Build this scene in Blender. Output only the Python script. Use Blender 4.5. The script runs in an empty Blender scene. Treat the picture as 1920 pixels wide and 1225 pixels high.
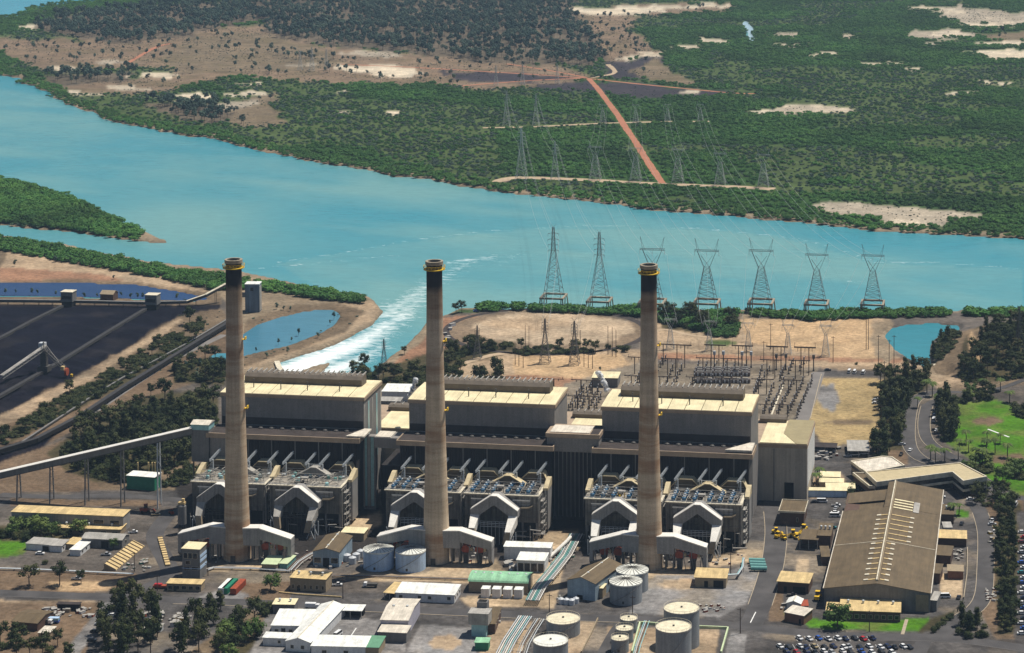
import bpy, math, random
import numpy as np
from mathutils import Vector, Matrix
random.seed(7); NR = np.random.RandomState(5)
SC = bpy.context.scene; COL = SC.collection
# ---------------------------------------------------------------- camera
F, CX, CY, CAMH = 4400.0, 1300.0, -120.0, 394.0
PITCH = math.atan(300/4400); YAW = math.atan(615*math.cos(PITCH)/4400)
cam = bpy.data.objects.new('camera', bpy.data.cameras.new('camera')); COL.objects.link(cam)
cam.location = (0, 0, CAMH); cam.rotation_euler = (math.pi/2-PITCH, 0, YAW)
cam.data.sensor_width = 36; cam.data.lens = 36*F/1920
cam.data.shift_x = (960-CX)/1920; cam.data.shift_y = (CY-612.5)/1920
cam.data.clip_start = 5; cam.data.clip_end = 120000
SC.camera = cam
# ---------------------------------------------------------------- light
HAZE = 0.00004
SUN_EL, SUN_AZ = math.radians(66), math.atan2(51.2, 45.5)      # azimuth from +Y towards +X
w = bpy.data.worlds.new('World'); SC.world = w; w.use_nodes = True
nt = w.node_tree; bg = nt.nodes['Background']; sky = nt.nodes.new('ShaderNodeTexSky')
sky.sky_type = 'NISHITA'; sky.sun_disc = False; sky.sun_elevation = SUN_EL; sky.sun_rotation = SUN_AZ
sky.air_density = 1.2; sky.dust_density = 0.6; sky.ozone_density = 2.0
nt.links.new(sky.outputs[0], bg.inputs[0]); bg.inputs[1].default_value = 0.052
sl = bpy.data.lights.new('sun', 'SUN'); sl.energy = 4.9; sl.angle = math.radians(0.5); sl.color = (1, 0.94, 0.83)
so = bpy.data.objects.new('sun', sl); COL.objects.link(so)
sd = Vector((math.sin(SUN_AZ)*math.cos(SUN_EL), math.cos(SUN_AZ)*math.cos(SUN_EL), math.sin(SUN_EL)))
so.rotation_euler = (-sd).to_track_quat('-Z', 'Y').to_euler()
vs = SC.view_settings; vs.view_transform = 'Standard'; vs.look = 'None'; vs.gamma = 1; vs.exposure = 0.12
try: vs.use_curve_mapping = False
except Exception: pass
SC.cycles.volume_bounces = 0; SC.cycles.max_bounces = 6; SC.cycles.diffuse_bounces = 3
SC.cycles.glossy_bounces = 2; SC.cycles.transparent_max_bounces = 8
SC.cycles.caustics_reflective = False; SC.cycles.caustics_refractive = False
SC.cycles.use_denoising = True
# ---------------------------------------------------------------- survey helpers
# the site was surveyed from the photograph: G turns a pixel of the 1920 px photo into a point on level z
cp, sp, cyw, syw = math.cos(PITCH), math.sin(PITCH), math.cos(YAW), math.sin(YAW)
FW = np.array([-syw*cp, cyw*cp, -sp]); RT = np.array([cyw, syw, 0.0]); UP = np.cross(RT, FW)
def G(px, py, z=0.0):
    d = FW+RT*((px-CX)/F)-UP*((py-CY)/F); t = (z-CAMH)/d[2]
    return Vector((d[0]*t, d[1]*t, z))
def Gn(px, py, z=0.0):
    px = np.asarray(px, float); py = np.asarray(py, float)
    d = FW[None]+RT[None]*((px.ravel()-CX)/F)[:, None]-UP[None]*((py.ravel()-CY)/F)[:, None]
    t = (z-CAMH)/d[:, 2]; return d[:, 0]*t, d[:, 1]*t
def PXn(x, y, z=0.0):
    v = np.stack([x, y, np.full_like(x, z-CAMH)], 1); wq = v@FW
    return CX+F*(v@RT)/wq, CY-F*(v@UP)/wq
def inpoly(px, py, poly):
    r = np.zeros(px.shape, bool); n = len(poly); j = n-1
    for i in range(n):
        xi, yi = poly[i]; xj, yj = poly[j]
        if yi != yj:
            r ^= ((yi > py) != (yj > py)) & (px < (xj-xi)*(py-yi)/(yj-yi)+xi)
        j = i
    return r
_tab = NR.rand(256, 256)
def vnoise(x, y, s):
    x = x/s; y = y/s; xi = np.floor(x).astype(int); yi = np.floor(y).astype(int); fx = x-xi; fy = y-yi
    fx = fx*fx*(3-2*fx); fy = fy*fy*(3-2*fy)
    a = _tab[xi & 255, yi & 255]; b = _tab[(xi+1) & 255, yi & 255]; c = _tab[xi & 255, (yi+1) & 255]; d = _tab[(xi+1) & 255, (yi+1) & 255]
    return (a*(1-fx)+b*fx)*(1-fy)+(c*(1-fx)+d*fx)*fy
def fbm(x, y, s, o=3):
    r = 0; a = 0.5; t = 0
    for k in range(o): r = r+a*vnoise(x+91*k, y-57*k, s/2**k); t += a; a *= 0.5
    return r/t
_h = G(1895, 680)
HILLS = [(_h.x, _h.y, 42, 62, 11), (G(1880, 640).x, G(1880, 640).y, 40, 40, 6)]
def HG(x, y):
    z = 0*x
    for hx, hy, sx, sy, h in HILLS: z = z+h*np.exp(-((x-hx)/sx)**2-((y-hy)/sy)**2)
    return z
# ---------------------------------------------------------------- materials
def lin(c):
    return tuple((v/12.92 if v <= 0.04045 else ((v+0.055)/1.055)**2.4) for v in [q/255 for q in c])
MATS = {}
def mat(name, col, rough=0.75, var=0.18, scale=0.25, streak=0.0, metal=0.0, fine=0.15, spec=0.3, objrand=0.0, tint=None, sheets=0.0):
    """weathered procedural surface: base colour x patchy grime x fine grain (+ vertical rain streaks)"""
    if name in MATS: return MATS[name]
    m = bpy.data.materials.new(name); m.use_nodes = True; t = m.node_tree; N = t.nodes; L = t.links
    b = N['Principled BSDF']; b.inputs['Roughness'].default_value = rough; b.inputs['Metallic'].default_value = metal
    b.inputs['Specular IOR Level'].default_value = spec
    geo = N.new('ShaderNodeNewGeometry'); pos = geo.outputs['Position']
    n1 = N.new('ShaderNodeTexNoise'); n1.inputs['Scale'].default_value = scale; n1.inputs['Detail'].default_value = 5
    L.new(pos, n1.inputs['Vector'])
    mr = N.new('ShaderNodeMapRange'); mr.inputs[1].default_value = 0.3; mr.inputs[2].default_value = 0.7
    mr.inputs[3].default_value = 1-var; mr.inputs[4].default_value = 1+var; L.new(n1.outputs['Fac'], mr.inputs[0])
    n2 = N.new('ShaderNodeTexNoise'); n2.inputs['Scale'].default_value = 2.2; n2.inputs['Detail'].default_value = 4; L.new(pos, n2.inputs['Vector'])
    mr2 = N.new('ShaderNodeMapRange'); mr2.inputs[1].default_value = 0.3; mr2.inputs[2].default_value = 0.7
    mr2.inputs[3].default_value = 1-fine; mr2.inputs[4].default_value = 1+fine; L.new(n2.outputs['Fac'], mr2.inputs[0])
    mu = N.new('ShaderNodeMath'); mu.operation = 'MULTIPLY'; L.new(mr.outputs[0], mu.inputs[0]); L.new(mr2.outputs[0], mu.inputs[1])
    last = mu.outputs[0]
    if streak:
        mp = N.new('ShaderNodeMapping'); mp.inputs['Scale'].default_value = (0.9, 0.9, 0.04); L.new(pos, mp.inputs['Vector'])
        n3 = N.new('ShaderNodeTexNoise'); n3.inputs['Scale'].default_value = 1.0; n3.inputs['Detail'].default_value = 3; L.new(mp.outputs[0], n3.inputs['Vector'])
        mr3 = N.new('ShaderNodeMapRange'); mr3.inputs[1].default_value = 0.35; mr3.inputs[2].default_value = 0.65
        mr3.inputs[3].default_value = 1-streak; mr3.inputs[4].default_value = 1+streak*0.6; L.new(n3.outputs['Fac'], mr3.inputs[0])
        m3 = N.new('ShaderNodeMath'); m3.operation = 'MULTIPLY'; L.new(last, m3.inputs[0]); L.new(mr3.outputs[0], m3.inputs[1]); last = m3.outputs[0]
    if sheets:                                          # sheet-to-sheet tone, dirt washed down the fall of the roof
        tc = N.new('ShaderNodeTexCoord'); mp = N.new('ShaderNodeMapping'); mp.inputs['Scale'].default_value = (0.75, 0.05, 0.05); L.new(tc.outputs['Object'], mp.inputs['Vector'])
        n5 = N.new('ShaderNodeTexNoise'); n5.inputs['Scale'].default_value = 1.0; n5.inputs['Detail'].default_value = 4; n5.inputs['Roughness'].default_value = 0.75; L.new(mp.outputs[0], n5.inputs['Vector'])
        mr5 = N.new('ShaderNodeMapRange'); mr5.inputs[1].default_value = 0.36; mr5.inputs[2].default_value = 0.64; mr5.inputs[3].default_value = 1-sheets; mr5.inputs[4].default_value = 1+sheets*0.5
        L.new(n5.outputs['Fac'], mr5.inputs[0]); m5 = N.new('ShaderNodeMath'); m5.operation = 'MULTIPLY'; L.new(last, m5.inputs[0]); L.new(mr5.outputs[0], m5.inputs[1]); last = m5.outputs[0]
    if objrand:
        oi = N.new('ShaderNodeObjectInfo'); mr4 = N.new('ShaderNodeMapRange'); mr4.inputs[3].default_value = 1-objrand; mr4.inputs[4].default_value = 1+objrand
        L.new(oi.outputs['Random'], mr4.inputs[0]); m4 = N.new('ShaderNodeMath'); m4.operation = 'MULTIPLY'; L.new(last, m4.inputs[0]); L.new(mr4.outputs[0], m4.inputs[1]); last = m4.outputs[0]
    vm = N.new('ShaderNodeVectorMath'); vm.operation = 'SCALE'; vm.inputs[0].default_value = col[:3]; L.new(last, vm.inputs['Scale'])
    out = vm.outputs[0]
    if tint:                                            # second colour mixed in by instance and patches
        mx = N.new('ShaderNodeMix'); mx.data_type = 'RGBA'; vm2 = N.new('ShaderNodeVectorMath'); vm2.operation = 'SCALE'
        vm2.inputs[0].default_value = tint; L.new(last, vm2.inputs['Scale']); L.new(out, mx.inputs[6]); L.new(vm2.outputs[0], mx.inputs[7])
        if objrand: L.new(oi.outputs['Random'], mx.inputs[0])
        else: L.new(n1.outputs['Fac'], mx.inputs[0])
        out = mx.outputs[2]
    L.new(out, b.inputs['Base Color'])
    m.diffuse_color = (*col[:3], 1); MATS[name] = m; return m
def M(n): return MATS[n]
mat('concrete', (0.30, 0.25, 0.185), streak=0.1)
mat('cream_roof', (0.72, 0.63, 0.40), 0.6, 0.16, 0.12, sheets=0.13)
mat('fascia', (0.36, 0.27, 0.19), 0.7, 0.15)
mat('block_wall', (0.215, 0.20, 0.188), 0.75, 0.10, 0.2, streak=0.10, fine=.22)
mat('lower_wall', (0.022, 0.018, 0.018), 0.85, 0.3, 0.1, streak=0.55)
mat('hall_wall', (0.42, 0.37, 0.30), 0.8, 0.1, 0.1, streak=0.12)
mat('ledge_roof', (0.045, 0.035, 0.032), 0.9, 0.3, 0.2)
mat('vent_grey', (0.13, 0.105, 0.08), 0.7, 0.2)
mat('precip_wall', (0.16, 0.145, 0.125), 0.75, 0.3, 0.25, streak=0.45)
mat('deck_mid', (0.26, 0.235, 0.20), 0.8, 0.35, 0.5)
mat('deck_pale', (0.60, 0.54, 0.42), 0.8, 0.2, 0.4)
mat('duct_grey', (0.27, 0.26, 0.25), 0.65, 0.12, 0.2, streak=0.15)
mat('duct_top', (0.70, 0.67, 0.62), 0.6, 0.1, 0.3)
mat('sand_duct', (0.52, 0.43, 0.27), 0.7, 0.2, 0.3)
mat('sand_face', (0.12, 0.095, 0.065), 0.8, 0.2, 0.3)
mat('motor_blue', (0.04, 0.13, 0.24), 0.4, 0.2, 1)
mat('steel_light', (0.50, 0.53, 0.55), 0.5, 0.1, 1)
mat('steel_dark', (0.07, 0.065, 0.06), 0.6, 0.2, 1)
mat('rust_red', (0.30, 0.06, 0.025), 0.7, 0.25, 1)
mat('yellow', (0.72, 0.46, 0.03), 0.5, 0.1, 1)
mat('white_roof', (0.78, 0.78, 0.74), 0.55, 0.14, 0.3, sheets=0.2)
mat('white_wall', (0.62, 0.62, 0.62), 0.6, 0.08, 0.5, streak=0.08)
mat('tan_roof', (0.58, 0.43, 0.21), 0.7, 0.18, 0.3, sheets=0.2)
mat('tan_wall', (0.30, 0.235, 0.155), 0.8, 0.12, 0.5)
mat('brown_roof', (0.125, 0.09, 0.05), 0.75, 0.16, 0.15, sheets=0.2)
mat('brown_wall', (0.10, 0.06, 0.045), 0.85, 0.15, 0.5)
mat('brick_wall', (0.20, 0.10, 0.065), 0.85, 0.15, 0.5)
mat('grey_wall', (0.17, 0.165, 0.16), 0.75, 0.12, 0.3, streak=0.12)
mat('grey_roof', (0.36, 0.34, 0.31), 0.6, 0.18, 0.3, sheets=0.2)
mat('pale_roof', (0.62, 0.56, 0.47), 0.7, 0.18, 0.3, sheets=0.2)
mat('green_roof', (0.26, 0.50, 0.31), 0.6, 0.18, 0.3, sheets=0.2)
mat('green_pale', (0.50, 0.58, 0.36), 0.6, 0.12, 0.3)
mat('green_box', (0.02, 0.19, 0.11), 0.5, 0.1, 0.5)
mat('teal', (0.13, 0.32, 0.30), 0.5, 0.12, 1)
mat('tank_blue', (0.42, 0.56, 0.74), 0.45, 0.08, 0.3, streak=0.1)
mat('blue_clad', (0.25, 0.33, 0.40), 0.6, 0.12, 0.3, streak=0.15)
mat('tank_grey', (0.24, 0.26, 0.28), 0.55, 0.1, 0.3, streak=0.15)
mat('tank_top', (0.66, 0.60, 0.44), 0.6, 0.16, 0.4)
mat('tank_top_white', (0.68, 0.68, 0.62), 0.6, 0.12, 0.4)
mat('glass_dark', (0.012, 0.015, 0.02), 0.15, 0.05, 1, spec=0.5)
mat('glass_blue', (0.28, 0.50, 0.52), 0.3, 0.12, 0.5, spec=0.5)
mat('dark_open', (0.012, 0.011, 0.010), 0.9, 0.2, 1)
mat('coal', (0.006, 0.006, 0.011), 0.8, 0.3, 0.08, tint=(0.016, 0.013, 0.017))
mat('asphalt', (0.068, 0.063, 0.063), 0.85, 0.3, 0.09, fine=0.16)
mat('asphalt_light', (0.175, 0.16, 0.15), 0.85, 0.14, 0.09, fine=0.1)
mat('dirt_road', (0.36, 0.15, 0.085), 0.9, 0.14, 0.05, fine=0.1)
mat('tan_track', (0.40, 0.30, 0.20), 0.9, 0.15, 0.05)
mat('kerb', (0.36, 0.30, 0.22), 0.85, 0.12, 0.5)
mat('paint_white', (0.70, 0.70, 0.68), 0.8, 0.1, 1)
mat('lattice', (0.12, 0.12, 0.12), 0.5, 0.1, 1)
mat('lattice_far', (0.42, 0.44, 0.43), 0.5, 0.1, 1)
mat('wire', (0.45, 0.47, 0.46), 0.5, 0.1, 1)
mat('belt_dark', (0.035, 0.033, 0.034), 0.8, 0.3, 0.5)
mat('pole', (0.065, 0.045, 0.035), 0.8, 0.1, 1)
mat('gear', (0.13, 0.11, 0.10), 0.5, 0.2, 1)
mat('porcelain', (0.50, 0.52, 0.55), 0.4, 0.1, 1)
mat('trunk', (0.13, 0.10, 0.075), 0.9, 0.2, 1)
mat('leaf_dark', (0.026, 0.042, 0.012), 0.8, 0.25, 0.5, objrand=0.3, tint=(0.052, 0.056, 0.020), spec=0.15)
mat('leaf_mangrove', (0.036, 0.118, 0.022), 0.75, 0.42, 0.009, objrand=0.12, tint=(0.066, 0.145, 0.028), spec=0.15)
mat('leaf_grey', (0.042, 0.085, 0.068), 0.8, 0.3, 0.012, objrand=0.35, tint=(0.072, 0.10, 0.068), spec=0.15)
mat('leaf_bright', (0.055, 0.105, 0.018), 0.7, 0.2, 0.5, objrand=0.2, tint=(0.10, 0.13, 0.03), spec=0.2)
mat('tyre', (0.015, 0.015, 0.015), 0.9)
for n, c in dict(white=(0.75, 0.75, 0.75), silver=(0.42, 0.43, 0.45), blue=(0.03, 0.10, 0.40), navy=(0.012, 0.02, 0.07), red=(0.45, 0.02, 0.02), dark=(0.03, 0.03, 0.035), maroon=(0.16, 0.02, 0.025), gold=(0.38, 0.30, 0.16), teal=(0.03, 0.2, 0.22)).items():
    mat('car_'+n, c, 0.25, 0.03, 1, spec=0.5)
def seg_chimney():
    m = mat('chimney_shaft', (0.53, 0.44, 0.33), 0.85, 0.16, 0.06, streak=0.12); t = m.node_tree; N = t.nodes; L = t.links
    b = N['Principled BSDF']; src = b.inputs['Base Color'].links[0].from_socket
    geo = N.new('ShaderNodeNewGeometry'); sx = N.new('ShaderNodeSeparateXYZ'); L.new(geo.outputs['Position'], sx.inputs[0])
    def ramp(inp, stops):
        r = N.new('ShaderNodeValToRGB'); L.new(inp, r.inputs[0]); e = r.color_ramp.elements
        while len(e) < len(stops): e.new(0.5)
        for k, (p, c) in enumerate(stops): e[k].position = p; e[k].color = (*c, 1)
        return r.outputs[0]
    z = N.new('ShaderNodeMath'); z.operation = 'DIVIDE'; z.inputs[1].default_value = 153; L.new(sx.outputs[2], z.inputs[0])
    nz = N.new('ShaderNodeTexNoise'); nz.inputs['Scale'].default_value = 0.3; L.new(geo.outputs['Position'], nz.inputs['Vector'])
    zz = N.new('ShaderNodeMath'); zz.operation = 'MULTIPLY_ADD'; zz.inputs[1].default_value = 0.02; L.new(nz.outputs['Fac'], zz.inputs[0]); L.new(z.outputs[0], zz.inputs[2])
    soot = ramp(zz.outputs[0], [(0.0, (1, 1, 1)), (0.52, (1, 0.97, 0.93)), (0.78, (0.86, 0.84, 0.86)), (0.905, (0.50, 0.45, 0.40)), (0.928, (0.030, 0.030, 0.045)), (1.0, (0.018, 0.018, 0.03))])
    # rusty brown pour bands and pale lift joints, by height
    mp = N.new('ShaderNodeMapping'); mp.inputs['Scale'].default_value = (0.012, 0.012, 0.10); L.new(geo.outputs['Position'], mp.inputs['Vector'])
    nb = N.new('ShaderNodeTexNoise'); nb.inputs['Scale'].default_value = 1; nb.inputs['Detail'].default_value = 6; nb.inputs['Roughness'].default_value = 0.7; L.new(mp.outputs[0], nb.inputs['Vector'])
    band = ramp(nb.outputs['Fac'], [(0.36, (0.62, 0.46, 0.36)), (0.5, (0.92, 0.86, 0.80)), (0.66, (1.12, 1.08, 1.04))])
    a = N.new('ShaderNodeMix'); a.data_type = 'RGBA'; a.blend_type = 'MULTIPLY'; a.inputs[0].default_value = 1; L.new(src, a.inputs[6]); L.new(soot, a.inputs[7])
    c = N.new('ShaderNodeMix'); c.data_type = 'RGBA'; c.blend_type = 'MULTIPLY'; c.inputs[0].default_value = 1; L.new(a.outputs[2], c.inputs[6]); L.new(band, c.inputs[7])
    L.new(c.outputs[2], b.inputs['Base Color'])
seg_chimney()
# ---------------------------------------------------------------- mesh builder
class MB:
    def __init__(s): s.v = []; s.f = []; s.m = []; s.k = 0
    def add(s, vs, fs):
        o = len(s.v); s.v += [tuple(p) for p in vs]; s.f += [tuple(i+o for i in f) for f in fs]; s.m += [s.k]*len(fs); return s
    def box(s, x0, x1, y0, y1, z0, z1):
        return s.add([(x0, y0, z0), (x1, y0, z0), (x1, y1, z0), (x0, y1, z0), (x0, y0, z1), (x1, y0, z1), (x1, y1, z1), (x0, y1, z1)],
              [(0, 3, 2, 1), (4, 5, 6, 7), (0, 1, 5, 4), (1, 2, 6, 5), (2, 3, 7, 6), (3, 0, 4, 7)])
    def cbox(s, x, y, z, a, b, c): return s.box(x-a/2, x+a/2, y-b/2, y+b/2, z, z+c)
    def prismY(s, poly, y0, y1):                        # outline in x,z pushed along y
        n = len(poly); area = sum(poly[i][0]*poly[(i+1) % n][1]-poly[(i+1) % n][0]*poly[i][1] for i in range(n))
        if area < 0: poly = poly[::-1]
        vs = [(x, y0, z) for x, z in poly]+[(x, y1, z) for x, z in poly]
        return s.add(vs, [tuple(range(n)), tuple(range(2*n-1, n-1, -1))]+[((i+1) % n, i, i+n, (i+1) % n+n) for i in range(n)])
    def prismX(s, poly, x0, x1):
        n = len(poly); area = sum(poly[i][0]*poly[(i+1) % n][1]-poly[(i+1) % n][0]*poly[i][1] for i in range(n))
        if area < 0: poly = poly[::-1]
        vs = [(x0, y, z) for y, z in poly]+[(x1, y, z) for y, z in poly]
        return s.add(vs, [tuple(range(n-1, -1, -1)), tuple(range(n, 2*n))]+[(i, (i+1) % n, (i+1) % n+n, i+n) for i in range(n)])
    def prismZ(s, poly, z0, z1):
        n = len(poly); area = sum(poly[i][0]*poly[(i+1) % n][1]-poly[(i+1) % n][0]*poly[i][1] for i in range(n))
        if area < 0: poly = poly[::-1]
        vs = [(x, y, z0) for x, y in poly]+[(x, y, z1) for x, y in poly]
        return s.add(vs, [tuple(range(n-1, -1, -1)), tuple(range(n, 2*n))]+[(i, (i+1) % n, (i+1) % n+n, i+n) for i in range(n)])
    def bar(s, p, q, r, n=4, r2=None):
        p = Vector(p); q = Vector(q); d = (q-p)
        if d.length < 1e-6: return s
        d.normalize(); a = d.cross(Vector((0, 0, 1)) if abs(d.z) < 0.9 else Vector((1, 0, 0))).normalized(); b = d.cross(a); r2 = r if r2 is None else r2; vs = []
        for c, rr in ((p, r), (q, r2)):
            for i in range(n):
                t = 2*math.pi*(i+0.5)/n; vs.append(c+a*(rr*math.cos(t))+b*(rr*math.sin(t)))
        return s.add(vs, [tuple(range(n)), tuple(range(2*n-1, n-1, -1))]+[((i+1) % n, i, i+n, (i+1) % n+n) for i in range(n)])
    def lathe(s, prof, cx=0, cy=0, n=24, cap=True):
        vs = []; fs = []
        for r, z in prof:
            for i in range(n): t = 2*math.pi*i/n; vs.append((cx+r*math.cos(t), cy+r*math.sin(t), z))
        for j in range(len(prof)-1):
            for i in range(n): fs.append((j*n+i, j*n+(i+1) % n, (j+1)*n+(i+1) % n, (j+1)*n+i))
        if cap: fs.append(tuple(range(n-1, -1, -1))); fs.append(tuple((len(prof)-1)*n+i for i in range(n)))
        return s.add(vs, fs)
    def cyl(s, x, y, z0, z1, r, n=12): return s.lathe([(r, z0), (r, z1)], x, y, n)
    def tube(s, pts, r, n=5):
        for a, b in zip(pts[:-1], pts[1:]): s.bar(a, b, r, n)
        return s
    def mesh(s, name, mats):
        me = bpy.data.meshes.new(name); me.from_pydata(s.v, [], s.f)
        if not isinstance(mats, (list, tuple)): mats = [mats]
        for q in mats: me.materials.append(M(q) if isinstance(q, str) else q)
        if len(mats) > 1: me.polygons.foreach_set('material_index', s.m)
        me.update(); return me
    def build(s, name, mats, parent=None, loc=None, rz=0, smooth=False):
        me = s.mesh(name, mats)
        if smooth: me.polygons.foreach_set('use_smooth', [True]*len(me.polygons))
        return link(name, me, parent, loc, rz)
def link(name, me, parent=None, loc=None, rz=0):
    o = bpy.data.objects.new(name, me); COL.objects.link(o); o.parent = parent
    if loc is not None: o.location = loc
    if rz: o.rotation_euler[2] = rz
    return o
def tag(o, label=None, cat=None, group=None, kind=None):
    if label: o['label'] = label
    if cat: o['category'] = cat
    if group: o['group'] = group
    if kind: o['kind'] = kind
    return o
def thing(name, label, cat, loc=(0, 0, 0), rz=0, group=None):
    o = bpy.data.objects.new(name, None); COL.objects.link(o); o.location = loc; o.rotation_euler[2] = rz
    o.empty_display_size = 1; return tag(o, label, cat, group)
KIDS = {}
def dup(root, loc, rz=0, label=None, group=None, scale=None, swap=None):
    r = root.copy(); COL.objects.link(r); r.location = loc; r.rotation_euler = (0, 0, rz)
    if scale: r.scale = (scale,)*3 if not isinstance(scale, tuple) else scale
    if label: r['label'] = label
    if group: r['group'] = group
    if root.name not in KIDS: KIDS[root.name] = [(c, list(c.children)) for c in root.children]
    for ch, gs in KIDS[root.name]:
        c = ch.copy(); COL.objects.link(c); c.parent = r
        if swap and c.name.split('.')[0] in swap: c.data = swap[c.name.split('.')[0]]
        for g in gs: d = g.copy(); COL.objects.link(d); d.parent = c
    return r
class Proto:                                            # first use moves the prototype, later uses copy it
    def __init__(s, root): s.r = root; s.used = False
    def put(s, loc, rz=0, label=None, group=None, scale=None, swap=None):
        if not s.used and not swap:
            s.used = True; r = s.r; r.location = loc; r.rotation_euler = (0, 0, rz)
            if scale: r.scale = (scale,)*3 if not isinstance(scale, tuple) else scale
            if label: r['label'] = label
            if group: r['group'] = group
            return r
        return dup(s.r, loc, rz, label, group, scale, swap)
ORD = ['first', 'second', 'third', 'fourth', 'fifth', 'sixth', 'seventh', 'eighth', 'ninth', 'tenth', 'eleventh', 'twelfth', 'thirteenth', 'fourteenth', 'fifteenth', 'sixteenth', 'seventeenth', 'eighteenth', 'nineteenth', 'twentieth']
ORD += ['twenty-'+o for o in ORD[:9]]+['thirtieth']+['thirty-'+o for o in ORD[:9]]+['fortieth']
# ---------------------------------------------------------------- ground sheet
gx = np.concatenate([[-9000, -3000, -1200, -500, -250], np.arange(-150, 2085, 3.0), [2200, 2500, 3200, 5000, 11000]])
gy = np.concatenate([[-412, -400, -360, -280, -200, -140, -100, -70], np.arange(-45, 1262, 3.0), [1300, 1380, 1500, 1800, 2600]])
PXg, PYg = np.meshgrid(gx, gy); ny, nx = PXg.shape
wx, wy = Gn(PXg, PYg); wx = wx.reshape(ny, nx); wy = wy.reshape(ny, nx)
far = np.clip((700-PYg)/400, 0, 1)
wb = 3+far*9
wpx = PXg+(fbm(wx, wy, 40)-0.5)*2*wb*2.0+(fbm(wx+500, wy, 22)-0.5)*2*wb*0.8
wpy = PYg+(fbm(wx+900, wy+300, 40)-0.5)*2*wb*0.55+(fbm(wx+70, wy+800, 22)-0.5)*2*wb*0.25
BIG = 30000
FARBANK = [(-BIG, -60), (-600, -20), (-100, 88), (0, 135), (60, 165), (120, 192), (200, 222), (300, 246), (400, 262), (500, 285), (600, 303), (700, 322), (800, 338), (870, 350), (905, 354), (950, 361), (1040, 369), (1140, 381), (1240, 393), (1340, 403), (1440, 413), (1540, 421), (1640, 433), (1740, 439), (1840, 444), (1920, 448), (2100, 455), (BIG, 500)]
NEARBANK = [(BIG, 600), (2100, 574), (1920, 576), (1780, 580), (1600, 577), (1500, 580), (1400, 578), (1300, 576), (1200, 582), (1100, 582), (1000, 577), (900, 575), (860, 576), (830, 590), (803, 603), (780, 626), (745, 655), (722, 674), (690, 700), (660, 722), (585, 722), (600, 700), (622, 676), (590, 682), (548, 698), (524, 694), (522, 680), (560, 667), (600, 655), (660, 632), (692, 614), (716, 596), (722, 584), (706, 561), (682, 549), (600, 538), (520, 521), (450, 504), (400, 499), (330, 493), (260, 483), (200, 471), (100, 453), (0, 439), (-100, 428), (-600, 400), (-BIG, 380)]
RIVER = FARBANK+NEARBANK
ISLAND = [(-400, 322), (-60, 326), (0, 334), (60, 345), (120, 365), (180, 392), (230, 418), (268, 433), (322, 456), (285, 454), (240, 450), (150, 438), (60, 426), (0, 422), (-100, 416), (-400, 400)]
PONDS = {'settling_pond': [(440, 668), (448, 632), (480, 610), (520, 596), (570, 584), (610, 579), (630, 583), (638, 592), (626, 608), (600, 622), (540, 645), (480, 658)],
  'long_pond': [(-60, 528), (100, 529), (250, 533), (330, 546), (402, 561), (330, 561), (250, 558), (120, 554), (-60, 553)],
  'lagoon': [(1661, 628), (1672, 616), (1700, 608), (1750, 605), (1800, 609), (1806, 617), (1792, 634), (1768, 648), (1760, 672), (1752, 688), (1735, 688), (1705, 672), (1676, 652)],
  'small_basin': [(392, 668), (410, 661), (445, 660), (445, 669), (425, 674), (395, 673)],
  'overflow_channel': [(1752, 694), (1778, 692), (1790, 702), (1775, 708), (1757, 703)],
  'far_estuary': [(-200, -8), (60, -6), (230, -2), (120, 6), (50, 16), (55, 22), (20, 31), (-200, 34)],
  'creek': [(1392, 41), (1400, 42), (1414, 55), (1416, 66), (1408, 77), (1400, 74), (1403, 62), (1394, 50)]}
C = {}
C['mangrove'] = (0.030, 0.070, 0.016); C['olive'] = (0.060, 0.088, 0.028); C['plain'] = (0.19, 0.135, 0.09); C['plain2'] = (0.17, 0.13, 0.085)
C['forestfloor'] = (0.11, 0.088, 0.062); C['burnt'] = (0.042, 0.036, 0.042); C['salt'] = (0.52, 0.44, 0.33); C['saltgrey'] = (0.33, 0.28, 0.215); C['mud'] = (0.24, 0.185, 0.125)
C['site'] = (0.105, 0.090, 0.078); C['tan'] = (0.40, 0.275, 0.16); C['dust'] = (0.34, 0.25, 0.165); C['redbrown'] = (0.26, 0.145, 0.09); C['oval'] = (0.38, 0.29, 0.20); C['ovalrim'] = (0.19, 0.14, 0.095)
C['drygrass'] = (0.34, 0.25, 0.125); C['lawn'] = (0.060, 0.155, 0.010); C['coal'] = (0.005, 0.005, 0.011); C['bank'] = (0.15, 0.11, 0.072); C['earth'] = (0.145, 0.10, 0.065)
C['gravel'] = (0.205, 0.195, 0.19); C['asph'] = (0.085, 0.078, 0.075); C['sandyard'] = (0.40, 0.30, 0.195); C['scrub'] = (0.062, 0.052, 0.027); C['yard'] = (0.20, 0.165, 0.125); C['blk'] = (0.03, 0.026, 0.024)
def ell(cx, cy, rx, ry, n=18, k=0.15):
    return [(cx+rx*math.cos(2*math.pi*i/n)*(1+k*math.sin(i*2.3)), cy+ry*math.sin(2*math.pi*i/n)*(1+k*math.cos(i*1.7))) for i in range(n)]
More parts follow.
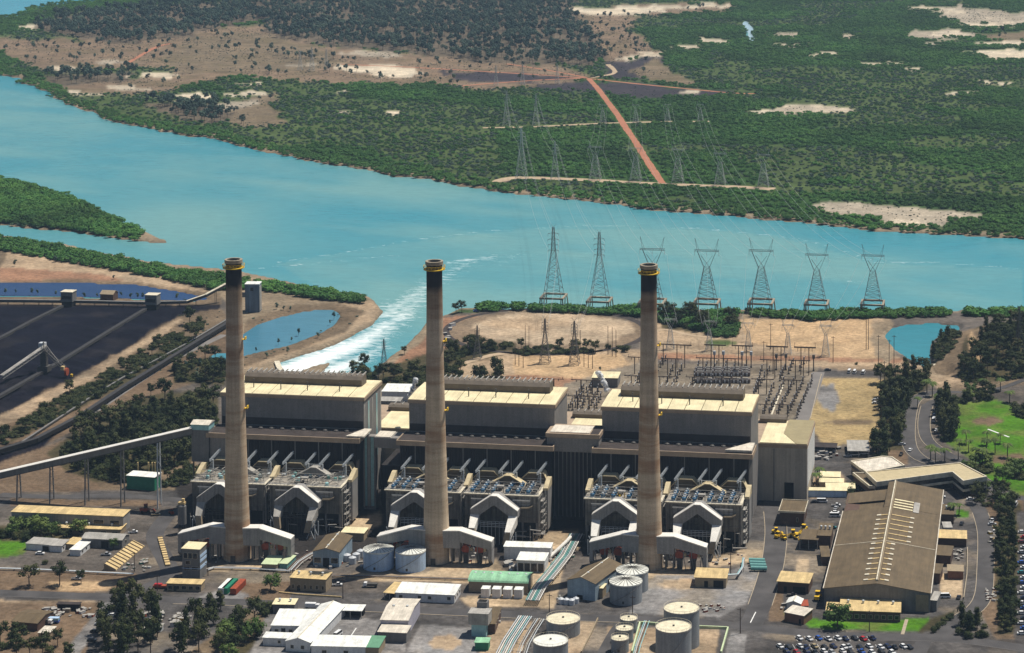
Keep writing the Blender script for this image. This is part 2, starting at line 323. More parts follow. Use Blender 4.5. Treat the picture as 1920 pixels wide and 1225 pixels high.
PAINT = [
 ('plain', [(-300, 66), (0, 70), (150, 76), (350, 68), (380, 52), (520, 48), (600, 84), (740, 100), (900, 115), (1060, 128), (1112, 142), (1000, 166), (900, 168), (800, 160), (700, 154), (560, 160), (520, 146), (440, 146), (380, 156), (300, 172), (250, 178), (200, 176), (120, 172), (70, 130), (0, 98), (-300, 60)]),
 ('plain2', [(360, 66), (520, 66), (600, 92), (640, 118), (600, 135), (480, 130), (330, 140), (300, 110)]),
 ('olive', [(70, 135), (200, 128), (320, 125), (330, 135), (260, 150), (100, 160)]), ('forestfloor', [(80, 140), (240, 132), (260, 150), (110, 165)]),
 ('olive', [(380, 150), (560, 158), (900, 172), (1100, 180), (1140, 235), (1180, 300), (1230, 345), (1000, 345), (860, 330), (700, 290), (560, 258), (520, 235), (500, 200), (440, 180)]),
 ('mangrove', [(600, 160), (760, 165), (1100, 190), (1140, 215), (1000, 215), (860, 195), (700, 190)]),
 ('mangrove', [(940, 240), (1150, 240), (1230, 340), (960, 335), (930, 290)]),
 ('plain2', [(440, 190), (515, 175), (530, 235), (480, 242), (450, 235), (430, 210)]),
 ('forestfloor', [(270, 195), (420, 195), (450, 225), (400, 235), (300, 215)]),
 ('salt', ell(340, 184, 48, 6)), ('salt', ell(455, 178, 46, 4)), ('saltgrey', ell(450, 197, 36, 8)), ('salt', ell(150, 177, 34, 4)), ('salt', ell(240, 165, 40, 5)), ('salt', ell(290, 143, 36, 5)), ('salt', ell(120, 128, 38, 2.5)), ('saltgrey', ell(200, 118, 28, 4)), ('salt', ell(470, 160, 22, 3)),
 ('salt', ell(745, 212, 22, 3)), ('salt', ell(640, 175, 20, 2)), ('salt', ell(190, 28, 36, 3)), ('salt', ell(60, 52, 30, 3)), ('saltgrey', ell(640, 210, 16, 4)),
 ('forestfloor', [(500, 55), (540, -60), (1065, -60), (1085, 20), (1112, 62), (1140, 110), (1110, 128), (900, 117), (740, 98), (600, 82), (510, 68)]),
 ('forestfloor', [(60, 45), (180, 20), (540, -10), (520, 40), (400, 52), (350, 66), (220, 82), (90, 62)]),
 ('plain', [(1072, 22), (1180, 10), (1375, 4), (1372, 20), (1182, 34), (1200, 75), (1245, 102), (1140, 118), (1112, 62)]),
 ('salt', [(1082, 16), (1240, 12), (1370, 5), (1372, 12), (1250, 20), (1180, 30), (1095, 30)]), ('salt', [(1130, 112), (1180, 103), (1240, 100), (1242, 104), (1180, 112)]),
 ('saltgrey', ell(690, 103, 60, 5)), ('salt', [(640, 122), (780, 126), (806, 140), (740, 143), (640, 132)]), ('saltgrey', ell(560, 122, 30, 4)),
 ('burnt', [(835, 133), (930, 134), (1090, 144), (1000, 152), (900, 158), (845, 148)]), ('burnt', [(1110, 152), (1180, 158), (1380, 176), (1250, 186), (1140, 182), (1120, 170)]), ('burnt', [(1000, 158), (1100, 153), (1120, 172), (1000, 170)]),
 ('burnt', [(1140, 118), (1240, 105), (1262, 130), (1210, 150), (1130, 144)]), ('plain2', [(1230, 110), (1262, 128), (1300, 155), (1310, 168), (1220, 152), (1180, 138)]),
 ('olive', [(1330, 90), (1400, 120), (1440, 175), (1390, 180), (1340, 150)]),
 ('salt', [(1380, 211), (1430, 204), (1500, 198), (1570, 200), (1598, 207), (1590, 215), (1440, 215)]), ('saltgrey', [(1440, 205), (1500, 201), (1575, 203), (1590, 211), (1460, 212)]),
 ('salt', ell(1652, 121, 44, 5)), ('salt', ell(1710, 132, 24, 4)), ('salt', ell(1545, 103, 32, 3)), ('salt', ell(1862, 154, 32, 3)), ('salt', ell(1812, 174, 26, 3)), ('saltgrey', ell(1475, 63, 26, 4)), ('salt', ell(1493, 84, 28, 3)), ('saltgrey', ell(1600, 68, 20, 3)),
 ('saltgrey', [(1690, 60), (1800, 55), (1840, 66), (1790, 75), (1700, 72)]), ('salt', [(1740, 62), (1800, 57), (1810, 68), (1750, 70)]), ('plain2', [(1830, 60), (2050, 62), (2050, 78), (1850, 76)]),
 ('saltgrey', [(1700, 10), (1800, 12), (1920, 22), (2050, 25), (2050, 45), (1880, 44), (1780, 38), (1760, 24)]), ('salt', [(1705, 10), (1760, 12), (1820, 22), (1790, 26), (1720, 18)]), ('salt', ell(1870, 46, 60, 4)), ('salt', [(1838, 80), (2050, 74), (2050, 84), (1850, 84)]), ('salt', [(1800, 98), (1850, 95), (2050, 92), (2050, 112), (1870, 110)]),
 ('salt', ell(1340, 78, 28, 6)), ('salt', ell(1288, 92, 26, 4)), ('saltgrey', ell(1750, 81, 16, 4)), ('salt', ell(1290, 172, 20, 2)),
 ('saltgrey', [(1510, 390), (1560, 379), (1620, 382), (1690, 388), (1760, 394), (1856, 404), (1830, 411), (1790, 417), (1760, 425), (1690, 420), (1640, 408), (1580, 406)]), ('salt', [(1640, 414), (1700, 412), (1740, 420), (1768, 424), (1750, 428), (1690, 424)]),
 ('olive', ell(1640, 330, 260, 10)), ('olive', ell(1500, 355, 120, 8)), ('olive', ell(1820, 270, 140, 16)), ('olive', ell(1420, 280, 100, 8)), ('olive', ell(1760, 200, 160, 8)), ('olive', ell(1600, 160, 140, 8)),
 # near shore
 ('site', [(-BIG, 395), (-400, 440), (0, 436), (330, 490), (520, 518), (700, 552), (740, 590), (560, 680), (600, 730), (720, 680), (820, 590), (1000, 580), (1920, 578), (BIG, 590), (BIG, BIG), (-BIG, BIG)]),
 ('mud', [(-40, 436), (330, 488), (520, 518), (700, 548), (735, 585), (690, 625), (520, 690), (480, 700), (430, 720), (410, 690), (430, 570), (400, 540), (-40, 470)]),
 ('mud', [(540, 705), (625, 670), (625, 682), (590, 705)]), ('mud', [(250, 432), (330, 450), (330, 462), (250, 455)]),
 ('bank', [(-200, 458), (0, 460), (150, 490), (300, 515), (420, 552), (420, 575), (-200, 575)]), ('dust', [(0, 470), (60, 475), (160, 500), (300, 520), (400, 552), (330, 540), (250, 528), (60, 515), (0, 500)]), ('redbrown', [(0, 500), (200, 515), (230, 525), (0, 527)]),
 ('bank', [(0, 552), (420, 562), (420, 580), (0, 572)]),
 ('coal', [(-300, 572), (420, 572), (420, 596), (330, 600), (240, 650), (160, 700), (0, 785), (-300, 900)]),
 ('bank', [(-60, 815), (0, 780), (160, 697), (335, 594), (420, 580), (430, 600), (360, 640), (200, 730), (60, 800), (-60, 870)]),
 ('dust', [(-60, 800), (0, 782), (160, 700), (330, 600), (350, 598), (180, 705), (0, 805), (-60, 835)]),
 ('earth', [(0, 800), (200, 730), (360, 640), (430, 600), (440, 640), (420, 700), (300, 740), (150, 800), (0, 880)]), ('scrub', [(20, 800), (160, 735), (300, 655), (360, 640), (300, 690), (140, 770), (20, 830)]),
 ('dust', [(455, 610), (560, 575), (640, 568), (700, 565), (725, 590), (660, 635), (520, 675), (430, 700), (430, 670), (620, 620), (648, 592), (610, 575), (560, 581), (470, 610)]),
 ('bank', [(460, 600), (560, 572), (640, 570), (690, 585), (650, 625), (560, 655), (450, 690)]),
 ('redbrown', [(740, 660), (800, 600), (900, 590), (920, 620), (860, 650), (830, 672), (740, 690)]), ('mud', [(700, 690), (745, 655), (805, 600), (840, 588), (830, 605), (790, 640), (740, 680)]),
 ('scrub', [(720, 690), (840, 650), (960, 640), (1010, 650), (900, 680), (840, 720), (720, 735), (700, 715)]),
 ('dust', [(840, 690), (960, 660), (1200, 655), (1200, 700), (1180, 730), (1060, 745), (880, 720)]), ('tan', [(960, 668), (1160, 662), (1190, 690), (1140, 715), (960, 705)]), ('redbrown', [(900, 715), (960, 702), (1140, 712), (1160, 722), (1040, 732), (920, 735)]),
 ('ovalrim', ell(1024, 624, 184, 42, 28, 0.0)), ('oval', ell(1040, 616, 150, 30, 28, 0.05)), ('dust', ell(990, 608, 80, 12)),
 ('mud', [(1380, 590), (1420, 585), (1410, 600), (1385, 605)]),
 ('dust', [(1205, 615), (1240, 600), (1380, 600), (1400, 598), (1660, 598), (1650, 650), (1700, 680), (1760, 700), (1800, 712), (1860, 720), (1860, 735), (1750, 725), (1700, 705), (1530, 690), (1200, 670)]),
 ('tan', [(1380, 598), (1640, 600), (1630, 650), (1690, 680), (1560, 670), (1400, 640)]), ('redbrown', [(1200, 660), (1700, 675), (1690, 682), (1200, 672)]), ('olive', ell(1350, 643, 30, 6)),
 ('scrub', [(1240, 598), (1380, 600), (1380, 630), (1240, 615)]), ('mud', ell(1660, 640, 26, 40)),
 ('yard', [(1150, 690), (1200, 680), (1535, 690), (1520, 760), (1480, 790), (1000, 790), (1060, 720)]),
 ('asph', [(1545, 694), (1665, 696), (1665, 708), (1530, 706), (1510, 785), (1495, 785), (1525, 705)]),
 ('drygrass', [(1540, 709), (1662, 712), (1650, 830), (1540, 835), (1515, 790)]), ('gravel', ell(1555, 745, 20, 26)), ('bank', ell(1600, 792, 50, 5)),
 ('asph', [(1515, 835), (1700, 838), (1800, 860), (1920, 905), (1920, 1000), (1850, 1225), (1380, 1225), (1390, 1060), (1420, 960), (1515, 900)]),
 ('scrub', [(1660, 700), (1740, 705), (1745, 725), (1705, 750), (1700, 840), (1650, 860), (1650, 760)]),
 ('bank', [(1740, 690), (1800, 640), (2000, 590), (2000, 725), (1850, 735), (1780, 722)]), ('scrub', [(1800, 700), (1812, 655), (1850, 612), (2000, 592), (2000, 716), (1860, 726), (1800, 718)]), ('bank', [(1815, 650), (1850, 625), (1845, 680), (1820, 690)]), ('tan', [(1820, 640), (1835, 670), (1850, 700), (1820, 690)]),
 ('dust', [(1740, 700), (1790, 712), (1860, 740), (1760, 735)]),
 ('olive', [(1745, 740), (1765, 735), (1775, 760), (1765, 765)]),
 ('lawn', [(1790, 757), (1860, 752), (1920, 770), (2100, 800), (2100, 870), (1900, 905), (1870, 890), (1850, 880), (1820, 860), (1775, 830), (1785, 790)]), ('earth', ell(1850, 790, 28, 8)), ('earth', ell(1890, 862, 40, 10)), ('lawn', [(1840, 880), (1930, 900), (1930, 935), (1850, 900)]),
 ('earth', [(1640, 840), (1700, 845), (1700, 870), (1640, 870)]), ('dust', [(1520, 895), (1580, 890), (1600, 925), (1520, 935)]),
 ('earth', [(1850, 940), (1920, 930), (1920, 1200), (1870, 1200), (1842, 1150), (1848, 1050)]), ('scrub', [(1870, 940), (1915, 940), (1915, 1190), (1875, 1190), (1865, 1050)]), ('asph', [(1905, 960), (2050, 960), (2050, 1300), (1905, 1300)]),
 ('sandyard', [(1762, 1075), (1805, 1075), (1806, 1120), (1762, 1120)]), ('asph', [(1766, 940), (1812, 940), (1812, 970), (1766, 970)]), ('lawn', [(1790, 955), (1812, 958), (1812, 970), (1790, 972)]),
 ('lawn', [(1510, 1160), (1640, 1165), (1740, 1158), (1745, 1170), (1720, 1185), (1520, 1178), (1510, 1170)]), ('scrub', [(1745, 1160), (1790, 1145), (1790, 1155), (1760, 1180), (1720, 1188)]), ('lawn', [(1462, 1143), (1475, 1143), (1475, 1153), (1463, 1153)]),
 ('earth', [(1445, 1110), (1470, 1110), (1470, 1165), (1440, 1165)]),
 ('asph', [(-60, 1112), (1400, 1112), (1400, 1300), (-60, 1300)]),
 ('coal', [(-60, 860), (120, 800), (60, 860), (-60, 900)]),
 ('earth', [(-60, 890), (130, 820), (360, 880), (360, 925), (180, 925), (60, 935), (-60, 930)]), ('bank', [(170, 870), (350, 850), (400, 900), (330, 920), (190, 925)]), ('asph', [(-60, 925), (340, 918), (345, 950), (-60, 950)]), ('earth', [(20, 935), (300, 938), (300, 950), (20, 950)]),
 ('scrub', [(90, 850), (150, 800), (220, 760), (300, 738), (405, 732), (412, 800), (395, 840), (350, 870), (240, 905), (180, 905), (120, 880)]), ('scrub', [(320, 690), (395, 668), (428, 690), (420, 722), (325, 718)]), ('scrub', [(400, 1240), (425, 1190), (480, 1160), (490, 1195), (450, 1240)]), ('scrub', [(810, 675), (870, 652), (965, 642), (970, 655), (880, 672), (825, 690)]),
 ('lawn', [(-60, 1014), (48, 1014), (50, 1030), (40, 1040), (-60, 1058)]), ('scrub', [(-60, 985), (150, 988), (150, 1010), (50, 1016), (-60, 1012)]),
 ('earth', [(-60, 1068), (260, 1075), (240, 1100), (130, 1118), (-60, 1110)]), ('tan', [(90, 1090), (220, 1092), (200, 1110), (110, 1108)]),
 ('dust', [(0, 1125), (180, 1128), (150, 1145), (60, 1160), (0, 1170)]), ('earth', [(-60, 1130), (190, 1130), (140, 1300), (-60, 1300)]), ('gravel', [(195, 1130), (215, 1131), (170, 1200), (150, 1225), (120, 1225)]),
 ('bank', [(350, 1225), (470, 1145), (520, 1150), (430, 1225)]),
 ('earth', [(430, 1095), (545, 1090), (545, 1130), (460, 1128)]), ('gravel', [(370, 1120), (430, 1100), (470, 1118), (440, 1128), (360, 1128)]),
 ('sandyard', [(795, 1075), (850, 1055), (930, 1050), (960, 1090), (880, 1092), (700, 1090), (600, 1078)]), ('sandyard', [(990, 1060), (1060, 1045), (1040, 1140), (880, 1138), (860, 1120), (990, 1110)]), ('sandyard', [(480, 1050), (560, 1060), (560, 1075), (420, 1068)]),
 ('sandyard', [(350, 1060), (430, 1062), (430, 1072), (350, 1070)]), ('sandyard', [(1330, 1000), (1440, 1035), (1435, 1050), (1330, 1065)]), ('sandyard', [(1210, 1062), (1330, 1066), (1300, 1085), (1210, 1085)]), ('sandyard', [(560, 1072), (620, 1052), (600, 1078)]),
 ('gravel', [(1230, 1078), (1340, 1080), (1400, 1060), (1425, 1075), (1400, 1130), (1350, 1158), (1180, 1150), (1200, 1110)]), ('dust', ell(1275, 1095, 40, 10)), ('gravel', [(500, 1150), (760, 1165), (760, 1300), (440, 1300)]), ('gravel', [(1370, 1185), (1400, 1190), (1390, 1300), (1340, 1300)]), ('gravel', [(790, 1170), (900, 1180), (880, 1300), (720, 1300)]), ('dust', ell(835, 1205, 30, 14)),
 ('dust', [(930, 1165), (1000, 1165), (950, 1300), (860, 1300)]), ('dust', [(1060, 1165), (1120, 1165), (1080, 1240), (1050, 1300), (980, 1300)]), ('dust', [(1140, 1175), (1350, 1180), (1330, 1300), (1120, 1300)]),
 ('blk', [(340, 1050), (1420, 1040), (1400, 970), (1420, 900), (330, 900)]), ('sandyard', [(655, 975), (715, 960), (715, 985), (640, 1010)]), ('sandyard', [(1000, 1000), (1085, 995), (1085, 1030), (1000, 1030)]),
 ('asph', [(1390, 1000), (1395, 960), (1420, 935), (1480, 935), (1470, 1040), (1400, 1045)]), ('sandyard', [(1495, 1048), (1516, 1050), (1514, 1080), (1490, 1080)]),
 ('sandyard', [(1380, 1030), (1430, 1032), (1440, 1045), (1425, 1060), (1385, 1050)]),
]
CID = {k: i for i, k in enumerate(C)}; CLS = np.full((ny, nx), CID['mangrove'])
colr = np.zeros((ny, nx, 3)); colr[:] = C['mangrove']
patch = fbm(wx, wy, 160, 4)[..., None]; colr = np.where(patch > 0.55, np.array(C['olive']), colr)*1.0; CLS[patch[..., 0] > 0.55] = CID['olive']
nf = fbm(wx+33, wy, 60, 3)[..., None]
for nm, poly in PAINT:
    near = min(p[1] for p in poly) > 1000
    m = inpoly(PXg+(wpx-PXg)*(0.35 if near else 1), PYg+(wpy-PYg)*(0.35 if near else 1), poly)
    colr[m] = C[nm]; CLS[m] = CID[nm]
water = inpoly(wpx, PYg+(wpy-PYg)*0.5, RIVER) & ~inpoly(wpx, PYg+(wpy-PYg)*0.5, ISLAND)
def shifted(m, dy, dx=0):
    r = np.zeros_like(m); a = m
    if dy > 0: r[:-dy] = a[dy:]
    elif dy < 0: r[-dy:] = a[:dy]
    else: r[:] = a
    return r
mud = shifted(water, 1) | shifted(water, 2) | shifted(water, 3) | shifted(water, -1) | shifted(water, -2)
mud = mud & ~water; colr[mud] = C['mud']
edge = (shifted(water, 1)) & ~water; colr[edge] = (0.15, 0.115, 0.08)
colr[water] = (0.10, 0.085, 0.06)
pond = np.zeros_like(water)
for k, p in PONDS.items(): pond |= inpoly(PXg+(wpx-PXg)*0.2, PYg+(wpy-PYg)*0.2, p)
wetm = water | pond
for _ in range(1):
    q = np.pad(colr, ((1, 1), (1, 1), (0, 0)), mode='edge'); colr = (q[1:-1, 1:-1]*3+q[:-2, 1:-1]+q[2:, 1:-1]+q[1:-1, :-2]+q[1:-1, 2:])/7
wet = (water | pond).astype(float)
for _ in range(2):
    q = np.pad(wet, 1, mode='edge'); wet = (q[1:-1, 1:-1]*2+q[:-2, 1:-1]+q[2:, 1:-1]+q[1:-1, :-2]+q[1:-1, 2:])/6
colr = colr*(0.80+0.40*nf)
lw = (CLS == CID['lawn']); q = np.clip((fbm(wx, wy+40, 16, 4)-0.46)*5, 0, 1)[..., None]; colr = np.where(lw[..., None], colr*(1-0.75*q)+np.array([0.115, 0.135, 0.035])*0.75*q, colr)
cl_ = (CLS == CID['coal']); q = np.clip((fbm(wx*0.6+wy, wy*0.6-wx, 26, 4)-0.5)*4, 0, 1)[..., None]; colr = np.where(cl_[..., None], colr*(1-q)+np.array([0.015, 0.013, 0.017])*q, colr)
yd = np.isin(CLS, [CID['site'], CID['asph'], CID['gravel'], CID['sandyard'], CID['dust'], CID['yard']]) & (PYg > 640); q = np.clip((fbm(wx*0.5+500, wy, 11, 4)-0.52)*5, 0, 1)[..., None]; colr = np.where(yd[..., None], colr*(1-0.38*q), colr)
q = np.clip((fbm(wx*0.8-500, wy+90, 20, 4)-0.58)*6, 0, 1)[..., None]; colr = np.where(yd[..., None], colr*(1-0.5*q)+np.array([0.30, 0.24, 0.17])*0.5*q, colr)
pl = np.isin(CLS, [CID['plain'], CID['plain2']]) ; q = np.clip((fbm(wx-500, wy*1.5, 45, 5)-0.48)*4, 0, 1)[..., None]; colr = np.where(pl[..., None], colr*(1-0.6*q)+np.array([0.125, 0.10, 0.055])*0.6*q, colr)
tone = (fbm(wx+7, wy-300, 14, 3)-0.5)[..., None]; colr = np.clip(colr*(1+tone*np.array([0.35, 0.28, 0.22])), 0.004, 0.8)
coalm = (CLS == CID['coal']) & (PYg < 800) & (PYg > 590)
for _ in range(1): coalm = coalm.astype(float); q = np.pad(coalm, 1, mode='edge'); coalm = (q[1:-1, 1:-1]*2+q[:-2, 1:-1]+q[2:, 1:-1]+q[1:-1, :-2]+q[1:-1, 2:])/6
zz = HG(wx, wy)-3.2*wet+coalm*np.clip(np.abs(fbm(wx*0.5+wy*0.8, wy*0.3, 22, 3)-0.5)*-14+1.4, -0.6, 1.6)
sh = np.clip(1-(wet*4), 0, 1)
me = bpy.data.meshes.new('ground'); V = np.stack([wx, wy, zz], 2).reshape(-1, 3)
idx = np.arange(ny*nx).reshape(ny, nx); Q = np.stack([idx[1:, :-1], idx[1:, 1:], idx[:-1, 1:], idx[:-1, :-1]], 2).reshape(-1, 4)
me.vertices.add(len(V)); me.vertices.foreach_set('co', V.ravel()); me.loops.add(Q.size); me.loops.foreach_set('vertex_index', Q.ravel())
me.polygons.add(len(Q)); me.polygons.foreach_set('loop_start', np.arange(0, Q.size, 4)); me.update(calc_edges=True)
me.polygons.foreach_set('use_smooth', np.ones(len(Q), bool))
ca = me.color_attributes.new('soil', 'FLOAT_COLOR', 'POINT'); ca.data.foreach_set('color', np.concatenate([colr.reshape(-1, 3), np.ones((ny*nx, 1))], 1).ravel())
gm = bpy.data.materials.new('soil'); gm.use_nodes = True; N = gm.node_tree.nodes; L = gm.node_tree.links; b = N['Principled BSDF']
b.inputs['Roughness'].default_value = 0.95; b.inputs['Specular IOR Level'].default_value = 0.08
at = N.new('ShaderNodeAttribute'); at.attribute_name = 'soil'; geo = N.new('ShaderNodeNewGeometry')
def mnoise(scale, lo, hi, det=5, stretch=None):
    n = N.new('ShaderNodeTexNoise'); n.inputs['Scale'].default_value = scale; n.inputs['Detail'].default_value = det; n.inputs['Roughness'].default_value = 0.65
    L.new(geo.outputs['Position'], n.inputs['Vector'])
    r = N.new('ShaderNodeMapRange'); r.inputs[1].default_value = 0.28; r.inputs[2].default_value = 0.72; r.inputs[3].default_value = lo; r.inputs[4].default_value = hi; L.new(n.outputs['Fac'], r.inputs[0]); return r.outputs[0], n
a, _ = mnoise(0.05, 0.68, 1.32); c2, _ = mnoise(0.35, 0.62, 1.38); d, nn = mnoise(2.0, 0.8, 1.2)
m1 = N.new('ShaderNodeMath'); m1.operation = 'MULTIPLY'; L.new(a, m1.inputs[0]); L.new(c2, m1.inputs[1])
m2 = N.new('ShaderNodeMath'); m2.operation = 'MULTIPLY'; L.new(m1.outputs[0], m2.inputs[0]); L.new(d, m2.inputs[1])
vm = N.new('ShaderNodeVectorMath'); vm.operation = 'SCALE'; L.new(at.outputs['Color'], vm.inputs[0]); L.new(m2.outputs[0], vm.inputs['Scale']); L.new(vm.outputs[0], b.inputs['Base Color'])
bp = N.new('ShaderNodeBump'); bp.inputs['Strength'].default_value = 0.5; bp.inputs['Distance'].default_value = 0.6; L.new(c2, bp.inputs['Height']); L.new(bp.outputs[0], b.inputs['Normal'])
me.materials.append(gm); ground = link('ground', me); tag(ground, kind='structure')
# ---------------------------------------------------------------- water
def water_mat(name, c1, c2, foam=False, bump=0.25, sc=0.05):
    m = bpy.data.materials.new(name); m.use_nodes = True; N = m.node_tree.nodes; L = m.node_tree.links; b = N['Principled BSDF']
    b.inputs['Roughness'].default_value = 0.22; b.inputs['IOR'].default_value = 1.33; b.inputs['Specular IOR Level'].default_value = 0.35
    geo = N.new('ShaderNodeNewGeometry'); n = N.new('ShaderNodeTexNoise'); n.inputs['Scale'].default_value = 0.006; n.inputs['Detail'].default_value = 6; L.new(geo.outputs['Position'], n.inputs['Vector'])
    mx = N.new('ShaderNodeMix'); mx.data_type = 'RGBA'; mx.inputs[6].default_value = (*c1, 1); mx.inputs[7].default_value = (*c2, 1)
    r = N.new('ShaderNodeMapRange'); r.inputs[1].default_value = 0.35; r.inputs[2].default_value = 0.65; L.new(n.outputs['Fac'], r.inputs[0])
    out = mx.outputs[2]
    w0 = N.new('ShaderNodeMapping'); w0.inputs['Rotation'].default_value = (0, 0, .35); w0.inputs['Scale'].default_value = (.06, .16, .1); L.new(geo.outputs['Position'], w0.inputs['Vector']); w9 = N.new('ShaderNodeTexNoise'); w9.inputs['Scale'].default_value = 1; w9.inputs['Detail'].default_value = 9; w9.inputs['Roughness'].default_value = .8; L.new(w0.outputs[0], w9.inputs['Vector']); w8 = N.new('ShaderNodeMapRange'); w8.inputs[1].default_value = .3; w8.inputs[2].default_value = .7; w8.inputs[3].default_value = .86; w8.inputs[4].default_value = 1.14; L.new(w9.outputs['Fac'], w8.inputs[0]); w7 = N.new('ShaderNodeVectorMath'); w7.operation = 'SCALE'; L.new(out, w7.inputs[0]); L.new(w8.outputs[0], w7.inputs['Scale']); out = w7.outputs[0]
    if foam:
        at = N.new('ShaderNodeAttribute'); at.attribute_name = 'foam'; sx = N.new('ShaderNodeSeparateColor'); L.new(at.outputs['Color'], sx.inputs[0])
        ad = N.new('ShaderNodeMath'); ad.operation = 'MULTIPLY_ADD'; ad.inputs[1].default_value = 0.25; L.new(r.outputs[0], ad.inputs[0]); L.new(sx.outputs[1], ad.inputs[2]); ad.use_clamp = True; L.new(ad.outputs[0], mx.inputs[0])
        mp = N.new('ShaderNodeMapping'); mp.inputs['Rotation'].default_value = (0, 0, math.radians(-62)); mp.inputs['Scale'].default_value = (0.09, 0.30, 0.3); L.new(geo.outputs['Position'], mp.inputs['Vector'])
        n2 = N.new('ShaderNodeTexNoise'); n2.inputs['Scale'].default_value = 1; n2.inputs['Detail'].default_value = 7; n2.inputs['Roughness'].default_value = 0.7; n2.inputs['Distortion'].default_value = 1.2; L.new(mp.outputs[0], n2.inputs['Vector'])
        s = N.new('ShaderNodeMath'); s.operation = 'SUBTRACT'; s.inputs[1].default_value = 0.5; L.new(n2.outputs['Fac'], s.inputs[0])
        q = N.new('ShaderNodeMath'); q.operation = 'MULTIPLY_ADD'; q.inputs[1].default_value = 1.7; L.new(s.outputs[0], q.inputs[0]); L.new(sx.outputs[0], q.inputs[2])
        r2 = N.new('ShaderNodeMapRange'); r2.inputs[1].default_value = 0.42; r2.inputs[2].default_value = 0.95; L.new(q.outputs[0], r2.inputs[0])
        m3 = N.new('ShaderNodeMix'); m3.data_type = 'RGBA'; L.new(r2.outputs[0], m3.inputs[0]); L.new(out, m3.inputs[6]); m3.inputs[7].default_value = (0.8, 0.84, 0.84, 1); out = m3.outputs[2]
        r3 = N.new('ShaderNodeMapRange'); r3.inputs[3].default_value = 0.22; r3.inputs[4].default_value = 0.8; L.new(r2.outputs[0], r3.inputs[0]); L.new(r3.outputs[0], b.inputs['Roughness'])
    else: L.new(r.outputs[0], mx.inputs[0])
    L.new(out, b.inputs['Base Color'])
    w1 = N.new('ShaderNodeTexNoise'); w1.inputs['Scale'].default_value = 0.9; w1.inputs['Detail'].default_value = 6; w1.inputs['Roughness'].default_value = 0.7; L.new(geo.outputs['Position'], w1.inputs['Vector'])
    bp = N.new('ShaderNodeBump'); bp.inputs['Strength'].default_value = 1.0; bp.inputs['Distance'].default_value = bump; L.new(w1.outputs['Fac'], bp.inputs['Height']); L.new(bp.outputs[0], b.inputs['Normal'])
    return m
rx = np.concatenate([[-9000, -2000, -600], np.arange(-150, 2090, 6.0), [2500, 5000, 11000]]); ry = np.concatenate([[-40, 20, 70], np.arange(100, 740, 4.0)])
RX, RY = np.meshgrid(rx, ry); ax, ay = Gn(RX, RY, -1.1); rny, rnx = RX.shape
dbx = fbm(ax, ay, 60)-0.5
foamv = np.zeros(RX.shape)
def pdist(pts):
    best = np.full(RX.shape, 1e9); par = np.zeros(RX.shape); acc = 0
    for (x0, y0), (x1, y1) in zip(pts[:-1], pts[1:]):
        dx, dy = x1-x0, (y1-y0)*2.2; t = np.clip(((RX-x0)*dx+(RY-y0)*2.2*dy)/(dx*dx+dy*dy), 0, 1)
        d = np.hypot(RX-x0-t*dx, (RY-y0)*2.2-t*dy); m = d < best; best = np.where(m, d, best); par = np.where(m, acc+t, par); acc += 1
    return best, par/acc
d, par = pdist([(540, 700), (600, 672), (680, 640), (740, 600), (800, 552)]); foamv = np.maximum(foamv, np.clip(1-d/70, 0, 1)*np.clip(1.25-0.75*par, 0, 1.2))
d, par = pdist([(590, 715), (640, 690), (700, 660), (760, 615)]); foamv = np.maximum(foamv, np.clip(1-d/60, 0, 1)*np.clip(1.2-0.9*par, 0, 1.2))
d, par = pdist([(725, 590), (790, 545), (880, 492), (990, 480)]); foamv = np.maximum(foamv, np.clip(1-d/(60), 0, 1)*(0.66-0.36*par))
for pts, wd, st in [([(520, 492), (640, 475), (760, 452), (920, 432), (1100, 424), (1300, 428), (1460, 442), (1560, 462), (1640, 492), (1760, 492), (1920, 505)], 4, 0.50), ([(840, 492), (930, 482)], 6, 0.6), ([(480, 505), (620, 490), (760, 478)], 5, 0.45), ([(1590, 528), (1640, 526)], 3, 0.5)]:
    d, par = pdist(pts); foamv = np.maximum(foamv, np.clip(1-d/(wd*2.2), 0, 1)*st)
b1_, b2_ = ax*0.35+ay*0.94, ax*0.94-ay*0.35
hue = np.clip(0.30+dbx.reshape(RX.shape)*0.5+(fbm(b2_, b1_*3.2, 420, 5)-0.5).reshape(RX.shape)*1.9+(fbm(b2_+90, b1_*4, 120, 4)-0.5).reshape(RX.shape)*0.8, 0, 1)
lag = inpoly(RX, RY, [(520, 495), (760, 455), (1000, 428), (1300, 430), (1460, 444), (1640, 494), (1920, 505), (1920, 600), (700, 600)]); hue = np.where(lag, hue+0.3, hue)
hue = np.maximum(hue, 0.95*np.exp(-((RX-330)/190)**2-((RY-425)/60)**2))
fm = bpy.data.meshes.new('river'); V = np.stack([ax, ay, np.full_like(ax, -1.1)], 1)
idx = np.arange(rny*rnx).reshape(rny, rnx); Q = np.stack([idx[1:, :-1], idx[1:, 1:], idx[:-1, 1:], idx[:-1, :-1]], 2).reshape(-1, 4)
fm.from_pydata(V.tolist(), [], Q.tolist())
ca = fm.color_attributes.new('foam', 'FLOAT_COLOR', 'POINT'); ca.data.foreach_set('color', np.stack([foamv.ravel(), hue.ravel(), 0*hue.ravel(), 1+0*hue.ravel()], 1).ravel())
fm.materials.append(water_mat('river_water', (0.038, 0.25, 0.315), (0.145, 0.33, 0.335), foam=True)); tag(link('river', fm), kind='structure')
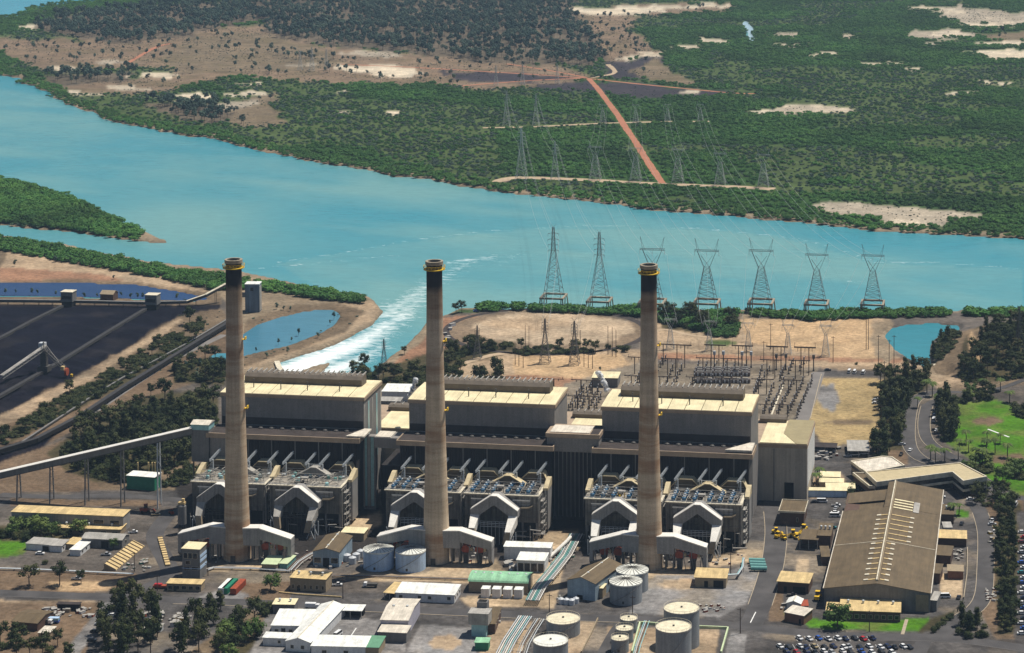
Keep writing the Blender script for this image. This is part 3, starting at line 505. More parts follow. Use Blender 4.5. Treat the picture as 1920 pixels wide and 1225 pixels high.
for k, p in PONDS.items():
    c = {'long_pond': ((0.007, 0.032, 0.11), (0.012, 0.045, 0.14)), 'settling_pond': ((0.055, 0.18, 0.26), (0.08, 0.21, 0.27)), 'lagoon': ((0.03, 0.20, 0.25), (0.035, 0.22, 0.27)), 'creek': ((0.35, 0.5, 0.6), (0.4, 0.55, 0.6)), 'far_estuary': ((0.04, 0.27, 0.38), (0.05, 0.3, 0.4))}.get(k, ((0.04, 0.2, 0.27), (0.05, 0.22, 0.28)))
    mx, my = sum(q[0] for q in p)/len(p), sum(q[1] for q in p)/len(p)
    pts = [G(mx+(x-mx)*1.12, my+(y-my)*1.25, -0.9) for x, y in p]
    mb = MB(); n = len(pts); mb.add([(q.x, q.y, q.z) for q in pts], [tuple(range(n)) if True else None]); o = mb.build(k, [water_mat(k+'_water', *c, bump=0.1)]); tag(o, kind='structure')
    if o.data.polygons[0].normal.z < 0: o.data.flip_normals()
# ---------------------------------------------------------------- roads and tracks
def ribbon(name, pts, wid, m, z=0.03, seg=6.0, wob=0.0, thick=None, offs=0.0, world=False, kind='structure'):
    P = [Vector((p[0], p[1], 0)) if world else G(*p) for p in pts]
    Pp = [P[0]]+P+[P[-1]]; S = []
    for i in range(1, len(Pp)-2):
        a, b_, c, d = Pp[i-1], Pp[i], Pp[i+1], Pp[i+2]; n = max(2, int((c-b_).length/seg))
        for k in range(n):
            t = k/n; S.append(0.5*((2*b_)+(c-a)*t+(2*a-5*b_+4*c-d)*t*t+(3*b_-a-3*c+d)*t**3))
    S.append(P[-1]); vs = []; fs = []
    for i, p in enumerate(S):
        t = (S[min(i+1, len(S)-1)]-S[max(i-1, 0)]); t.z = 0
        if t.length < 1e-6: t = Vector((1, 0, 0))
        t.normalize(); nrm = Vector((-t.y, t.x, 0)); q = p+nrm*offs; w2 = wid/2*(1+wob*(random.random()-0.5))
        zq = z+float(HG(q.x, q.y))
        l = q+nrm*w2; r = q-nrm*w2; vs += [(l.x, l.y, zq), (r.x, r.y, zq)]
    n = len(S)
    for i in range(n-1): fs.append((2*i, 2*i+1, 2*i+3, 2*i+2))
    if thick:
        vs += [(x, y, z0-thick) for x, y, z0 in vs]; o = 2*n
        for i in range(n-1): fs += [(2*i, 2*i+2, o+2*i+2, o+2*i), (2*i+3, 2*i+1, o+2*i+1, o+2*i+3)]
        fs += [(0, o, o+1, 1), (2*n-1, o+2*n-1, o+2*n-2, 2*n-2)]
    mb = MB(); mb.add(vs, fs); return tag(mb.build(name, m), kind=kind)
for p, wd in [([(1104, 148), (1122, 168), (1140, 192), (1158, 216), (1172, 238), (1190, 264), (1206, 290), (1224, 318), (1242, 344)], 7.5)]: ribbon('red_dirt_track', p, wd, 'dirt_road', 0.12, wob=0.3)
for p, wd, mm in [([(640, 121), (760, 126), (900, 134), (1000, 140), (1100, 147)], 6, 'dirt_road'), ([(1100, 147), (1180, 156), (1280, 166), (1380, 175), (1460, 176)], 6, 'dirt_road'), ([(860, 162), (930, 156), (1020, 150), (1100, 147)], 6, 'dirt_road'),
    ([(905, 240), (1000, 238), (1100, 233), (1180, 230), (1272, 228)], 8, 'tan_track'), ([(1296, 228), (1330, 228)], 8, 'tan_track'), ([(935, 342), (960, 334), (1040, 335), (1140, 340), (1250, 346), (1360, 350), (1452, 355)], 14, 'tan_track'),
    ([(950, 120), (990, 126), (1050, 136), (1100, 146)], 5, 'dirt_road'), ([(1140, 121), (1152, 137), (1110, 146)], 7, 'tan_track'), ([(240, 118), (290, 90), (320, 82)], 7, 'dirt_road'), ([(1205, 640), (1240, 618), (1290, 628), (1340, 633), (1400, 630)], 4, 'tan_track'), ([(830, 705), (850, 690), (900, 672), (960, 662), (1130, 658)], 6, 'tan_track')]:
    ribbon('track', p, wd, mm, 0.10, wob=0.35)
ring = [(1024+188*math.cos(t), 622+43*math.sin(t)) for t in np.linspace(0, 2*math.pi, 33)]; ribbon('ring_track', ring, 5, 'ledge_roof', 0.1)
ROADS = [('main_road', [(-60, 1110), (150, 1118), (330, 1126), (480, 1131), (700, 1141), (900, 1150), (1080, 1158), (1200, 1162), (1300, 1167), (1400, 1176), (1500, 1186), (1620, 1194), (1740, 1196), (1830, 1203), (1960, 1222)], 9),
 ('side_road', [(1408, 1172), (1425, 1135), (1440, 1090), (1450, 1050), (1455, 1000), (1452, 960), (1450, 938)], 11),
 ('access_road', [(1985, 700), (1920, 722), (1850, 738), (1790, 737), (1745, 738), (1716, 750), (1706, 775), (1703, 820), (1712, 848), (1740, 866), (1800, 880), (1850, 905), (1880, 930), (1930, 935)], 8),
 ('return_road', [(1758, 752), (1738, 762), (1733, 785), (1734, 812), (1745, 832), (1775, 852), (1810, 868)], 7),
 ('right_road', [(1822, 938), (1838, 962), (1848, 1000), (1848, 1060), (1844, 1115), (1828, 1142), (1800, 1160), (1775, 1180), (1762, 1198)], 8),
 ('lower_road', [(1178, 1163), (1160, 1185), (1138, 1225), (1120, 1260)], 9), ('yard_road', [(325, 955), (300, 985), (290, 1010), (310, 1050), (318, 1078), (280, 1100), (230, 1118)], 9), ('west_road', [(0, 928), (100, 932), (230, 930), (340, 938)], 7),
 ('switchyard_road', [(1535, 698), (1522, 740), (1500, 800)], 8), ('conveyor_road', [(150, 790), (260, 715), (330, 672), (420, 628)], 6), ('gate_road', [(1735, 1196), (1718, 1235)], 7)]
for nm, p, wd in ROADS:
    ribbon(nm, p, wd, 'asphalt' if 'switch' not in nm and 'conv' not in nm else 'asphalt_light', 0.03 if nm == 'main_road' else 0.045 if nm in ('return_road', 'gate_road', 'lower_road') else 0.06 if nm != 'switchyard_road' else 0.05)
for nm in ('side_road', 'access_road', 'return_road', 'right_road'):
    p, wd = [(q[1], q[2]) for q in ROADS if q[0] == nm][0]
    for s in (-1, 1): ribbon('kerb', p[1:-1], 0.32, 'kerb', 0.16, offs=s*(wd/2+0.25), thick=0.15)
ribbon('kerb', ROADS[0][1][2:9], 0.4, 'kerb', 0.15, offs=-4.8, thick=0.14)
for i in range(34):                                     # centre dashes of the main road
    a = i*0.028; P = ROADS[0][1]; t = a*(len(P)-2); k = int(t); f = t-k
    if k >= len(P)-1: break
for (a, b_) in [((1407, 1168), (1417, 1148)), ((656, 1196), (668, 1178))]: ribbon('lane_mark', [a, b_], 0.5, 'paint_white', 0.09)
ribbon('edge_line', ROADS[0][1], 0.22, 'asphalt_light', 0.07, offs=-4.1)
# ---------------------------------------------------------------- power station
BX = [-388.5, -283.5, -178.0]; YF, YB, HB = 1210.0, 1246.0, 59.6
POS3 = ['leftmost', 'middle', 'rightmost']
def chimney(i, x, y):
    t = thing('chimney', ['tall banded concrete chimney standing leftmost, behind the blue-banded tower', 'tall concrete chimney in the middle, beside the two blue tanks', 'tall concrete chimney standing rightmost, behind the ribbed grey tanks'][i], 'chimney', (x, y, 0), 0, 'the three tall chimneys')
    mb = MB(); pr = []
    for z in np.linspace(0, 151, 30): pr.append((3.95+3.0*((1-z/151)**1.7), float(z)))
    pr += [(3.9, 151), (3.2, 151), (3.2, 146)]; mb.lathe(pr, n=40, cap=False); mb.build('shaft', 'chimney_shaft', t, smooth=False)
    mb = MB(); mb.lathe([(3.3, 150.9), (4.45, 150.9), (4.45, 152.6), (3.3, 152.6), (3.3, 150.9)], n=32, cap=False); mb.build('top_rim', 'concrete', t)
    mb = MB(); mb.lathe([(3.2, 144), (3.15, 144.02), (0.02, 144.02)], n=24, cap=False); mb.build('flue_mouth', 'dark_open', t)
    mb = MB(); mb.lathe([(4.0, 148.3), (5.4, 148.3), (5.4, 148.65), (4.0, 148.65), (4.0, 148.3)], n=32, cap=False); mb.build('gallery', 'yellow', t)
    mb = MB()
    for k in range(20):
        a = 2*math.pi*k/20; b = 2*math.pi*(k+1)/20
        for z in (149.6, 150.3): mb.bar((5.45*math.cos(a), 5.45*math.sin(a), z), (5.45*math.cos(b), 5.45*math.sin(b), z), 0.09)
        mb.bar((5.45*math.cos(a), 5.45*math.sin(a), 149), (5.45*math.cos(a), 5.45*math.sin(a), 150.3), 0.08)
    mb.build('railing', 'yellow', t)
    mb = MB(); zc = 112; r = 4.25; mb.box(r, r+1.6, -1.2, 1.2, zc, zc+0.3); mb.box(r+1.2, r+1.6, -1.2, 1.2, zc+0.3, zc+1.5); mb.build('warning_light_platform', 'yellow', t)
    mb = MB(); zc = 77; r = 4.9; mb.box(r, r+1.6, -1.2, 1.2, zc, zc+0.3); mb.box(r+1.2, r+1.6, -1.2, 1.2, zc+0.3, zc+1.5); mb.build('warning_light_platform', 'yellow', t)
    mb = MB(); mb.box(-1.2, 1.2, -7.3, -6.5, 0, 3.2); mb.build('door', 'steel_dark', t)
CHX = [(-388.3, 1118), (-287.8, 1128), (-180.4, 1134)]
for i, (x, y) in enumerate(CHX): chimney(i, x, y)
def boiler(i, X):
    t = thing('boiler_house', [['grey boiler house with a yellow roof, furthest left beside the scrub', 'grey boiler house with a yellow roof, between the other two', 'grey boiler house with a yellow roof, next to the switchyard and tall end wall'][i]][0], 'building', (X, YF, 0), 0, 'boiler houses of the power station')
    D = YB-YF; W = 40.5
    mb = MB(); mb.box(-W+.6, W-.6, 0.6, D-.6, 0, HB-2.4); mb.build('upper_wall', 'block_wall', t)
    mb = MB(); mb.box(-W, W, 0, D, HB-2.4, HB-0.6); mb.build('fascia', 'fascia', t)
    n = 9                                               # roof sheets, one panel between each pair of seams
    for k in range(n):
        x0 = -W+k*2*W/n; x1 = x0+2*W/n-0.25
        mb = MB(); mb.prismX([(0.3, HB-0.6), (0.3, HB-0.35), (19, HB+0.35), (D-0.3, HB-0.2), (D-0.3, HB-0.6)], x0+0.15, x1); mb.build('roof_panel', 'cream_roof', t)
    mb = MB(); mb.box(-W+.3, W-.3, 0.3, D-.3, HB-0.75, HB-0.55); mb.build('roof_gutter', 'steel_dark', t)
    mb = MB(); c0, c1 = -33.0, 33.5
    mb.prismX([(19.5, HB), (19.3, HB+3.8), (21.5, HB+5.4), (28.0, HB+5.4), (29.0, HB+3.6), (29, HB)], c0, c1); mb.build('ridge_ventilator', 'vent_grey', t)
    for k in range(23):
        x = c0+0.6+k*(c1-c0-1.2)/22; mb = MB(); mb.box(x-.22, x+.22, 22.6, 30.5, HB+5.4, HB+6.0); mb.build('ventilator_rib', 'grey_roof', t)
    for x in (-25, -9, 6, 24): mb = MB(); mb.cyl(x, 9+(x % 3), HB, HB+4.3, 0.28, 6); mb.cyl(x, 9+(x % 3), HB+4.3, HB+4.8, 0.45, 6); mb.build('roof_stack', 'steel_dark', t)
    # flat step in front of the block: roof, rim and the tall ribbed wall below
    mb = MB(); mb.box(-W-1, W+2, -18, -0.05, 40.5, 41.6); mb.build('ledge_roof', 'ledge_roof', t)
    mb = MB(); mb.box(-W-1.5, W+2.5, -18.7, -18.05, 39.4, 42.0); mb.box(-W-1.5, -W-1.0, -18.05, -0.1, 39.4, 42.0); mb.box(W+2, W+2.5, -18.05, -0.1, 39.4, 42.0); mb.build('ledge_rim', 'fascia', t)
    for k in range(12): mb = MB(); x = -34+k*6; mb.lathe([(1.5, 41.6), (1.5, 42.0), (0.9, 42.4), (0.2, 42.6)], x, -4.5, 8); mb.build('roof_fan', 'steel_dark', t)
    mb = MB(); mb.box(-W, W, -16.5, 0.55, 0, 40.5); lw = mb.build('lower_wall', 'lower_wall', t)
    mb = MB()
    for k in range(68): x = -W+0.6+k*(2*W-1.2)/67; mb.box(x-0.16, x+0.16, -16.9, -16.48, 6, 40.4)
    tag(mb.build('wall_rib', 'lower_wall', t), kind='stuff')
    for k in range(6):
        x = -32+k*13; mb = MB(); mb.box(x-0.25, x+0.25, -17.3, -16.9, 22, 40.3); mb.build('downpipe', 'grey_wall', t)
    mb = MB()
    if i == 0: mb.prismZ([(35, -17), (45, -17), (45, -2), (41, -2)], 42.05, 42.9); mb.build('corner_roof', 'pale_roof', t)
    if i == 2:
        mb.prismZ([(28, -15.5), (42.2, -15.5), (42.2, -1), (39.5, -1)], 42.05, 43.2); mb.build('corner_roof', 'pale_roof', t)
        mb = MB()
        for k in range(9): mb.box(40.5, 40.9, -15+k*1.9, -14.2+k*1.9, 3, 38)
        mb.build('side_buttress', 'block_wall', t)
    # yellow obstacle lamps and side glazing
    if i == 0:
        for k, x in enumerate((1.5, 9, 17, 25, 33)): mb = MB(); mb.box(W-0.62, W-0.5, x, x+(2.6 if k % 2 else 1.5), 20, HB-5); mb.build('light_strip', ['glass_blue', 'grey_roof'][k % 2 == 0], t)
    mb = MB(); mb.box(-W+1, W-1, 0.5, 0.58, 42, 46); mb.build('wall_foot_band', 'ledge_roof', t)  # dark band along the foot of the upper wall
    return t
for i, X in enumerate(BX): boiler(i, X)
# turbine hall: long low roof behind the blocks, tall pale end at the right
YB = 1248.0
t = thing('turbine_hall', 'long yellow-roofed turbine hall with a tall pale end wall right of the boiler houses', 'building', (0, YB, 0))
hx0, hx1, HH = -432.0, -111.5, 32.0
mb = MB(); mb.box(hx0, hx1-0.3, 0.3, 48, 0, HH-2.4); mb.build('wall', 'hall_wall', t)
mb = MB(); mb.box(hx0-.2, hx1, 0, 48.3, HH-2.4, HH-0.3); mb.build('fascia', 'fascia', t)
for a, b_ in [(-353, -318), (-246, -217)]:
    mb = MB(); mb.box(a, b_, 0.3, 34, HH-0.3, HH+0.2); mb.build('roof_panel', 'cream_roof', t)
    mb = MB(); mb.prismX([(35, HH), (35, HH+2.2), (36.5, HH+3.2), (41, HH+3.2), (42, HH)], a-2, b_+2); mb.build('ridge_ventilator', 'vent_grey', t)
    for k in range(8): mb = MB(); x = a+1+k*(b_-a-2)/7; mb.box(x-.2, x+.2, 36.5, 42, HH+3.2, HH+3.8); mb.build('ventilator_rib', 'grey_roof', t)
mb = MB(); mb.prismZ([(-137.6, 0.3), (hx1-6.5, 0.3), (-126.4, 19), (-126.4, 44), (-137.6, 44)], HH-0.3, HH+0.25); mb.build('roof_panel', 'cream_roof', t)
mb = MB(); mb.prismZ([(hx1-6.1, 0.3), (hx1-.3, 0.3), (hx1-.3, 47.8), (-126.0, 47.8), (-126.0, 19)], HH-0.3, HH+0.15); mb.build('roof_slope', mat('khaki_roof', (0.30, 0.25, 0.14), 0.7, 0.1, 0.2), t)
mb = MB(); mb.prismX([(40, HH), (40, HH+2.2), (41.5, HH+3.2), (46, HH+3.2), (47, HH)], -142, -127); mb.build('ridge_ventilator', 'vent_grey', t)
mb = MB(); mb.box(-124, -119, -0.1, 0.25, 0, 10.5); mb.build('door', 'dark_open', t)
mb = MB(); mb.box(hx1-.28, hx1-.1, 2, 46, 8, HH-3); mb.build('side_cladding', 'white_wall', t)
mb = MB(); mb.box(-130, -129.6, -0.2, 0.25, 0, HH-3); mb.build('downpipe', 'grey_wall', t)
# links between the blocks
t = thing('stair_tower', 'narrow tower with tall green glazed strips between the first two boiler houses', 'tower', (-341.5, 1203, 0))
mb = MB(); mb.box(-5.2, 1.2, 0.5, 5, 0, 40); mb.build('wall', 'block_wall', t)
for a, b_, m in [(-4.6, -3.4, 'glass_blue'), (-3.0, -1.7, 'grey_roof'), (-1.3, 0.4, 'glass_blue')]: mb = MB(); mb.box(a, b_, 0.25, 0.49, 2, 39.5); mb.build('glazing', m, t)
t = thing('link_building', 'dark link block with a pale walkway roof between the first two boiler houses', 'building', (-330, 1212, 0))
mb = MB(); mb.box(-9.5, 5.0, 0, 35.8, 0, 22); mb.build('wall', 'lower_wall', t)
mb = MB(); mb.box(-9.8, 5.0, -12, 0.3, 35.0, 40.5); mb.build('bridge_beam', 'block_wall', t)
mb = MB(); mb.box(-9.7, -1.0, -11.5, -0.5, 40.5, 41.0); mb.build('walkway_roof', 'pale_roof', t)
t = thing('transfer_house', 'dark block with a pale flat roof bridging the second and third boiler houses', 'building', (-231, 1200, 0))
mb = MB(); mb.box(-13.5, 13.2, 0.4, 47.8, 0, 38); mb.build('wall', 'lower_wall', t)
mb = MB(); mb.box(-14, 13.8, -3.5, 14, 38, 45.6); mb.build('upper_wall', 'block_wall', t)
mb = MB(); mb.box(-14.6, 14.4, -4.1, 14.3, 45.6, 47.8); mb.build('fascia', 'fascia', t)
mb = MB(); mb.box(-12.5, 8.8, -2.5, 11, 47.8, 48.25); mb.build('roof', 'pale_roof', t); mb = MB(); mb.box(9.2, 13.6, -3.3, 13.6, 47.8, 48.0); mb.build('roof_well', 'ledge_roof', t)
for k in range(12): mb = MB(); mb.box(-13+k*2.2, -12.6+k*2.2, 0.1, 0.38, 2, 37.5); mb.build('wall_rib', 'block_wall', t)
# ------------------------------------------------------------ precipitators
def precip(i, s, X, old):
    side = ['left', 'right'][s]; x0 = [-40.8, 1.4][s]; x1 = [-1.4, 39.8][s]; W = x1-x0; c = (x0+x1)/2
    t = thing('precipitator', f'dust collector block {side} of the {POS3[i]} chimney, ' + ('cluttered with pipes on top' if old else 'rows of blue motors on its pale deck'), 'precipitator', (X+c, 1166, 0), 0, 'dust collectors behind the chimneys')
    h = W/2; Hh = 22.6
    mb = MB(); mb.box(-h, h, 0, 22, 9, Hh); mb.build('casing', 'precip_wall', t)
    mb = MB(); mb.box(-h+1.5, h-1.5, 1.2, 20, 3.5, 9); mb.box(-h+4, -h+10, 2, 18, 0, 3.5); mb.box(h-10, h-4, 2, 18, 0, 3.5); mb.build('hopper_level', 'dark_open', t)
    for x in np.linspace(-h+0.6, h-0.6, 6):
        for yy in (0, 20.5): MB().box(x-.45, x+.45, yy, yy+0.9, 0, 9).build('column', 'grey_wall', t)
    mb = MB(); mb.box(-h-0.6, h+0.6, -0.6, 22.4, Hh, Hh+0.5); mb.build('roof_deck', 'deck_mid', t); MB().box(-h-0.7, h+0.7, -0.9, 0.5, Hh+0.52, Hh+0.75).build('deck_edge', 'deck_pale', t); MB().box(h-.6, h+.7, .55, 22.4, Hh+.52, Hh+.75).build('deck_edge', 'deck_pale', t)
    for a, b_ in [(-h+3.2, -4.0), (6.0, h-4)]: mb = MB(); mb.box(a, b_, -0.35, -0.02, Hh-2.3, Hh-1.7); mb.build('sill', 'duct_top', t)
    for a, b_ in [(-h+3.2, -4.0), (6.0, h-4)]: mb = MB(); mb.box(a, b_, -0.15, -0.01, Hh-5.6, Hh-2.4); mb.build('wall_panel', 'duct_grey', t)
    mb = MB(); mb.box(h+0.02, h+0.5, 0, 22, Hh-1.2, Hh-0.6)
    for k in range(6): mb.box(h+0.02, h+0.6, 1+k*4, 1.5+k*4, 2, Hh-0.6)
    mb.build('side_frame', 'grey_roof', t)
    xs = [-h+3.2+k*2.75 for k in range(6)]+[2.6+k*2.75 for k in range(6)]
    if not old:
        for x in xs:
            for yy in (3.0, 7.2, 11.4, 15.6):
                k = xs.index(x) % 2
                if k == 0:
                    mb = MB(); mb.lathe([(1.0, Hh+0.5), (1.15, Hh+1.2), (1.15, Hh+2.2), (0.8, Hh+2.5)], x, yy, 8); mb.build('motor', 'motor_blue', t)
                    mb = MB(); mb.lathe([(0.55, Hh+2.5), (0.55, Hh+3.1), (0.2, Hh+3.3)], x, yy, 6); mb.build('motor_cap', 'steel_light', t)
                else: mb = MB(); mb.box(x-1.1, x+1.1, yy-0.9, yy+0.9, Hh+0.5, Hh+1.9); mb.build('transformer', 'steel_dark', t)
    mb = MB(); r = random.Random(i*7+s)
    for k in range(44 if not old else 80):
        x = r.uniform(-h+2, h-2); yy = r.uniform(1.5, 20); z = Hh+r.uniform(0.9, 2.9)
        if r.random() < .5: mb.bar((x-r.uniform(1, 4), yy, z), (x+r.uniform(1, 4), yy+r.uniform(-.3, .3), z+(r.uniform(-.8, .8) if old else 0)), 0.2)
        else: mb.bar((x, yy-r.uniform(1, 3), z), (x+(r.uniform(0, 2) if old else 0), yy+r.uniform(1, 3), z), 0.2)
        mb.bar((x, yy, Hh+.5), (x, yy, z), 0.13)
    for yy in (1.0, 9.2, 17.5): mb.bar((-h+1, yy+4, Hh+3.1), (h-1, yy+4, Hh+3.1), 0.17)
    tag(mb.build('pipework', 'grey_roof', t), kind='stuff')
    if old:
        for k in range(9):
            x = r.uniform(-h+3, h-3); yy = r.uniform(2, 18); mb = MB(); mb.lathe([(1.0, Hh+.5), (1.0, Hh+2), (0.6, Hh+2.3)], x, yy, 8); mb.build('motor', 'teal' if k % 2 else 'glass_blue', t)
    mb = MB()
    for k in range(15): x = -h+0.8+k*(W-1.6)/14; mb.box(x-.14, x+.14, -.32, -.01, 9.2, Hh-.1)
    for z in (11.5, 15.5, 19): mb.box(-h, h, -.28, -.01, z, z+.25)
    tag(mb.build('wall_rib', 'precip_wall', t), kind='stuff')
    mb = MB()                                           # stair tower and handrails on the right-hand side
    for k in range(7): z = 2+k*2.9; mb.box(h+.7, h+2.4, 3+(k % 2)*6, 9+(k % 2)*6, z, z+.18); mb.bar((h+1.5, 3, z), (h+1.5, 14, z+2.9 if k % 2 else z-2.9 if k else 0), .14); mb.bar((h+2.4, 2, z+1.1), (h+2.4, 15, z+1.1), .09)
    for yy in (2, 8, 15): mb.bar((h+2.4, yy, 0), (h+2.4, yy, Hh+1.4), .16)
    tag(mb.build('stair', 'grey_roof', t), kind='stuff'); mb = MB()
    for yy in (-.4, 22.2): mb.bar((-h-.4, yy, Hh+1.6), (h+.4, yy, Hh+1.6), .09); mb.bar((-h-.4, yy, Hh+1.05), (h+.4, yy, Hh+1.05), .07)
    for k in range(19): x = -h-.4+k*(W+.8)/18; mb.bar((x, -.4, Hh+.5), (x, -.4, Hh+1.6), .07)
    tag(mb.build('handrail', 'steel_light', t), kind='stuff'); mb = MB()
    for k in range(10):
        x = r.uniform(-h+1, h-1); y_ = r.uniform(-7, -1); z = r.uniform(2, 9); mb.bar((x, y_, z), (x+r.uniform(2, 8), y_, z+r.uniform(-.5, .5)), r.uniform(.15, .4), 6); mb.bar((x, y_, 0), (x, y_, z+2), .16)
    tag(mb.build('lower_pipework', 'grey_roof', t), kind='stuff')
    mb = MB(); mb.box(-3.2, 0.6, 2.5, 5, Hh+3.6, Hh+4.2); mb.build('hoist_canopy', 'grey_roof', t)
    mb = MB()
    for x in (-3, .4): mb.box(x-.15, x+.15, 3, 3.3, Hh+.5, Hh+3.6)
    mb.box(-2.4, -1.6, 1.5, 4, Hh+.5, Hh+2.4); mb.build('hoist', 'yellow' if (i, s) in ((2, 0), (0, 0)) else 'steel_dark', t)
    # arched outlet duct across the front
    pk, foot, th = (24.7, 17.3, 0) if not old else (24.6, 17.0, 0)
    half = 12.4 if not old else 11.8; cx = [-23.5, 18.6][s]-c
    oy0, oy1 = -8.5, -0.05
    A = [(cx-half, foot), (cx-1.2, pk), (cx+1.2, pk), (cx+half, foot), (cx+half, 13.6), (cx+half-4.4, 13.6), (cx+half-5.6, 15.8), (cx+1.2, 20.2), (cx-1.2, 20.2), (cx-half+5.6, 15.8), (cx-half+4.4, 13.6), (cx-half, 13.6)]
    if old: A = [(cx-half, foot-1), (cx-half+1, foot+1), (cx-2.6, pk), (cx+2.6, pk), (cx+half-1, foot+1), (cx+half, foot-1), (cx+half, 14.2), (cx+half-4.6, 14.2), (cx+half-5, 16), (cx+2, 20.6), (cx-2, 20.6), (cx-half+5, 16), (cx-half+4.6, 14.2), (cx-half, 14.2)]
    # split the arch into convex pieces so that it stays clean
    ad = thing('outlet_duct', None, None); del_parent = ad; ad.parent = t; ad.name = 'arched_duct'
    mb = MB(); inner = [(cx-half+5.2, 15.0), (cx, 20.2), (cx+half-5.2, 15.0)]
    mb.prismY([(cx-half, foot), (cx-half, 13.6), (cx-half+4.6, 13.6), (cx-half+5.2, 15.0)], oy0, oy1)
    mb.prismY([(cx-half, foot), (cx-half+5.2, 15.0), (cx, 20.2), (cx, pk), (cx-1.6, pk)], oy0, oy1)
    mb.prismY([(cx, pk), (cx, 20.2), (cx+half-5.2, 15.0), (cx+half, foot), (cx+1.6, pk)], oy0, oy1)
    mb.prismY([(cx+half, foot), (cx+half-5.2, 15.0), (cx+half-4.6, 13.6), (cx+half, 13.6)], oy0, oy1)
    mb.build('duct_face', 'duct_grey', ad); mb = MB()
    for k in range(9):
        u = -1+2*(k+.5)/9; xx = cx+u*(half-1.5); zt_ = pk-abs(u)*(pk-foot)*.93; zb_ = 20.0-abs(u)*5.2; mb.box(xx-.12, xx+.12, oy0-.22, oy0-.01, max(13.8, zb_+.1), zt_-.4)
    tag(mb.build('duct_stiffener', 'duct_grey', ad), kind='stuff')
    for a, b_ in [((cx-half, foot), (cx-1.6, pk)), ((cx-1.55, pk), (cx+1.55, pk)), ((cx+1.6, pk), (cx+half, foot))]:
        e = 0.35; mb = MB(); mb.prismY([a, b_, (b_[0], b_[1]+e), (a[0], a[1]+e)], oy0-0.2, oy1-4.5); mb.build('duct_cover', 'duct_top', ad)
    for sg in (-1, 1):
        xa = cx+sg*(half-2.4); mb = MB()
        zt, zb, yb = 13.7, (11.2, 9.8)[sg > 0 if s else sg < 0], (-19 if not old else -15)
        w1, w2 = 2.35, 1.5
        vs = [(xa-w1, oy0, zt+1.2), (xa+w1, oy0, zt+1.2), (xa+w2-sg*.6, yb, zb), (xa-w2-sg*.6, yb, zb), (xa-w1, oy0, zt-3), (xa+w1, oy0, zt-3), (xa+w2-sg*.6, yb, zb-4), (xa-w2-sg*.6, yb, zb-4)]
        mb.add(vs, [(3, 2, 1, 0), (4, 5, 6, 7), (2, 3, 7, 6), (1, 2, 6, 5), (0, 4, 7, 3), (0, 1, 5, 4)]); ch = mb.build('chute', 'duct_top' if not old else 'grey_roof', ad)
        mb = MB(); vs2 = [(xa-w2-sg*.6, yb, zb-.2), (xa+w2-sg*.6, yb, zb-.2), (xa+w2-sg*1.6, yb-1.5, zb-6), (xa-w2-sg*1.6, yb-1.5, zb-6), (xa-w2-sg*.6, yb+2.5, zb-.4), (xa+w2-sg*.6, yb+2.5, zb-.4), (xa+w2-sg*1.6, yb+1.5, zb-6), (xa-w2-sg*1.6, yb+1.5, zb-6)]
        mb.add(vs2, [(0, 1, 2, 3), (5, 4, 7, 6), (1, 5, 6, 2), (4, 0, 3, 7), (0, 4, 5, 1), (3, 2, 6, 7)]); mb.build('chute_outlet', 'tan_wall', ad)
        mb = MB()
        for yy in (yb, yb+6):
            mb.bar((xa-2*sg, yy, 0), (xa+2*sg, yy, zb), 0.25); mb.bar((xa+2*sg, yy, 0), (xa-2*sg, yy, zb), 0.25); mb.bar((xa+2.4*sg, yy, 0), (xa+2.4*sg, yy, zb-2), 0.28)
        mb.build('chute_trestle', 'steel_light', ad)
    mb = MB()
    for z in (11.0, 9.2):
        mb.bar((cx-7, oy0-1, z), (cx+7, oy0-1, z), 0.2); mb.bar((cx-7, oy0-1, z+0.9), (cx+7, oy0-1, z+0.9), 0.12)
    for k in range(8): mb.bar((cx-7+2*k, oy0-1, 0), (cx-7+2*k, oy0-1, 12), 0.12)
    mb.build('access_frame', 'steel_light' if not old else 'steel_dark', t)
    mb = MB(); mb.box(cx-9, cx+9, -6, -0.1, 0, 9); mb.build('fan_room', 'dark_open', t)
    mb = MB(); mb.prismY([(cx+half+0.3, 16.9), (cx+half+4.5, 17.1), (cx+half+6.5, 18.3), (cx+half+6.5, 18.7), (cx+half+4.5, 17.8), (cx+half+0.3, 17.6)], -3, -0.1); mb.build('bracket_roof', 'tan_wall', t)
    return t
for i, X in enumerate(BX):
    for s in (0, 1): precip(i, s, X, i == 0)
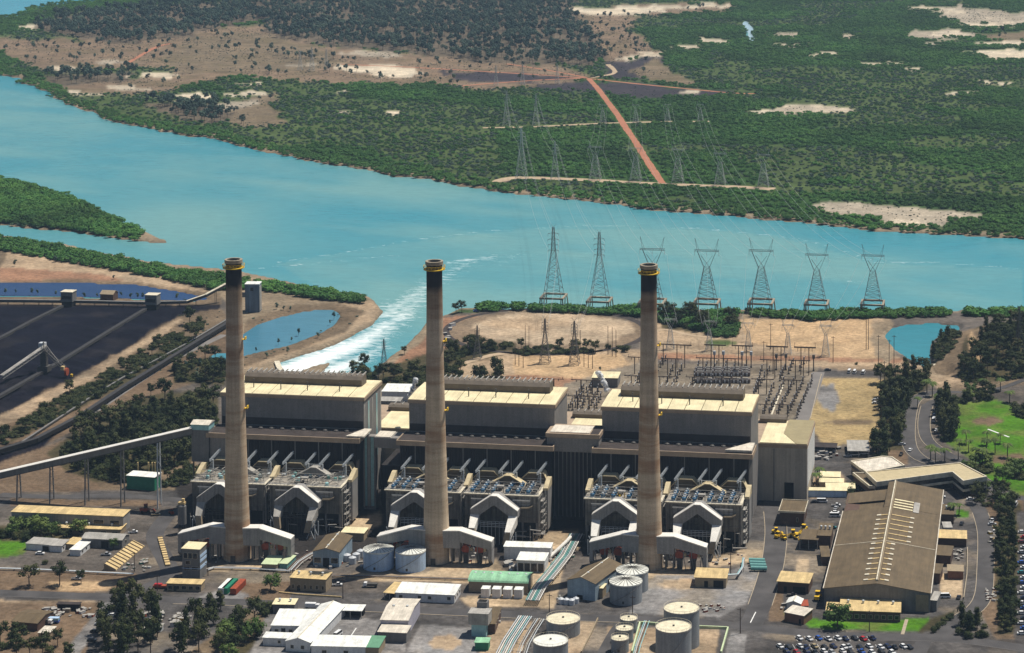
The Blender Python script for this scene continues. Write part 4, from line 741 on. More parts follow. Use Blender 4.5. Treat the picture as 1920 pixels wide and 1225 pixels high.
# ducts between the boiler wall and the dust collectors
def rear(i, X):
    k = 0; words = ['first', 'second', 'third', 'fourth']
    for (a, b_, c2, d) in [(-40.4, -35.8, -28.7, -24.0), (-16.5, -11.8, -4.8, -1.6), (0.3, 4.7, 11.8, 16.5), (25.6, 30.4, 38.6, 40.6)]:
        g = thing('gas_duct', f'{words[k]} flat-topped sand-coloured duct from the left, behind the {POS3[i]} chimney', 'duct', (X, 1188.6, 0), 0, 'flat-topped ducts at the boiler wall')
        z0, z1 = 24.0, 28.5; cxm = (a+d)/2
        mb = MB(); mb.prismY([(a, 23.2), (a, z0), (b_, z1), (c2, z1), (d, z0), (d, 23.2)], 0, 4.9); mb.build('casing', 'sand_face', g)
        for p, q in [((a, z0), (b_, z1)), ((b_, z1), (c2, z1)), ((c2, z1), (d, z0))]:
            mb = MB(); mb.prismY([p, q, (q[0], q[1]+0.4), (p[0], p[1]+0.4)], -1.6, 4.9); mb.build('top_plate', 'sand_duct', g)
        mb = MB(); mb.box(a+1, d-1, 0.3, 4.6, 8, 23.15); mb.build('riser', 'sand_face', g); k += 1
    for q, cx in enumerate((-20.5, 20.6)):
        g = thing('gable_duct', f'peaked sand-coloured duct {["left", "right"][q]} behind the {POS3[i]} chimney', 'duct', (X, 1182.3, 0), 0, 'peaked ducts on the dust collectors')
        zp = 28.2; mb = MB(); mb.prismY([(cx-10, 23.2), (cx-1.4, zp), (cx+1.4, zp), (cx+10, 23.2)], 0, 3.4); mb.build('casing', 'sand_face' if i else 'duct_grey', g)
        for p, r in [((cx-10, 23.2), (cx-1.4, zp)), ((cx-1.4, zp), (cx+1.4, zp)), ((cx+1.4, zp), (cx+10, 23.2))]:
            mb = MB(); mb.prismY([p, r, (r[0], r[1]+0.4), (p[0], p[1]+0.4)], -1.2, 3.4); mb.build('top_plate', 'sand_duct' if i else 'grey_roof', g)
    for q, cx in enumerate((-41.5, -0.6, 41.8)):
        g = thing('corner_duct', f'{["left end", "middle", "right end"][q]} slanting sand-coloured duct behind the {POS3[i]} chimney', 'duct', (X+cx, 1176.5, 0), 0, 'slanting ducts on the dust collectors')
        mb = MB(); w0 = 1.2; sg = -1 if q == 0 else 1
        mb.prismX([(0, 22.9), (0, 24.2), (8.5, 27.2), (11, 27.2), (11, 22.9)], -w0, w0); mb.build('casing', 'sand_duct', g)
        mb = MB(); mb.box(-w0+.1, w0-.1, 1, 11, 2, 22.9); mb.build('riser', 'duct_grey', g)
for i, X in enumerate(BX): rear(i, X)
# inclined lattice hoists above the ducts
def hoist_proto():
    t = thing('lattice_hoist', 'x', 'hoist'); mb = MB()
    a, b_ = Vector((-1.9, 0, 5.6)), Vector((1.9, 6.2, 10.2)); d = Vector((0, 0, 1.0)); e = Vector((0.55, 0, 0))
    for s in (0, 1):
        for u in (0, 1): mb.bar(a+d*s+e*u, b_+d*s+e*u, 0.15)
    for k in range(8):
        p = a.lerp(b_, k/8); q = a.lerp(b_, (k+1)/8)
        for u in (0, 1): mb.bar(p+e*u, q+d+e*u, 0.1); mb.bar(p+d+e*u, p+e*u, 0.1)
    mb.build('boom', 'steel_light', t)
    mb = MB(); mb.box(-0.3, 0.3, 0, 0.6, 0, 6.6); mb.build('post', 'steel_light', t)
    mb = MB(); [mb.bar((-1.3+s*0.9, -0.3, 0.2), (-0.9, 0, 5.4), 0.1) for s in (-1, 1)]; mb.bar((-1.8, -.3, 2.2), (-.2, -.3, 2.2), 0.1); mb.lathe([(1.25, 0.2), (1.25, 0.9), (0.9, 1.2)], -1.1, -0.8, 8); mb.build('bucket_frame', 'steel_light', t)
    return Proto(t)
hp = hoist_proto(); HX = [-35.5, -24.0, -15.4, -3.6, 4.8, 17.2, 24.9, 37.6]
for i, X in enumerate(BX):
    for k, x in enumerate(HX): hp.put((X+x, 1183.5, 23.2), 0, f'{ORD[k]} inclined lattice hoist from the left, behind the {POS3[i]} chimney', 'lattice hoists above the dust collectors')
for i, X in enumerate(BX):
    for k, (a, b_) in enumerate(((-24.0, -15.4), (17.2, 24.9))):
        mb = MB()
        for z in (27.6, 29.4): mb.bar((a, 0, z), (b_, 0, z), 0.13)
        for j in range(4): u = a+(b_-a)*j/4; mb.bar((u, 0, 27.6), (u+(b_-a)/4, 0, 29.4), 0.08)
        mb.v = [(x-(a+b_)/2, y, z-23) for x, y, z in mb.v]
        o = mb.build('hoist_beam', 'steel_light', None, (X+(a+b_)/2, 1184.3, 23)); tag(o, f'white lattice beam joining two hoists, {["left", "right"][k]} side behind the {POS3[i]} chimney', 'beam', 'beams between hoists')
# lower flue ducts into the chimneys, with fans beneath
def flue(i, s, X, Y):
    sg = [-1, 1][s]; side = ['left', 'right'][s]
    t = thing('flue_duct', f'grey white-topped duct entering the {POS3[i]} chimney from its {side}', 'duct', (X, Y, 0), 0, 'ducts feeding the chimneys')
    ox = -2.0 if s == 0 else 0; P = [(4.4*sg, 16.6), (13.0*sg, 17.0), (29.5*sg, 12.2), (29.5*sg, 8.0), (15.8*sg, 11.0) if s == 0 else (13.6*sg, 12.9), (13.2*sg, 8.3), (4.4*sg, 8.2)]
    mb = MB(); y0, y1 = -3.2, 2.6
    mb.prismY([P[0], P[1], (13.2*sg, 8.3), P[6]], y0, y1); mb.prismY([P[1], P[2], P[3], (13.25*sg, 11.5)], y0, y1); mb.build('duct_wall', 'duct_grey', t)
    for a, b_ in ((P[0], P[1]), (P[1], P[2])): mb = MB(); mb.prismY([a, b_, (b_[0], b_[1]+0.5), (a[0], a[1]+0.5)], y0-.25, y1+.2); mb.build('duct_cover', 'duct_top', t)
    for x in (9.0, 12.8): [MB().box(sg*x-.4, sg*x+.4, yy, yy+.8, 0, 8.2).build('column', 'precip_wall', t) for yy in (-2.5, 1.5)]
    mb = MB()
    for x in (17, 21, 26): mb.bar((sg*x, -2, 0), (sg*(x+1), -2, 9.5), 0.25); mb.bar((sg*(x+2), -2, 0), (sg*(x+.6), -2, 9.5), 0.2)
    mb.build('trestle', 'grey_wall', t)
    mb = MB(); mb.prismX([(-3, 8.4), (-3.4, 3), (0, 0.1), (2, 0.1), (2.5, 8.4)], sg*28.6-.9, sg*28.6+.9); mb.build('end_hopper', 'duct_grey', t)
    for j, x in enumerate((15.5, 22.5)):
        f = thing('draught_fan', f'rust-red fan housing under the {side} duct of the {POS3[i]} chimney, {["nearer", "further from"][j]} the stack', 'fan', (X+sg*x, Y+1.6, 0), 0, 'red fans beneath the ducts')
        mb = MB(); mb.prismY([(2.2*math.cos(a), 7.2+2.0*math.sin(a)) for a in np.linspace(0, 2*math.pi, 13)[:-1]], -2.4, 0.6); mb.build('housing', 'rust_red', f)
        mb = MB(); mb.box(-1.6, 1.6, -2.8, 0.2, 4.6, 5.6); mb.box(-1.2, 1.2, -2.0, -.2, 0, 4.6); mb.build('pedestal', 'steel_dark', f); mb = MB(); mb.box(1.7, 3.3, -1.9, -0.1, 6.3, 7.9); mb.build('fan_motor', 'sand_duct', f)
for i, (x, y) in enumerate(CHX):
    for s in (0, 1): flue(i, s, x, y-1.5)
t = thing('twin_silo', 'pale cylindrical silo with a capped top left of the first dust collector', 'silo', (*G(342, 1000)[:2], 0))
mb = MB(); mb.lathe([(2.2, 5), (2.2, 14.5), (1.4, 15.6)], 0, 0, 16); mb.build('drum', 'grey_wall', t); mb = MB()
for a in range(4): mb.bar((1.8*math.cos(a*1.57+.7), 1.8*math.sin(a*1.57+.7), 0), (1.8*math.cos(a*1.57+.7), 1.8*math.sin(a*1.57+.7), 5.2), 0.2)
mb.build('leg', 'steel_dark', t); mb = MB(); mb.box(-1.8, 1.8, -1.2, 1.2, 15.5, 16.6); mb.box(0, 1.4, -.6, .6, 16.6, 18.4); mb.build('cap', 'tan_roof', t)
# ---------------------------------------------------------------- sheds, offices and workshops
def frame(A, B, depth_back=True):
    a = G(*A); b_ = G(*B); d = b_-a; return a, d.length, math.atan2(d.y, d.x)
def shed(name, label, A, B, depth, h, roof='mono', wall='white_wall', top='white_roof', rise=None, wins=(), doors=(), over=0.35, cat='building', group=None, vents=0, open_front=False, parapet=False, sidewins=0, panels=0, wmat='glass_dark', lift=0, ptop=None):
    a, L_, yaw = frame(A, B); t = thing(name, label, cat, (a.x, a.y, float(HG(a.x, a.y))), yaw, group); D = depth
    rise = (1.2 if rise is None else rise)
    if open_front:
        mb = MB(); mb.box(0.1, L_-0.1, D*0.55, D, 0, h); mb.build('rear_wall', wall, t)
        for x in (0.2, L_/2, L_-0.2): mb = MB(); mb.box(x-.15, x+.15, 0.1, 0.4, 0, h); mb.build('post', 'grey_roof', t)
    elif roof == 'gable_y':                             # ridge runs away from the viewer
        mb = MB(); mb.prismY([(0, 0), (L_, 0), (L_, h), (L_/2, h+rise), (0, h)], 0, D); mb.build('wall', wall, t)
    elif roof == 'gable_x':
        mb = MB(); mb.prismX([(0, 0), (D, 0), (D, h), (D/2, h+rise), (0, h)], 0, L_); mb.build('wall', wall, t)
    elif roof == 'barrel':
        mb = MB(); mb.prismX([(0, 0), (D, 0), (D, h)]+[(D/2+D/2*math.cos(q), h+rise*math.sin(q)) for q in np.linspace(0.3, math.pi-.3, 7)]+[(0, h)], 0, L_); mb.build('wall', wall, t)
    else:
        mb = MB(); mb.box(0, L_, 0, D, 0, h); mb.build('wall', wall, t)
    o = over; th = 0.22
    if roof == 'gable_y':
        for s in (0, 1):
            n = max(1, panels)
            for k in range(n):
                y0 = -o+k*(D+2*o)/n; y1 = -o+(k+1)*(D+2*o)/n-(0.12 if n > 1 else 0)
                mb = MB(); zt = h+rise+0.02; ze = h-rise*o/(L_/2)+0.02
                mb.prismY([(-o, ze), (L_/2-0.05, zt), (L_/2-0.05, zt+th), (-o, ze+th)] if s == 0 else [(L_+o, ze), (L_/2+0.05, zt), (L_/2+0.05, zt+th), (L_+o, ze+th)], y0, y1); mb.build('roof_panel' if n > 1 else 'roof', top, t)
        mb = MB(); mb.box(L_/2-.25, L_/2+.25, -o, D+o, h+rise+th+0.02, h+rise+th+0.15); mb.build('ridge_cap', 'deck_pale', t)
    elif roof == 'gable_x':
        for s in (0, 1):
            mb = MB(); ze = h-rise*o/(D/2)+0.02; zt = h+rise+0.02
            mb.prismX([(-o, ze), (D/2-.03, zt), (D/2-.03, zt+th), (-o, ze+th)] if s == 0 else [(D+o, ze), (D/2+.03, zt), (D/2+.03, zt+th), (D+o, ze+th)], -o, L_+o); mb.build('roof', top, t)
    elif roof == 'barrel':
        mb = MB(); P = [(D/2+(D/2+o)*math.cos(q), h+(rise+.1)*math.sin(q)) for q in np.linspace(0.05, math.pi-.05, 10)]; P2 = [(D/2+(D/2+o+.2)*math.cos(q), h+(rise+.3)*math.sin(q)) for q in np.linspace(0.05, math.pi-.05, 10)]
        for k in range(9): mb.prismX([P[k], P[k+1], P2[k+1], P2[k]], -o, L_+o)
        mb.build('roof', top, t)
    elif roof == 'mono':
        mb = MB(); mb.prismX([(-o, h+.02), (D+o, h+rise*.5), (D+o, h+rise*.5+th), (-o, h+.02+th)], -o, L_+o); mb.build('roof', top, t)
        if not open_front: mb = MB(); mb.prismX([(0.05, h), (D-.05, h), (D-.05, h+rise*.45)], 0.02, L_-.02); mb.build('upper_wall', wall, t)
    else:
        mb = MB(); mb.box(-o, L_+o, -o, D+o, h+.02, h+.02+th); mb.build('roof', top, t)
    if parapet:
        z1 = h+th+0.5; pm = ptop or 'deck_pale'
        for q in ((-o, L_+o, -o-.3, -o-.02), (-o, L_+o, D+o+.02, D+o+.3), (-o-.3, -o-.02, -o-.3, D+o+.3), (L_+o+.02, L_+o+.3, -o-.3, D+o+.3)): mb = MB(); mb.box(*q, h-.3, z1); mb.build('parapet', pm, t)
    for (x0, x1, z0, z1) in wins:
        fr = MB().box(x0*L_-.12, x1*L_+.12, -0.07, -0.01, z0-.12, z1+.12).build('window', 'deck_pale', t)
        MB().box(x0*L_, x1*L_, -0.12, -0.075, z0, z1).build('pane', wmat, fr)
    for (x0, x1, z1) in doors: MB().box(x0*L_, x1*L_, -0.10, -0.01, 0, z1).build('door', 'dark_open', t)
    for k in range(sidewins):
        y = D*(k+.5)/sidewins; fr = MB().box(L_+.01, L_+.08, y-.9, y+.9, h*.4, h*.75).build('window', 'deck_pale', t); MB().box(L_+.085, L_+.13, y-.75, y+.75, h*.43, h*.72).build('pane', 'glass_dark', fr)
    for k in range(vents):
        mb = MB(); x = L_*(k+.5)/vents; mb.lathe([(0.45, h+.3), (0.45, h+rise*.5+.9), (0.65, h+rise*.5+1.0), (0.65, h+rise*.5+1.4), (0.15, h+rise*.5+1.7)], x if roof != 'gable_y' else L_/2, D*.5 if roof != 'gable_y' else D*(k+.5)/vents, 8); mb.build('roof_vent', 'steel_light', t)
    return t
W3 = lambda n, z0, z1, w=.5, a=0., b=1.: [(a+(b-a)*(k+.5-w/2)/n, a+(b-a)*(k+.5+w/2)/n, z0, z1) for k in range(n)]
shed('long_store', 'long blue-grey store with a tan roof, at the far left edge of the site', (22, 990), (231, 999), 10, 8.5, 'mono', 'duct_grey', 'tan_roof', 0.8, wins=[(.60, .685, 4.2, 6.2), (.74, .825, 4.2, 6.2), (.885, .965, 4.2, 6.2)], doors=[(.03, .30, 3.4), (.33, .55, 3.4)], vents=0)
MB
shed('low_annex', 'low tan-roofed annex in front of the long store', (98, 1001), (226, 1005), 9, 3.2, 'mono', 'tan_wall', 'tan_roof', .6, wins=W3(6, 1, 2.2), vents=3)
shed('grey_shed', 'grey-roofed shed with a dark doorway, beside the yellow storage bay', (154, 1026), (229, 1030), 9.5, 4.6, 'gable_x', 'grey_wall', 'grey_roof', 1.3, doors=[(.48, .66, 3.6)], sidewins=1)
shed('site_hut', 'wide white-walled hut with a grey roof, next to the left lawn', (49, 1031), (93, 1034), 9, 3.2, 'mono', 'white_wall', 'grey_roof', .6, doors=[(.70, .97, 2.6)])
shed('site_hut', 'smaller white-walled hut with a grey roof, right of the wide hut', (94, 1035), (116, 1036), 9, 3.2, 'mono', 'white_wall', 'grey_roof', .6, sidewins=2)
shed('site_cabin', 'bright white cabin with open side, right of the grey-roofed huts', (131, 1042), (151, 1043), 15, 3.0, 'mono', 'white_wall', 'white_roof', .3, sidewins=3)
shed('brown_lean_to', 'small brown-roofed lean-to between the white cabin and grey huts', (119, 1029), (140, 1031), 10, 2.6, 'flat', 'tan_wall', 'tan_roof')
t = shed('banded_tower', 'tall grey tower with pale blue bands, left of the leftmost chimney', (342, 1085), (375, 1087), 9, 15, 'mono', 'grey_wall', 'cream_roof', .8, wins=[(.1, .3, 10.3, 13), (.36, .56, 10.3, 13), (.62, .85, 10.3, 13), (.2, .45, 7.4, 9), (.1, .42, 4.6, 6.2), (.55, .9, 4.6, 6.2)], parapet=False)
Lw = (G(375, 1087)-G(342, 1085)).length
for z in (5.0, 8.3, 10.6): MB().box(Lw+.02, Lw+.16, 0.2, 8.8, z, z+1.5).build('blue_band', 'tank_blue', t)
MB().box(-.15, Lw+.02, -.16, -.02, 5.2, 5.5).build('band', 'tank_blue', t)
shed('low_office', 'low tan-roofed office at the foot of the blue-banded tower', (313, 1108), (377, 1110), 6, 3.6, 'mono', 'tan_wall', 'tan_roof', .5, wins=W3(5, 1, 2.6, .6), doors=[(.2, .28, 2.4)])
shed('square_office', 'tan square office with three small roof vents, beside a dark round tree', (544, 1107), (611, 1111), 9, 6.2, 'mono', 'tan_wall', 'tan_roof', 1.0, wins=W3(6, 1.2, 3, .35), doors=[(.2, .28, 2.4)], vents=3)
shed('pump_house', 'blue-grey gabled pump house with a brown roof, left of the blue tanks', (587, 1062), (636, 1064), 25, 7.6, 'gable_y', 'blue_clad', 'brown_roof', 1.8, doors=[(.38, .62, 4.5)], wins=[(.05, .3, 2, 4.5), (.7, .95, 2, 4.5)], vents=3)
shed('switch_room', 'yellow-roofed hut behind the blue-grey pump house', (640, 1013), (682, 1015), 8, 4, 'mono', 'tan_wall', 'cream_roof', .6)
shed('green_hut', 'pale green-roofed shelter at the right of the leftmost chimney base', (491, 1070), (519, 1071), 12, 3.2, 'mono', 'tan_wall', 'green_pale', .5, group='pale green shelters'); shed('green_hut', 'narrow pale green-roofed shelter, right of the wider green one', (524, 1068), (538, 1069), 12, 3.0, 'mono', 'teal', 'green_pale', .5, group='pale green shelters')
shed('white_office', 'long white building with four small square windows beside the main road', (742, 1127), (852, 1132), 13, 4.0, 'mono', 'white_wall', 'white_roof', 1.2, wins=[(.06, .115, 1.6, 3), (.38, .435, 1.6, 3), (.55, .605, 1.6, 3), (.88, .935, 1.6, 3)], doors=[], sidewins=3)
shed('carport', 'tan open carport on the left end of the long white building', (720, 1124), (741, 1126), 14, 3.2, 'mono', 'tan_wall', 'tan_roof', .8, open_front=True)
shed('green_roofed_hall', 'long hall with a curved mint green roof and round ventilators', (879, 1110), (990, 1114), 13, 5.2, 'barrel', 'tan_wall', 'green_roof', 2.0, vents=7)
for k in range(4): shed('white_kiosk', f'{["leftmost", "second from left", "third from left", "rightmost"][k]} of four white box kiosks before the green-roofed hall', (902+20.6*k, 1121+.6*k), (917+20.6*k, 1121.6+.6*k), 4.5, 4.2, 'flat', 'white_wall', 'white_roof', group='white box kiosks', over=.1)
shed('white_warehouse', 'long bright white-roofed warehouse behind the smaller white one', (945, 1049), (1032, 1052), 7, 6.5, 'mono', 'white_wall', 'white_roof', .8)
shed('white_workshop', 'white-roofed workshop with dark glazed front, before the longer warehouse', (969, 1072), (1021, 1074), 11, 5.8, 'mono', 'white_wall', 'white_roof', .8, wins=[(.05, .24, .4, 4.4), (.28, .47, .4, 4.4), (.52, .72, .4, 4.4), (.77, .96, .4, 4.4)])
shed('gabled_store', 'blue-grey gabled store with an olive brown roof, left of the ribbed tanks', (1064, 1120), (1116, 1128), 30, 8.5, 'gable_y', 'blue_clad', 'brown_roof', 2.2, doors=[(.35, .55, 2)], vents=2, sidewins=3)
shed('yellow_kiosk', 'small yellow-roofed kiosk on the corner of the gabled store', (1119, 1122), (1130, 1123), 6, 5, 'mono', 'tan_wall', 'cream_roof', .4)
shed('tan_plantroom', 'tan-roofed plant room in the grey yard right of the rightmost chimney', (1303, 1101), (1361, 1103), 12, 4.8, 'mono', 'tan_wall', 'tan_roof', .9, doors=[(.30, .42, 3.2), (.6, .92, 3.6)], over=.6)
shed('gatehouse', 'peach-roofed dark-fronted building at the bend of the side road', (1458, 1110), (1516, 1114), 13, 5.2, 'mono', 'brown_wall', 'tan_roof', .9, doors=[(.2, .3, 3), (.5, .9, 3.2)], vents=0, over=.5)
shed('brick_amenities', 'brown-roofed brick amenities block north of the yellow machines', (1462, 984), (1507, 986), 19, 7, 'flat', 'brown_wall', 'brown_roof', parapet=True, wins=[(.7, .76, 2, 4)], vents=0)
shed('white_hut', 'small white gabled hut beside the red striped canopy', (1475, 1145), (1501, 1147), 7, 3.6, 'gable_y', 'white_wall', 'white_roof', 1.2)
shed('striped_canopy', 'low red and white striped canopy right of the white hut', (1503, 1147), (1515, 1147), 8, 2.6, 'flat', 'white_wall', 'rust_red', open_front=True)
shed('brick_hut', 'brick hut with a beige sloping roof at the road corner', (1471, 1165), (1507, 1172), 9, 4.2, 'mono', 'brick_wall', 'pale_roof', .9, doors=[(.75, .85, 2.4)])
shed('front_office', 'long tan-roofed office along the lawn before the big workshop', (1575, 1163), (1688, 1167), 19, 4.6, 'mono', 'brown_wall', 'tan_roof', 1.0, wins=W3(9, 1.2, 3, .6), vents=4); shed('front_office_wing', 'short tan-roofed wing hidden behind the round green tree', (1549, 1160), (1574, 1161), 10, 3.8, 'mono', 'brown_wall', 'tan_roof', .6)
# the big workshop
t = thing('workshop', 'huge brown-roofed workshop with rows of yellow skylights along its ridge', 'building', (*G(1545, 1139)[:2], 0), frame((1545, 1139), (1744, 1149))[2]); Wd = frame((1545, 1139), (1744, 1149))[1]; hw = 9.2; rs = 3.6; Dm = 118; Dt = 162
mb = MB(); mb.prismY([(0, 0), (Wd, 0), (Wd, hw), (Wd/2, hw+rs), (0, hw)], 0, Dm); mb.build('front_wall', 'grey_wall', t)
mb = MB(); mb.prismY([(Wd*.42, 0), (Wd, 0), (Wd, hw), (Wd/2, hw+rs), (Wd*.42, hw+rs*.8)], Dm+.02, Dt); mb.build('rear_wall', 'grey_wall', t)
def slope(x0, x1, y0, y1, m='brown_roof', name='roof_panel', dz=0.0, th=0.2):
    z = lambda x: hw+rs*(1-abs(x-Wd/2)/(Wd/2))+.03+dz
    mb = MB(); mb.prismY([(x0, z(x0)), (x1, z(x1)), (x1, z(x1)+th), (x0, z(x0)+th)], y0, y1); return mb.build(name, m, t)
for y0, y1 in ((-.4, 62), (62.4, Dm)): slope(-.5, Wd/2-.1, y0, y1); slope(Wd/2+.1, Wd+.5, y0, y1)
slope(Wd*.42, Wd/2-.1, Dm+.3, Dt+.4); slope(Wd/2+.1, Wd+.5, Dm+.3, Dt+.4)
for a, b_ in ((0, Wd/2-.1), (Wd/2+.1, Wd)): slope(a, b_, 62.02, 62.38, 'deck_pale', 'joint_strip', .1, .25)
MB().box(Wd/2-.7, Wd/2-.1, 3, Dt, hw+rs+.3, hw+rs+1.0).build('ridge_ventilator', 'deck_pale', t); MB().box(Wd/2+.12, Wd/2+.5, 3, Dt, hw+rs+.3, hw+rs+.7).build('ridge_ventilator', 'tan_wall', t)
for a, b_ in ((-.6, -.2), (Wd+.2, Wd+.6)): MB().box(a, b_, -.4, Dm if a < 0 else Dt, hw-.1, hw+.35).build('gutter', 'pale_roof', t)
MB().box(0, Wd*.41, Dm+3.2, Dt-8, 0, hw-1.3).build('annex_wall', 'brown_wall', t)
for y0, y1 in ((Dm+2.8, Dm+17), (Dm+17.6, Dt-7.6)): slope(-.5, Wd*.415, y0, y1, dz=-1.6 if y0 > Dm+10 else -2.6)
for k in range(14):
    y = 5+k*7.6
    slope(Wd/2-4.6, Wd/2-1.2, y, y+1.1, 'tan_roof', 'skylight', .22, .25); slope(Wd/2-6.8, Wd/2-4.6, y-.3, y+1.4, 'deck_pale', 'skylight_cover', .24, .35)
    x1 = Wd/2+(12.5 if 7 < k else 5.2)
    slope(Wd/2+1.0, x1-2, y, y+1.1, 'tan_roof', 'skylight', .22, .25); slope(x1-2, x1, y-.3, y+1.4, 'deck_pale', 'skylight_cover', .24, .35)
for k in range(4): slope(Wd/2+1, Wd/2+11, 116+k*4.5, 117.6+k*4.5, 'cream_roof', 'skylight', .22, .25)
slope(Wd/2+11.3, Wd/2+14.3, 114, 131, 'grey_roof', 'skylight_cover', .25, .3)
MB().box(Wd*.865, Wd*.985, -.2, -.02, 0.3, 8.4).build('door', 'tan_wall', t)
for k in range(9): MB().box(.6+k*Wd*.105, .75+k*Wd*.105, -.15, -.02, 0, hw).build('wall_rib', 'grey_wall', t)
shed('open_canopy', 'brown canopy over parked plant, left of the big workshop', (1499, 1030), (1533, 1032), 16, 5.2, 'flat', 'brown_wall', 'brown_roof', open_front=True)
shed('left_lean_to', 'brown-roofed building with white vents joining the workshop left side', (1533, 1028), (1557, 1029), 20, 6.5, 'flat', 'brown_wall', 'brown_roof', vents=3)
shed('left_porch', 'low dark porch on the left wall of the big workshop', (1541, 1060), (1556, 1060), 16, 4.2, 'flat', 'brown_wall', 'brown_roof')
for nm, lb, A, B, d, h, wl, tp in [('side_annex', 'brown-roofed annex with a white dome vent, upper right of the workshop', (1760, 982), (1788, 983), 17, 5, 'brown_wall', 'brown_roof'), ('side_annex', 'wide tan-roofed annex right of the workshop middle', (1755, 1024), (1812, 1026), 13, 4.2, 'brown_wall', 'tan_roof'), ('side_annex', 'brown flat-roofed annex below the wide tan one', (1752, 1060), (1782, 1062), 15, 5.2, 'brown_wall', 'brown_roof'), ('side_annex', 'brick annex with two roof slots inside the sandy yard', (1777, 1086), (1806, 1087), 9, 4, 'brick_wall', 'tan_wall'), ('side_annex', 'small brown annex touching the workshop right eave', (1748, 1094), (1762, 1095), 14, 5, 'brown_wall', 'brown_roof'), ('side_annex', 'grey block at the front right corner of the workshop', (1745, 1146), (1756, 1147), 12, 5.2, 'grey_wall', 'grey_roof'), ('side_annex', 'tiny white-roofed annex between two brown ones', (1770, 1004), (1785, 1004), 9, 4, 'white_wall', 'grey_roof')]:
    shed(nm, lb, A, B, d, h, 'flat', wl, tp, group='annexes along the workshop', vents=1 if 'dome' in lb else 0)
# offices by the entry road: plans surveyed at roof level
def plan(name, label, pts, h, z0=0, wall='tan_wall', top='pale_roof', bands=(), rim=.6, cat='building', rimm='fascia'):
    P = [G(x, y, h) for x, y in pts]; c = sum(P, Vector())/len(P); c.z = 0
    t = thing(name, label, cat, (c.x, c.y, z0)); Q = [(p.x-c.x, p.y-c.y) for p in P]
    def grow(Q, e):
        R = []; n = len(Q); ar = sum(Q[i][0]*Q[(i+1) % n][1]-Q[(i+1) % n][0]*Q[i][1] for i in range(n)); sg = 1 if ar > 0 else -1
        for i in range(n):
            a, b_, c_ = Vector(Q[i-1]), Vector(Q[i]), Vector(Q[(i+1) % n]); d1 = (b_-a).normalized(); d2 = (c_-b_).normalized(); n1 = Vector((d1.y, -d1.x))*sg; n2 = Vector((d2.y, -d2.x))*sg
            m = (n1+n2); m = m/max(0.5, m.length_squared/2) if m.length > .1 else n1; R.append((b_.x+m.x*e, b_.y+m.y*e))
        return R
    MB().prismZ(grow(Q, -.05), 0, h-.8).build('wall', wall, t); MB().prismZ(grow(Q, .3), h-1.0, h-.1).build('fascia', rimm, t); MB().prismZ(grow(Q, -.4), h-.1, h+.12).build('roof', top, t)
    n = len(Q); G1 = grow(Q, .3); G0 = grow(Q, -.35)
    for i in range(n): mb = MB(); mb.prismZ([G1[i], G1[(i+1) % n], G0[(i+1) % n], G0[i]], h-.1, h+rim); mb.build('parapet', rimm, t)
    for (a, b_, e, m) in bands: MB().prismZ(grow(Q, e), a, b_).build('window_band' if 'dark' in m or 'glass' in m else 'wall_band', m, t)
    return t
c5 = lambda L_: [(1440+u/4, 640+v/4) for u, v in L_]
plan('admin_building', 'two-storey L-shaped office with dark window bands and a beige roof', c5([(735, 985), (1440, 918), (1638, 1020), (1466, 1052), (1385, 985), (815, 1062)]), 9.5, bands=[(1, 3.6, .02, 'glass_dark'), (3.7, 5.0, .25, 'deck_pale'), (5.1, 7.4, .02, 'glass_dark'), (7.45, 8.4, .28, 'deck_pale')], wall='brown_wall', top=mat('beige_roof', (0.46, 0.38, 0.23), 0.75, 0.1, 0.3), rimm='deck_pale')
plan('admin_wing', 'pinkish flat-roofed office block behind the L-shaped office', c5([(625, 905), (860, 868), (930, 873), (1022, 936), (745, 988), (690, 955)]), 7.5, bands=[(1, 2.8, .02, 'glass_dark'), (4.4, 6, .02, 'glass_dark')], wall='tan_wall', top='pale_roof', rimm='deck_pale')
plan('admin_corner', 'dark-walled low wing at the left end of the L-shaped office', c5([(640, 992), (728, 992), (808, 1066), (802, 1092), (760, 1090)]), 6.5, bands=[(1, 2.6, .02, 'glass_dark')], wall='brown_wall', top='brown_roof', rimm='deck_pale')
c5p = lambda u, v: (1440+u/4, 640+v/4)
shed('small_office', 'small cream office with two windows below the field fence', c5p(385, 1062), c5p(540, 1066), 9, 3.4, 'mono', 'tan_wall', 'cream_roof', .5, wins=[(.2, .3, 1, 2.2), (.6, .7, 1, 2.2)], group='cream huts by the end wall'); shed('small_office', 'cream flat hut between the two other cream huts', c5p(385, 1100), c5p(565, 1105), 7, 3.2, 'mono', 'tan_wall', 'cream_roof', .4, group='cream huts by the end wall'); shed('small_office', 'brightest cream hut, nearest the big brown roof', c5p(437, 1150), c5p(652, 1152), 9, 3.4, 'mono', 'tan_wall', 'cream_roof', .4, wins=[(.1, .2, 1, 2.2)], group='cream huts by the end wall')
shed('long_low_roof', 'very long thin pale roof joining the end wall to the workshop', c5p(300, 1168), c5p(590, 1172), 5, 3.6, 'flat', 'tank_blue', 'cream_roof')
shed('carport_shelter', 'ribbed grey carport beside the dry grass field', c5p(600, 870), c5p(758, 872), 22, 3.6, 'flat', 'brown_wall', 'grey_roof', open_front=True)
shed('field_store', 'long dark store in the fenced yard below the dry field', c5p(345, 832), c5p(510, 838), 9, 3, 'flat', 'dark_open', 'ledge_roof', open_front=True)
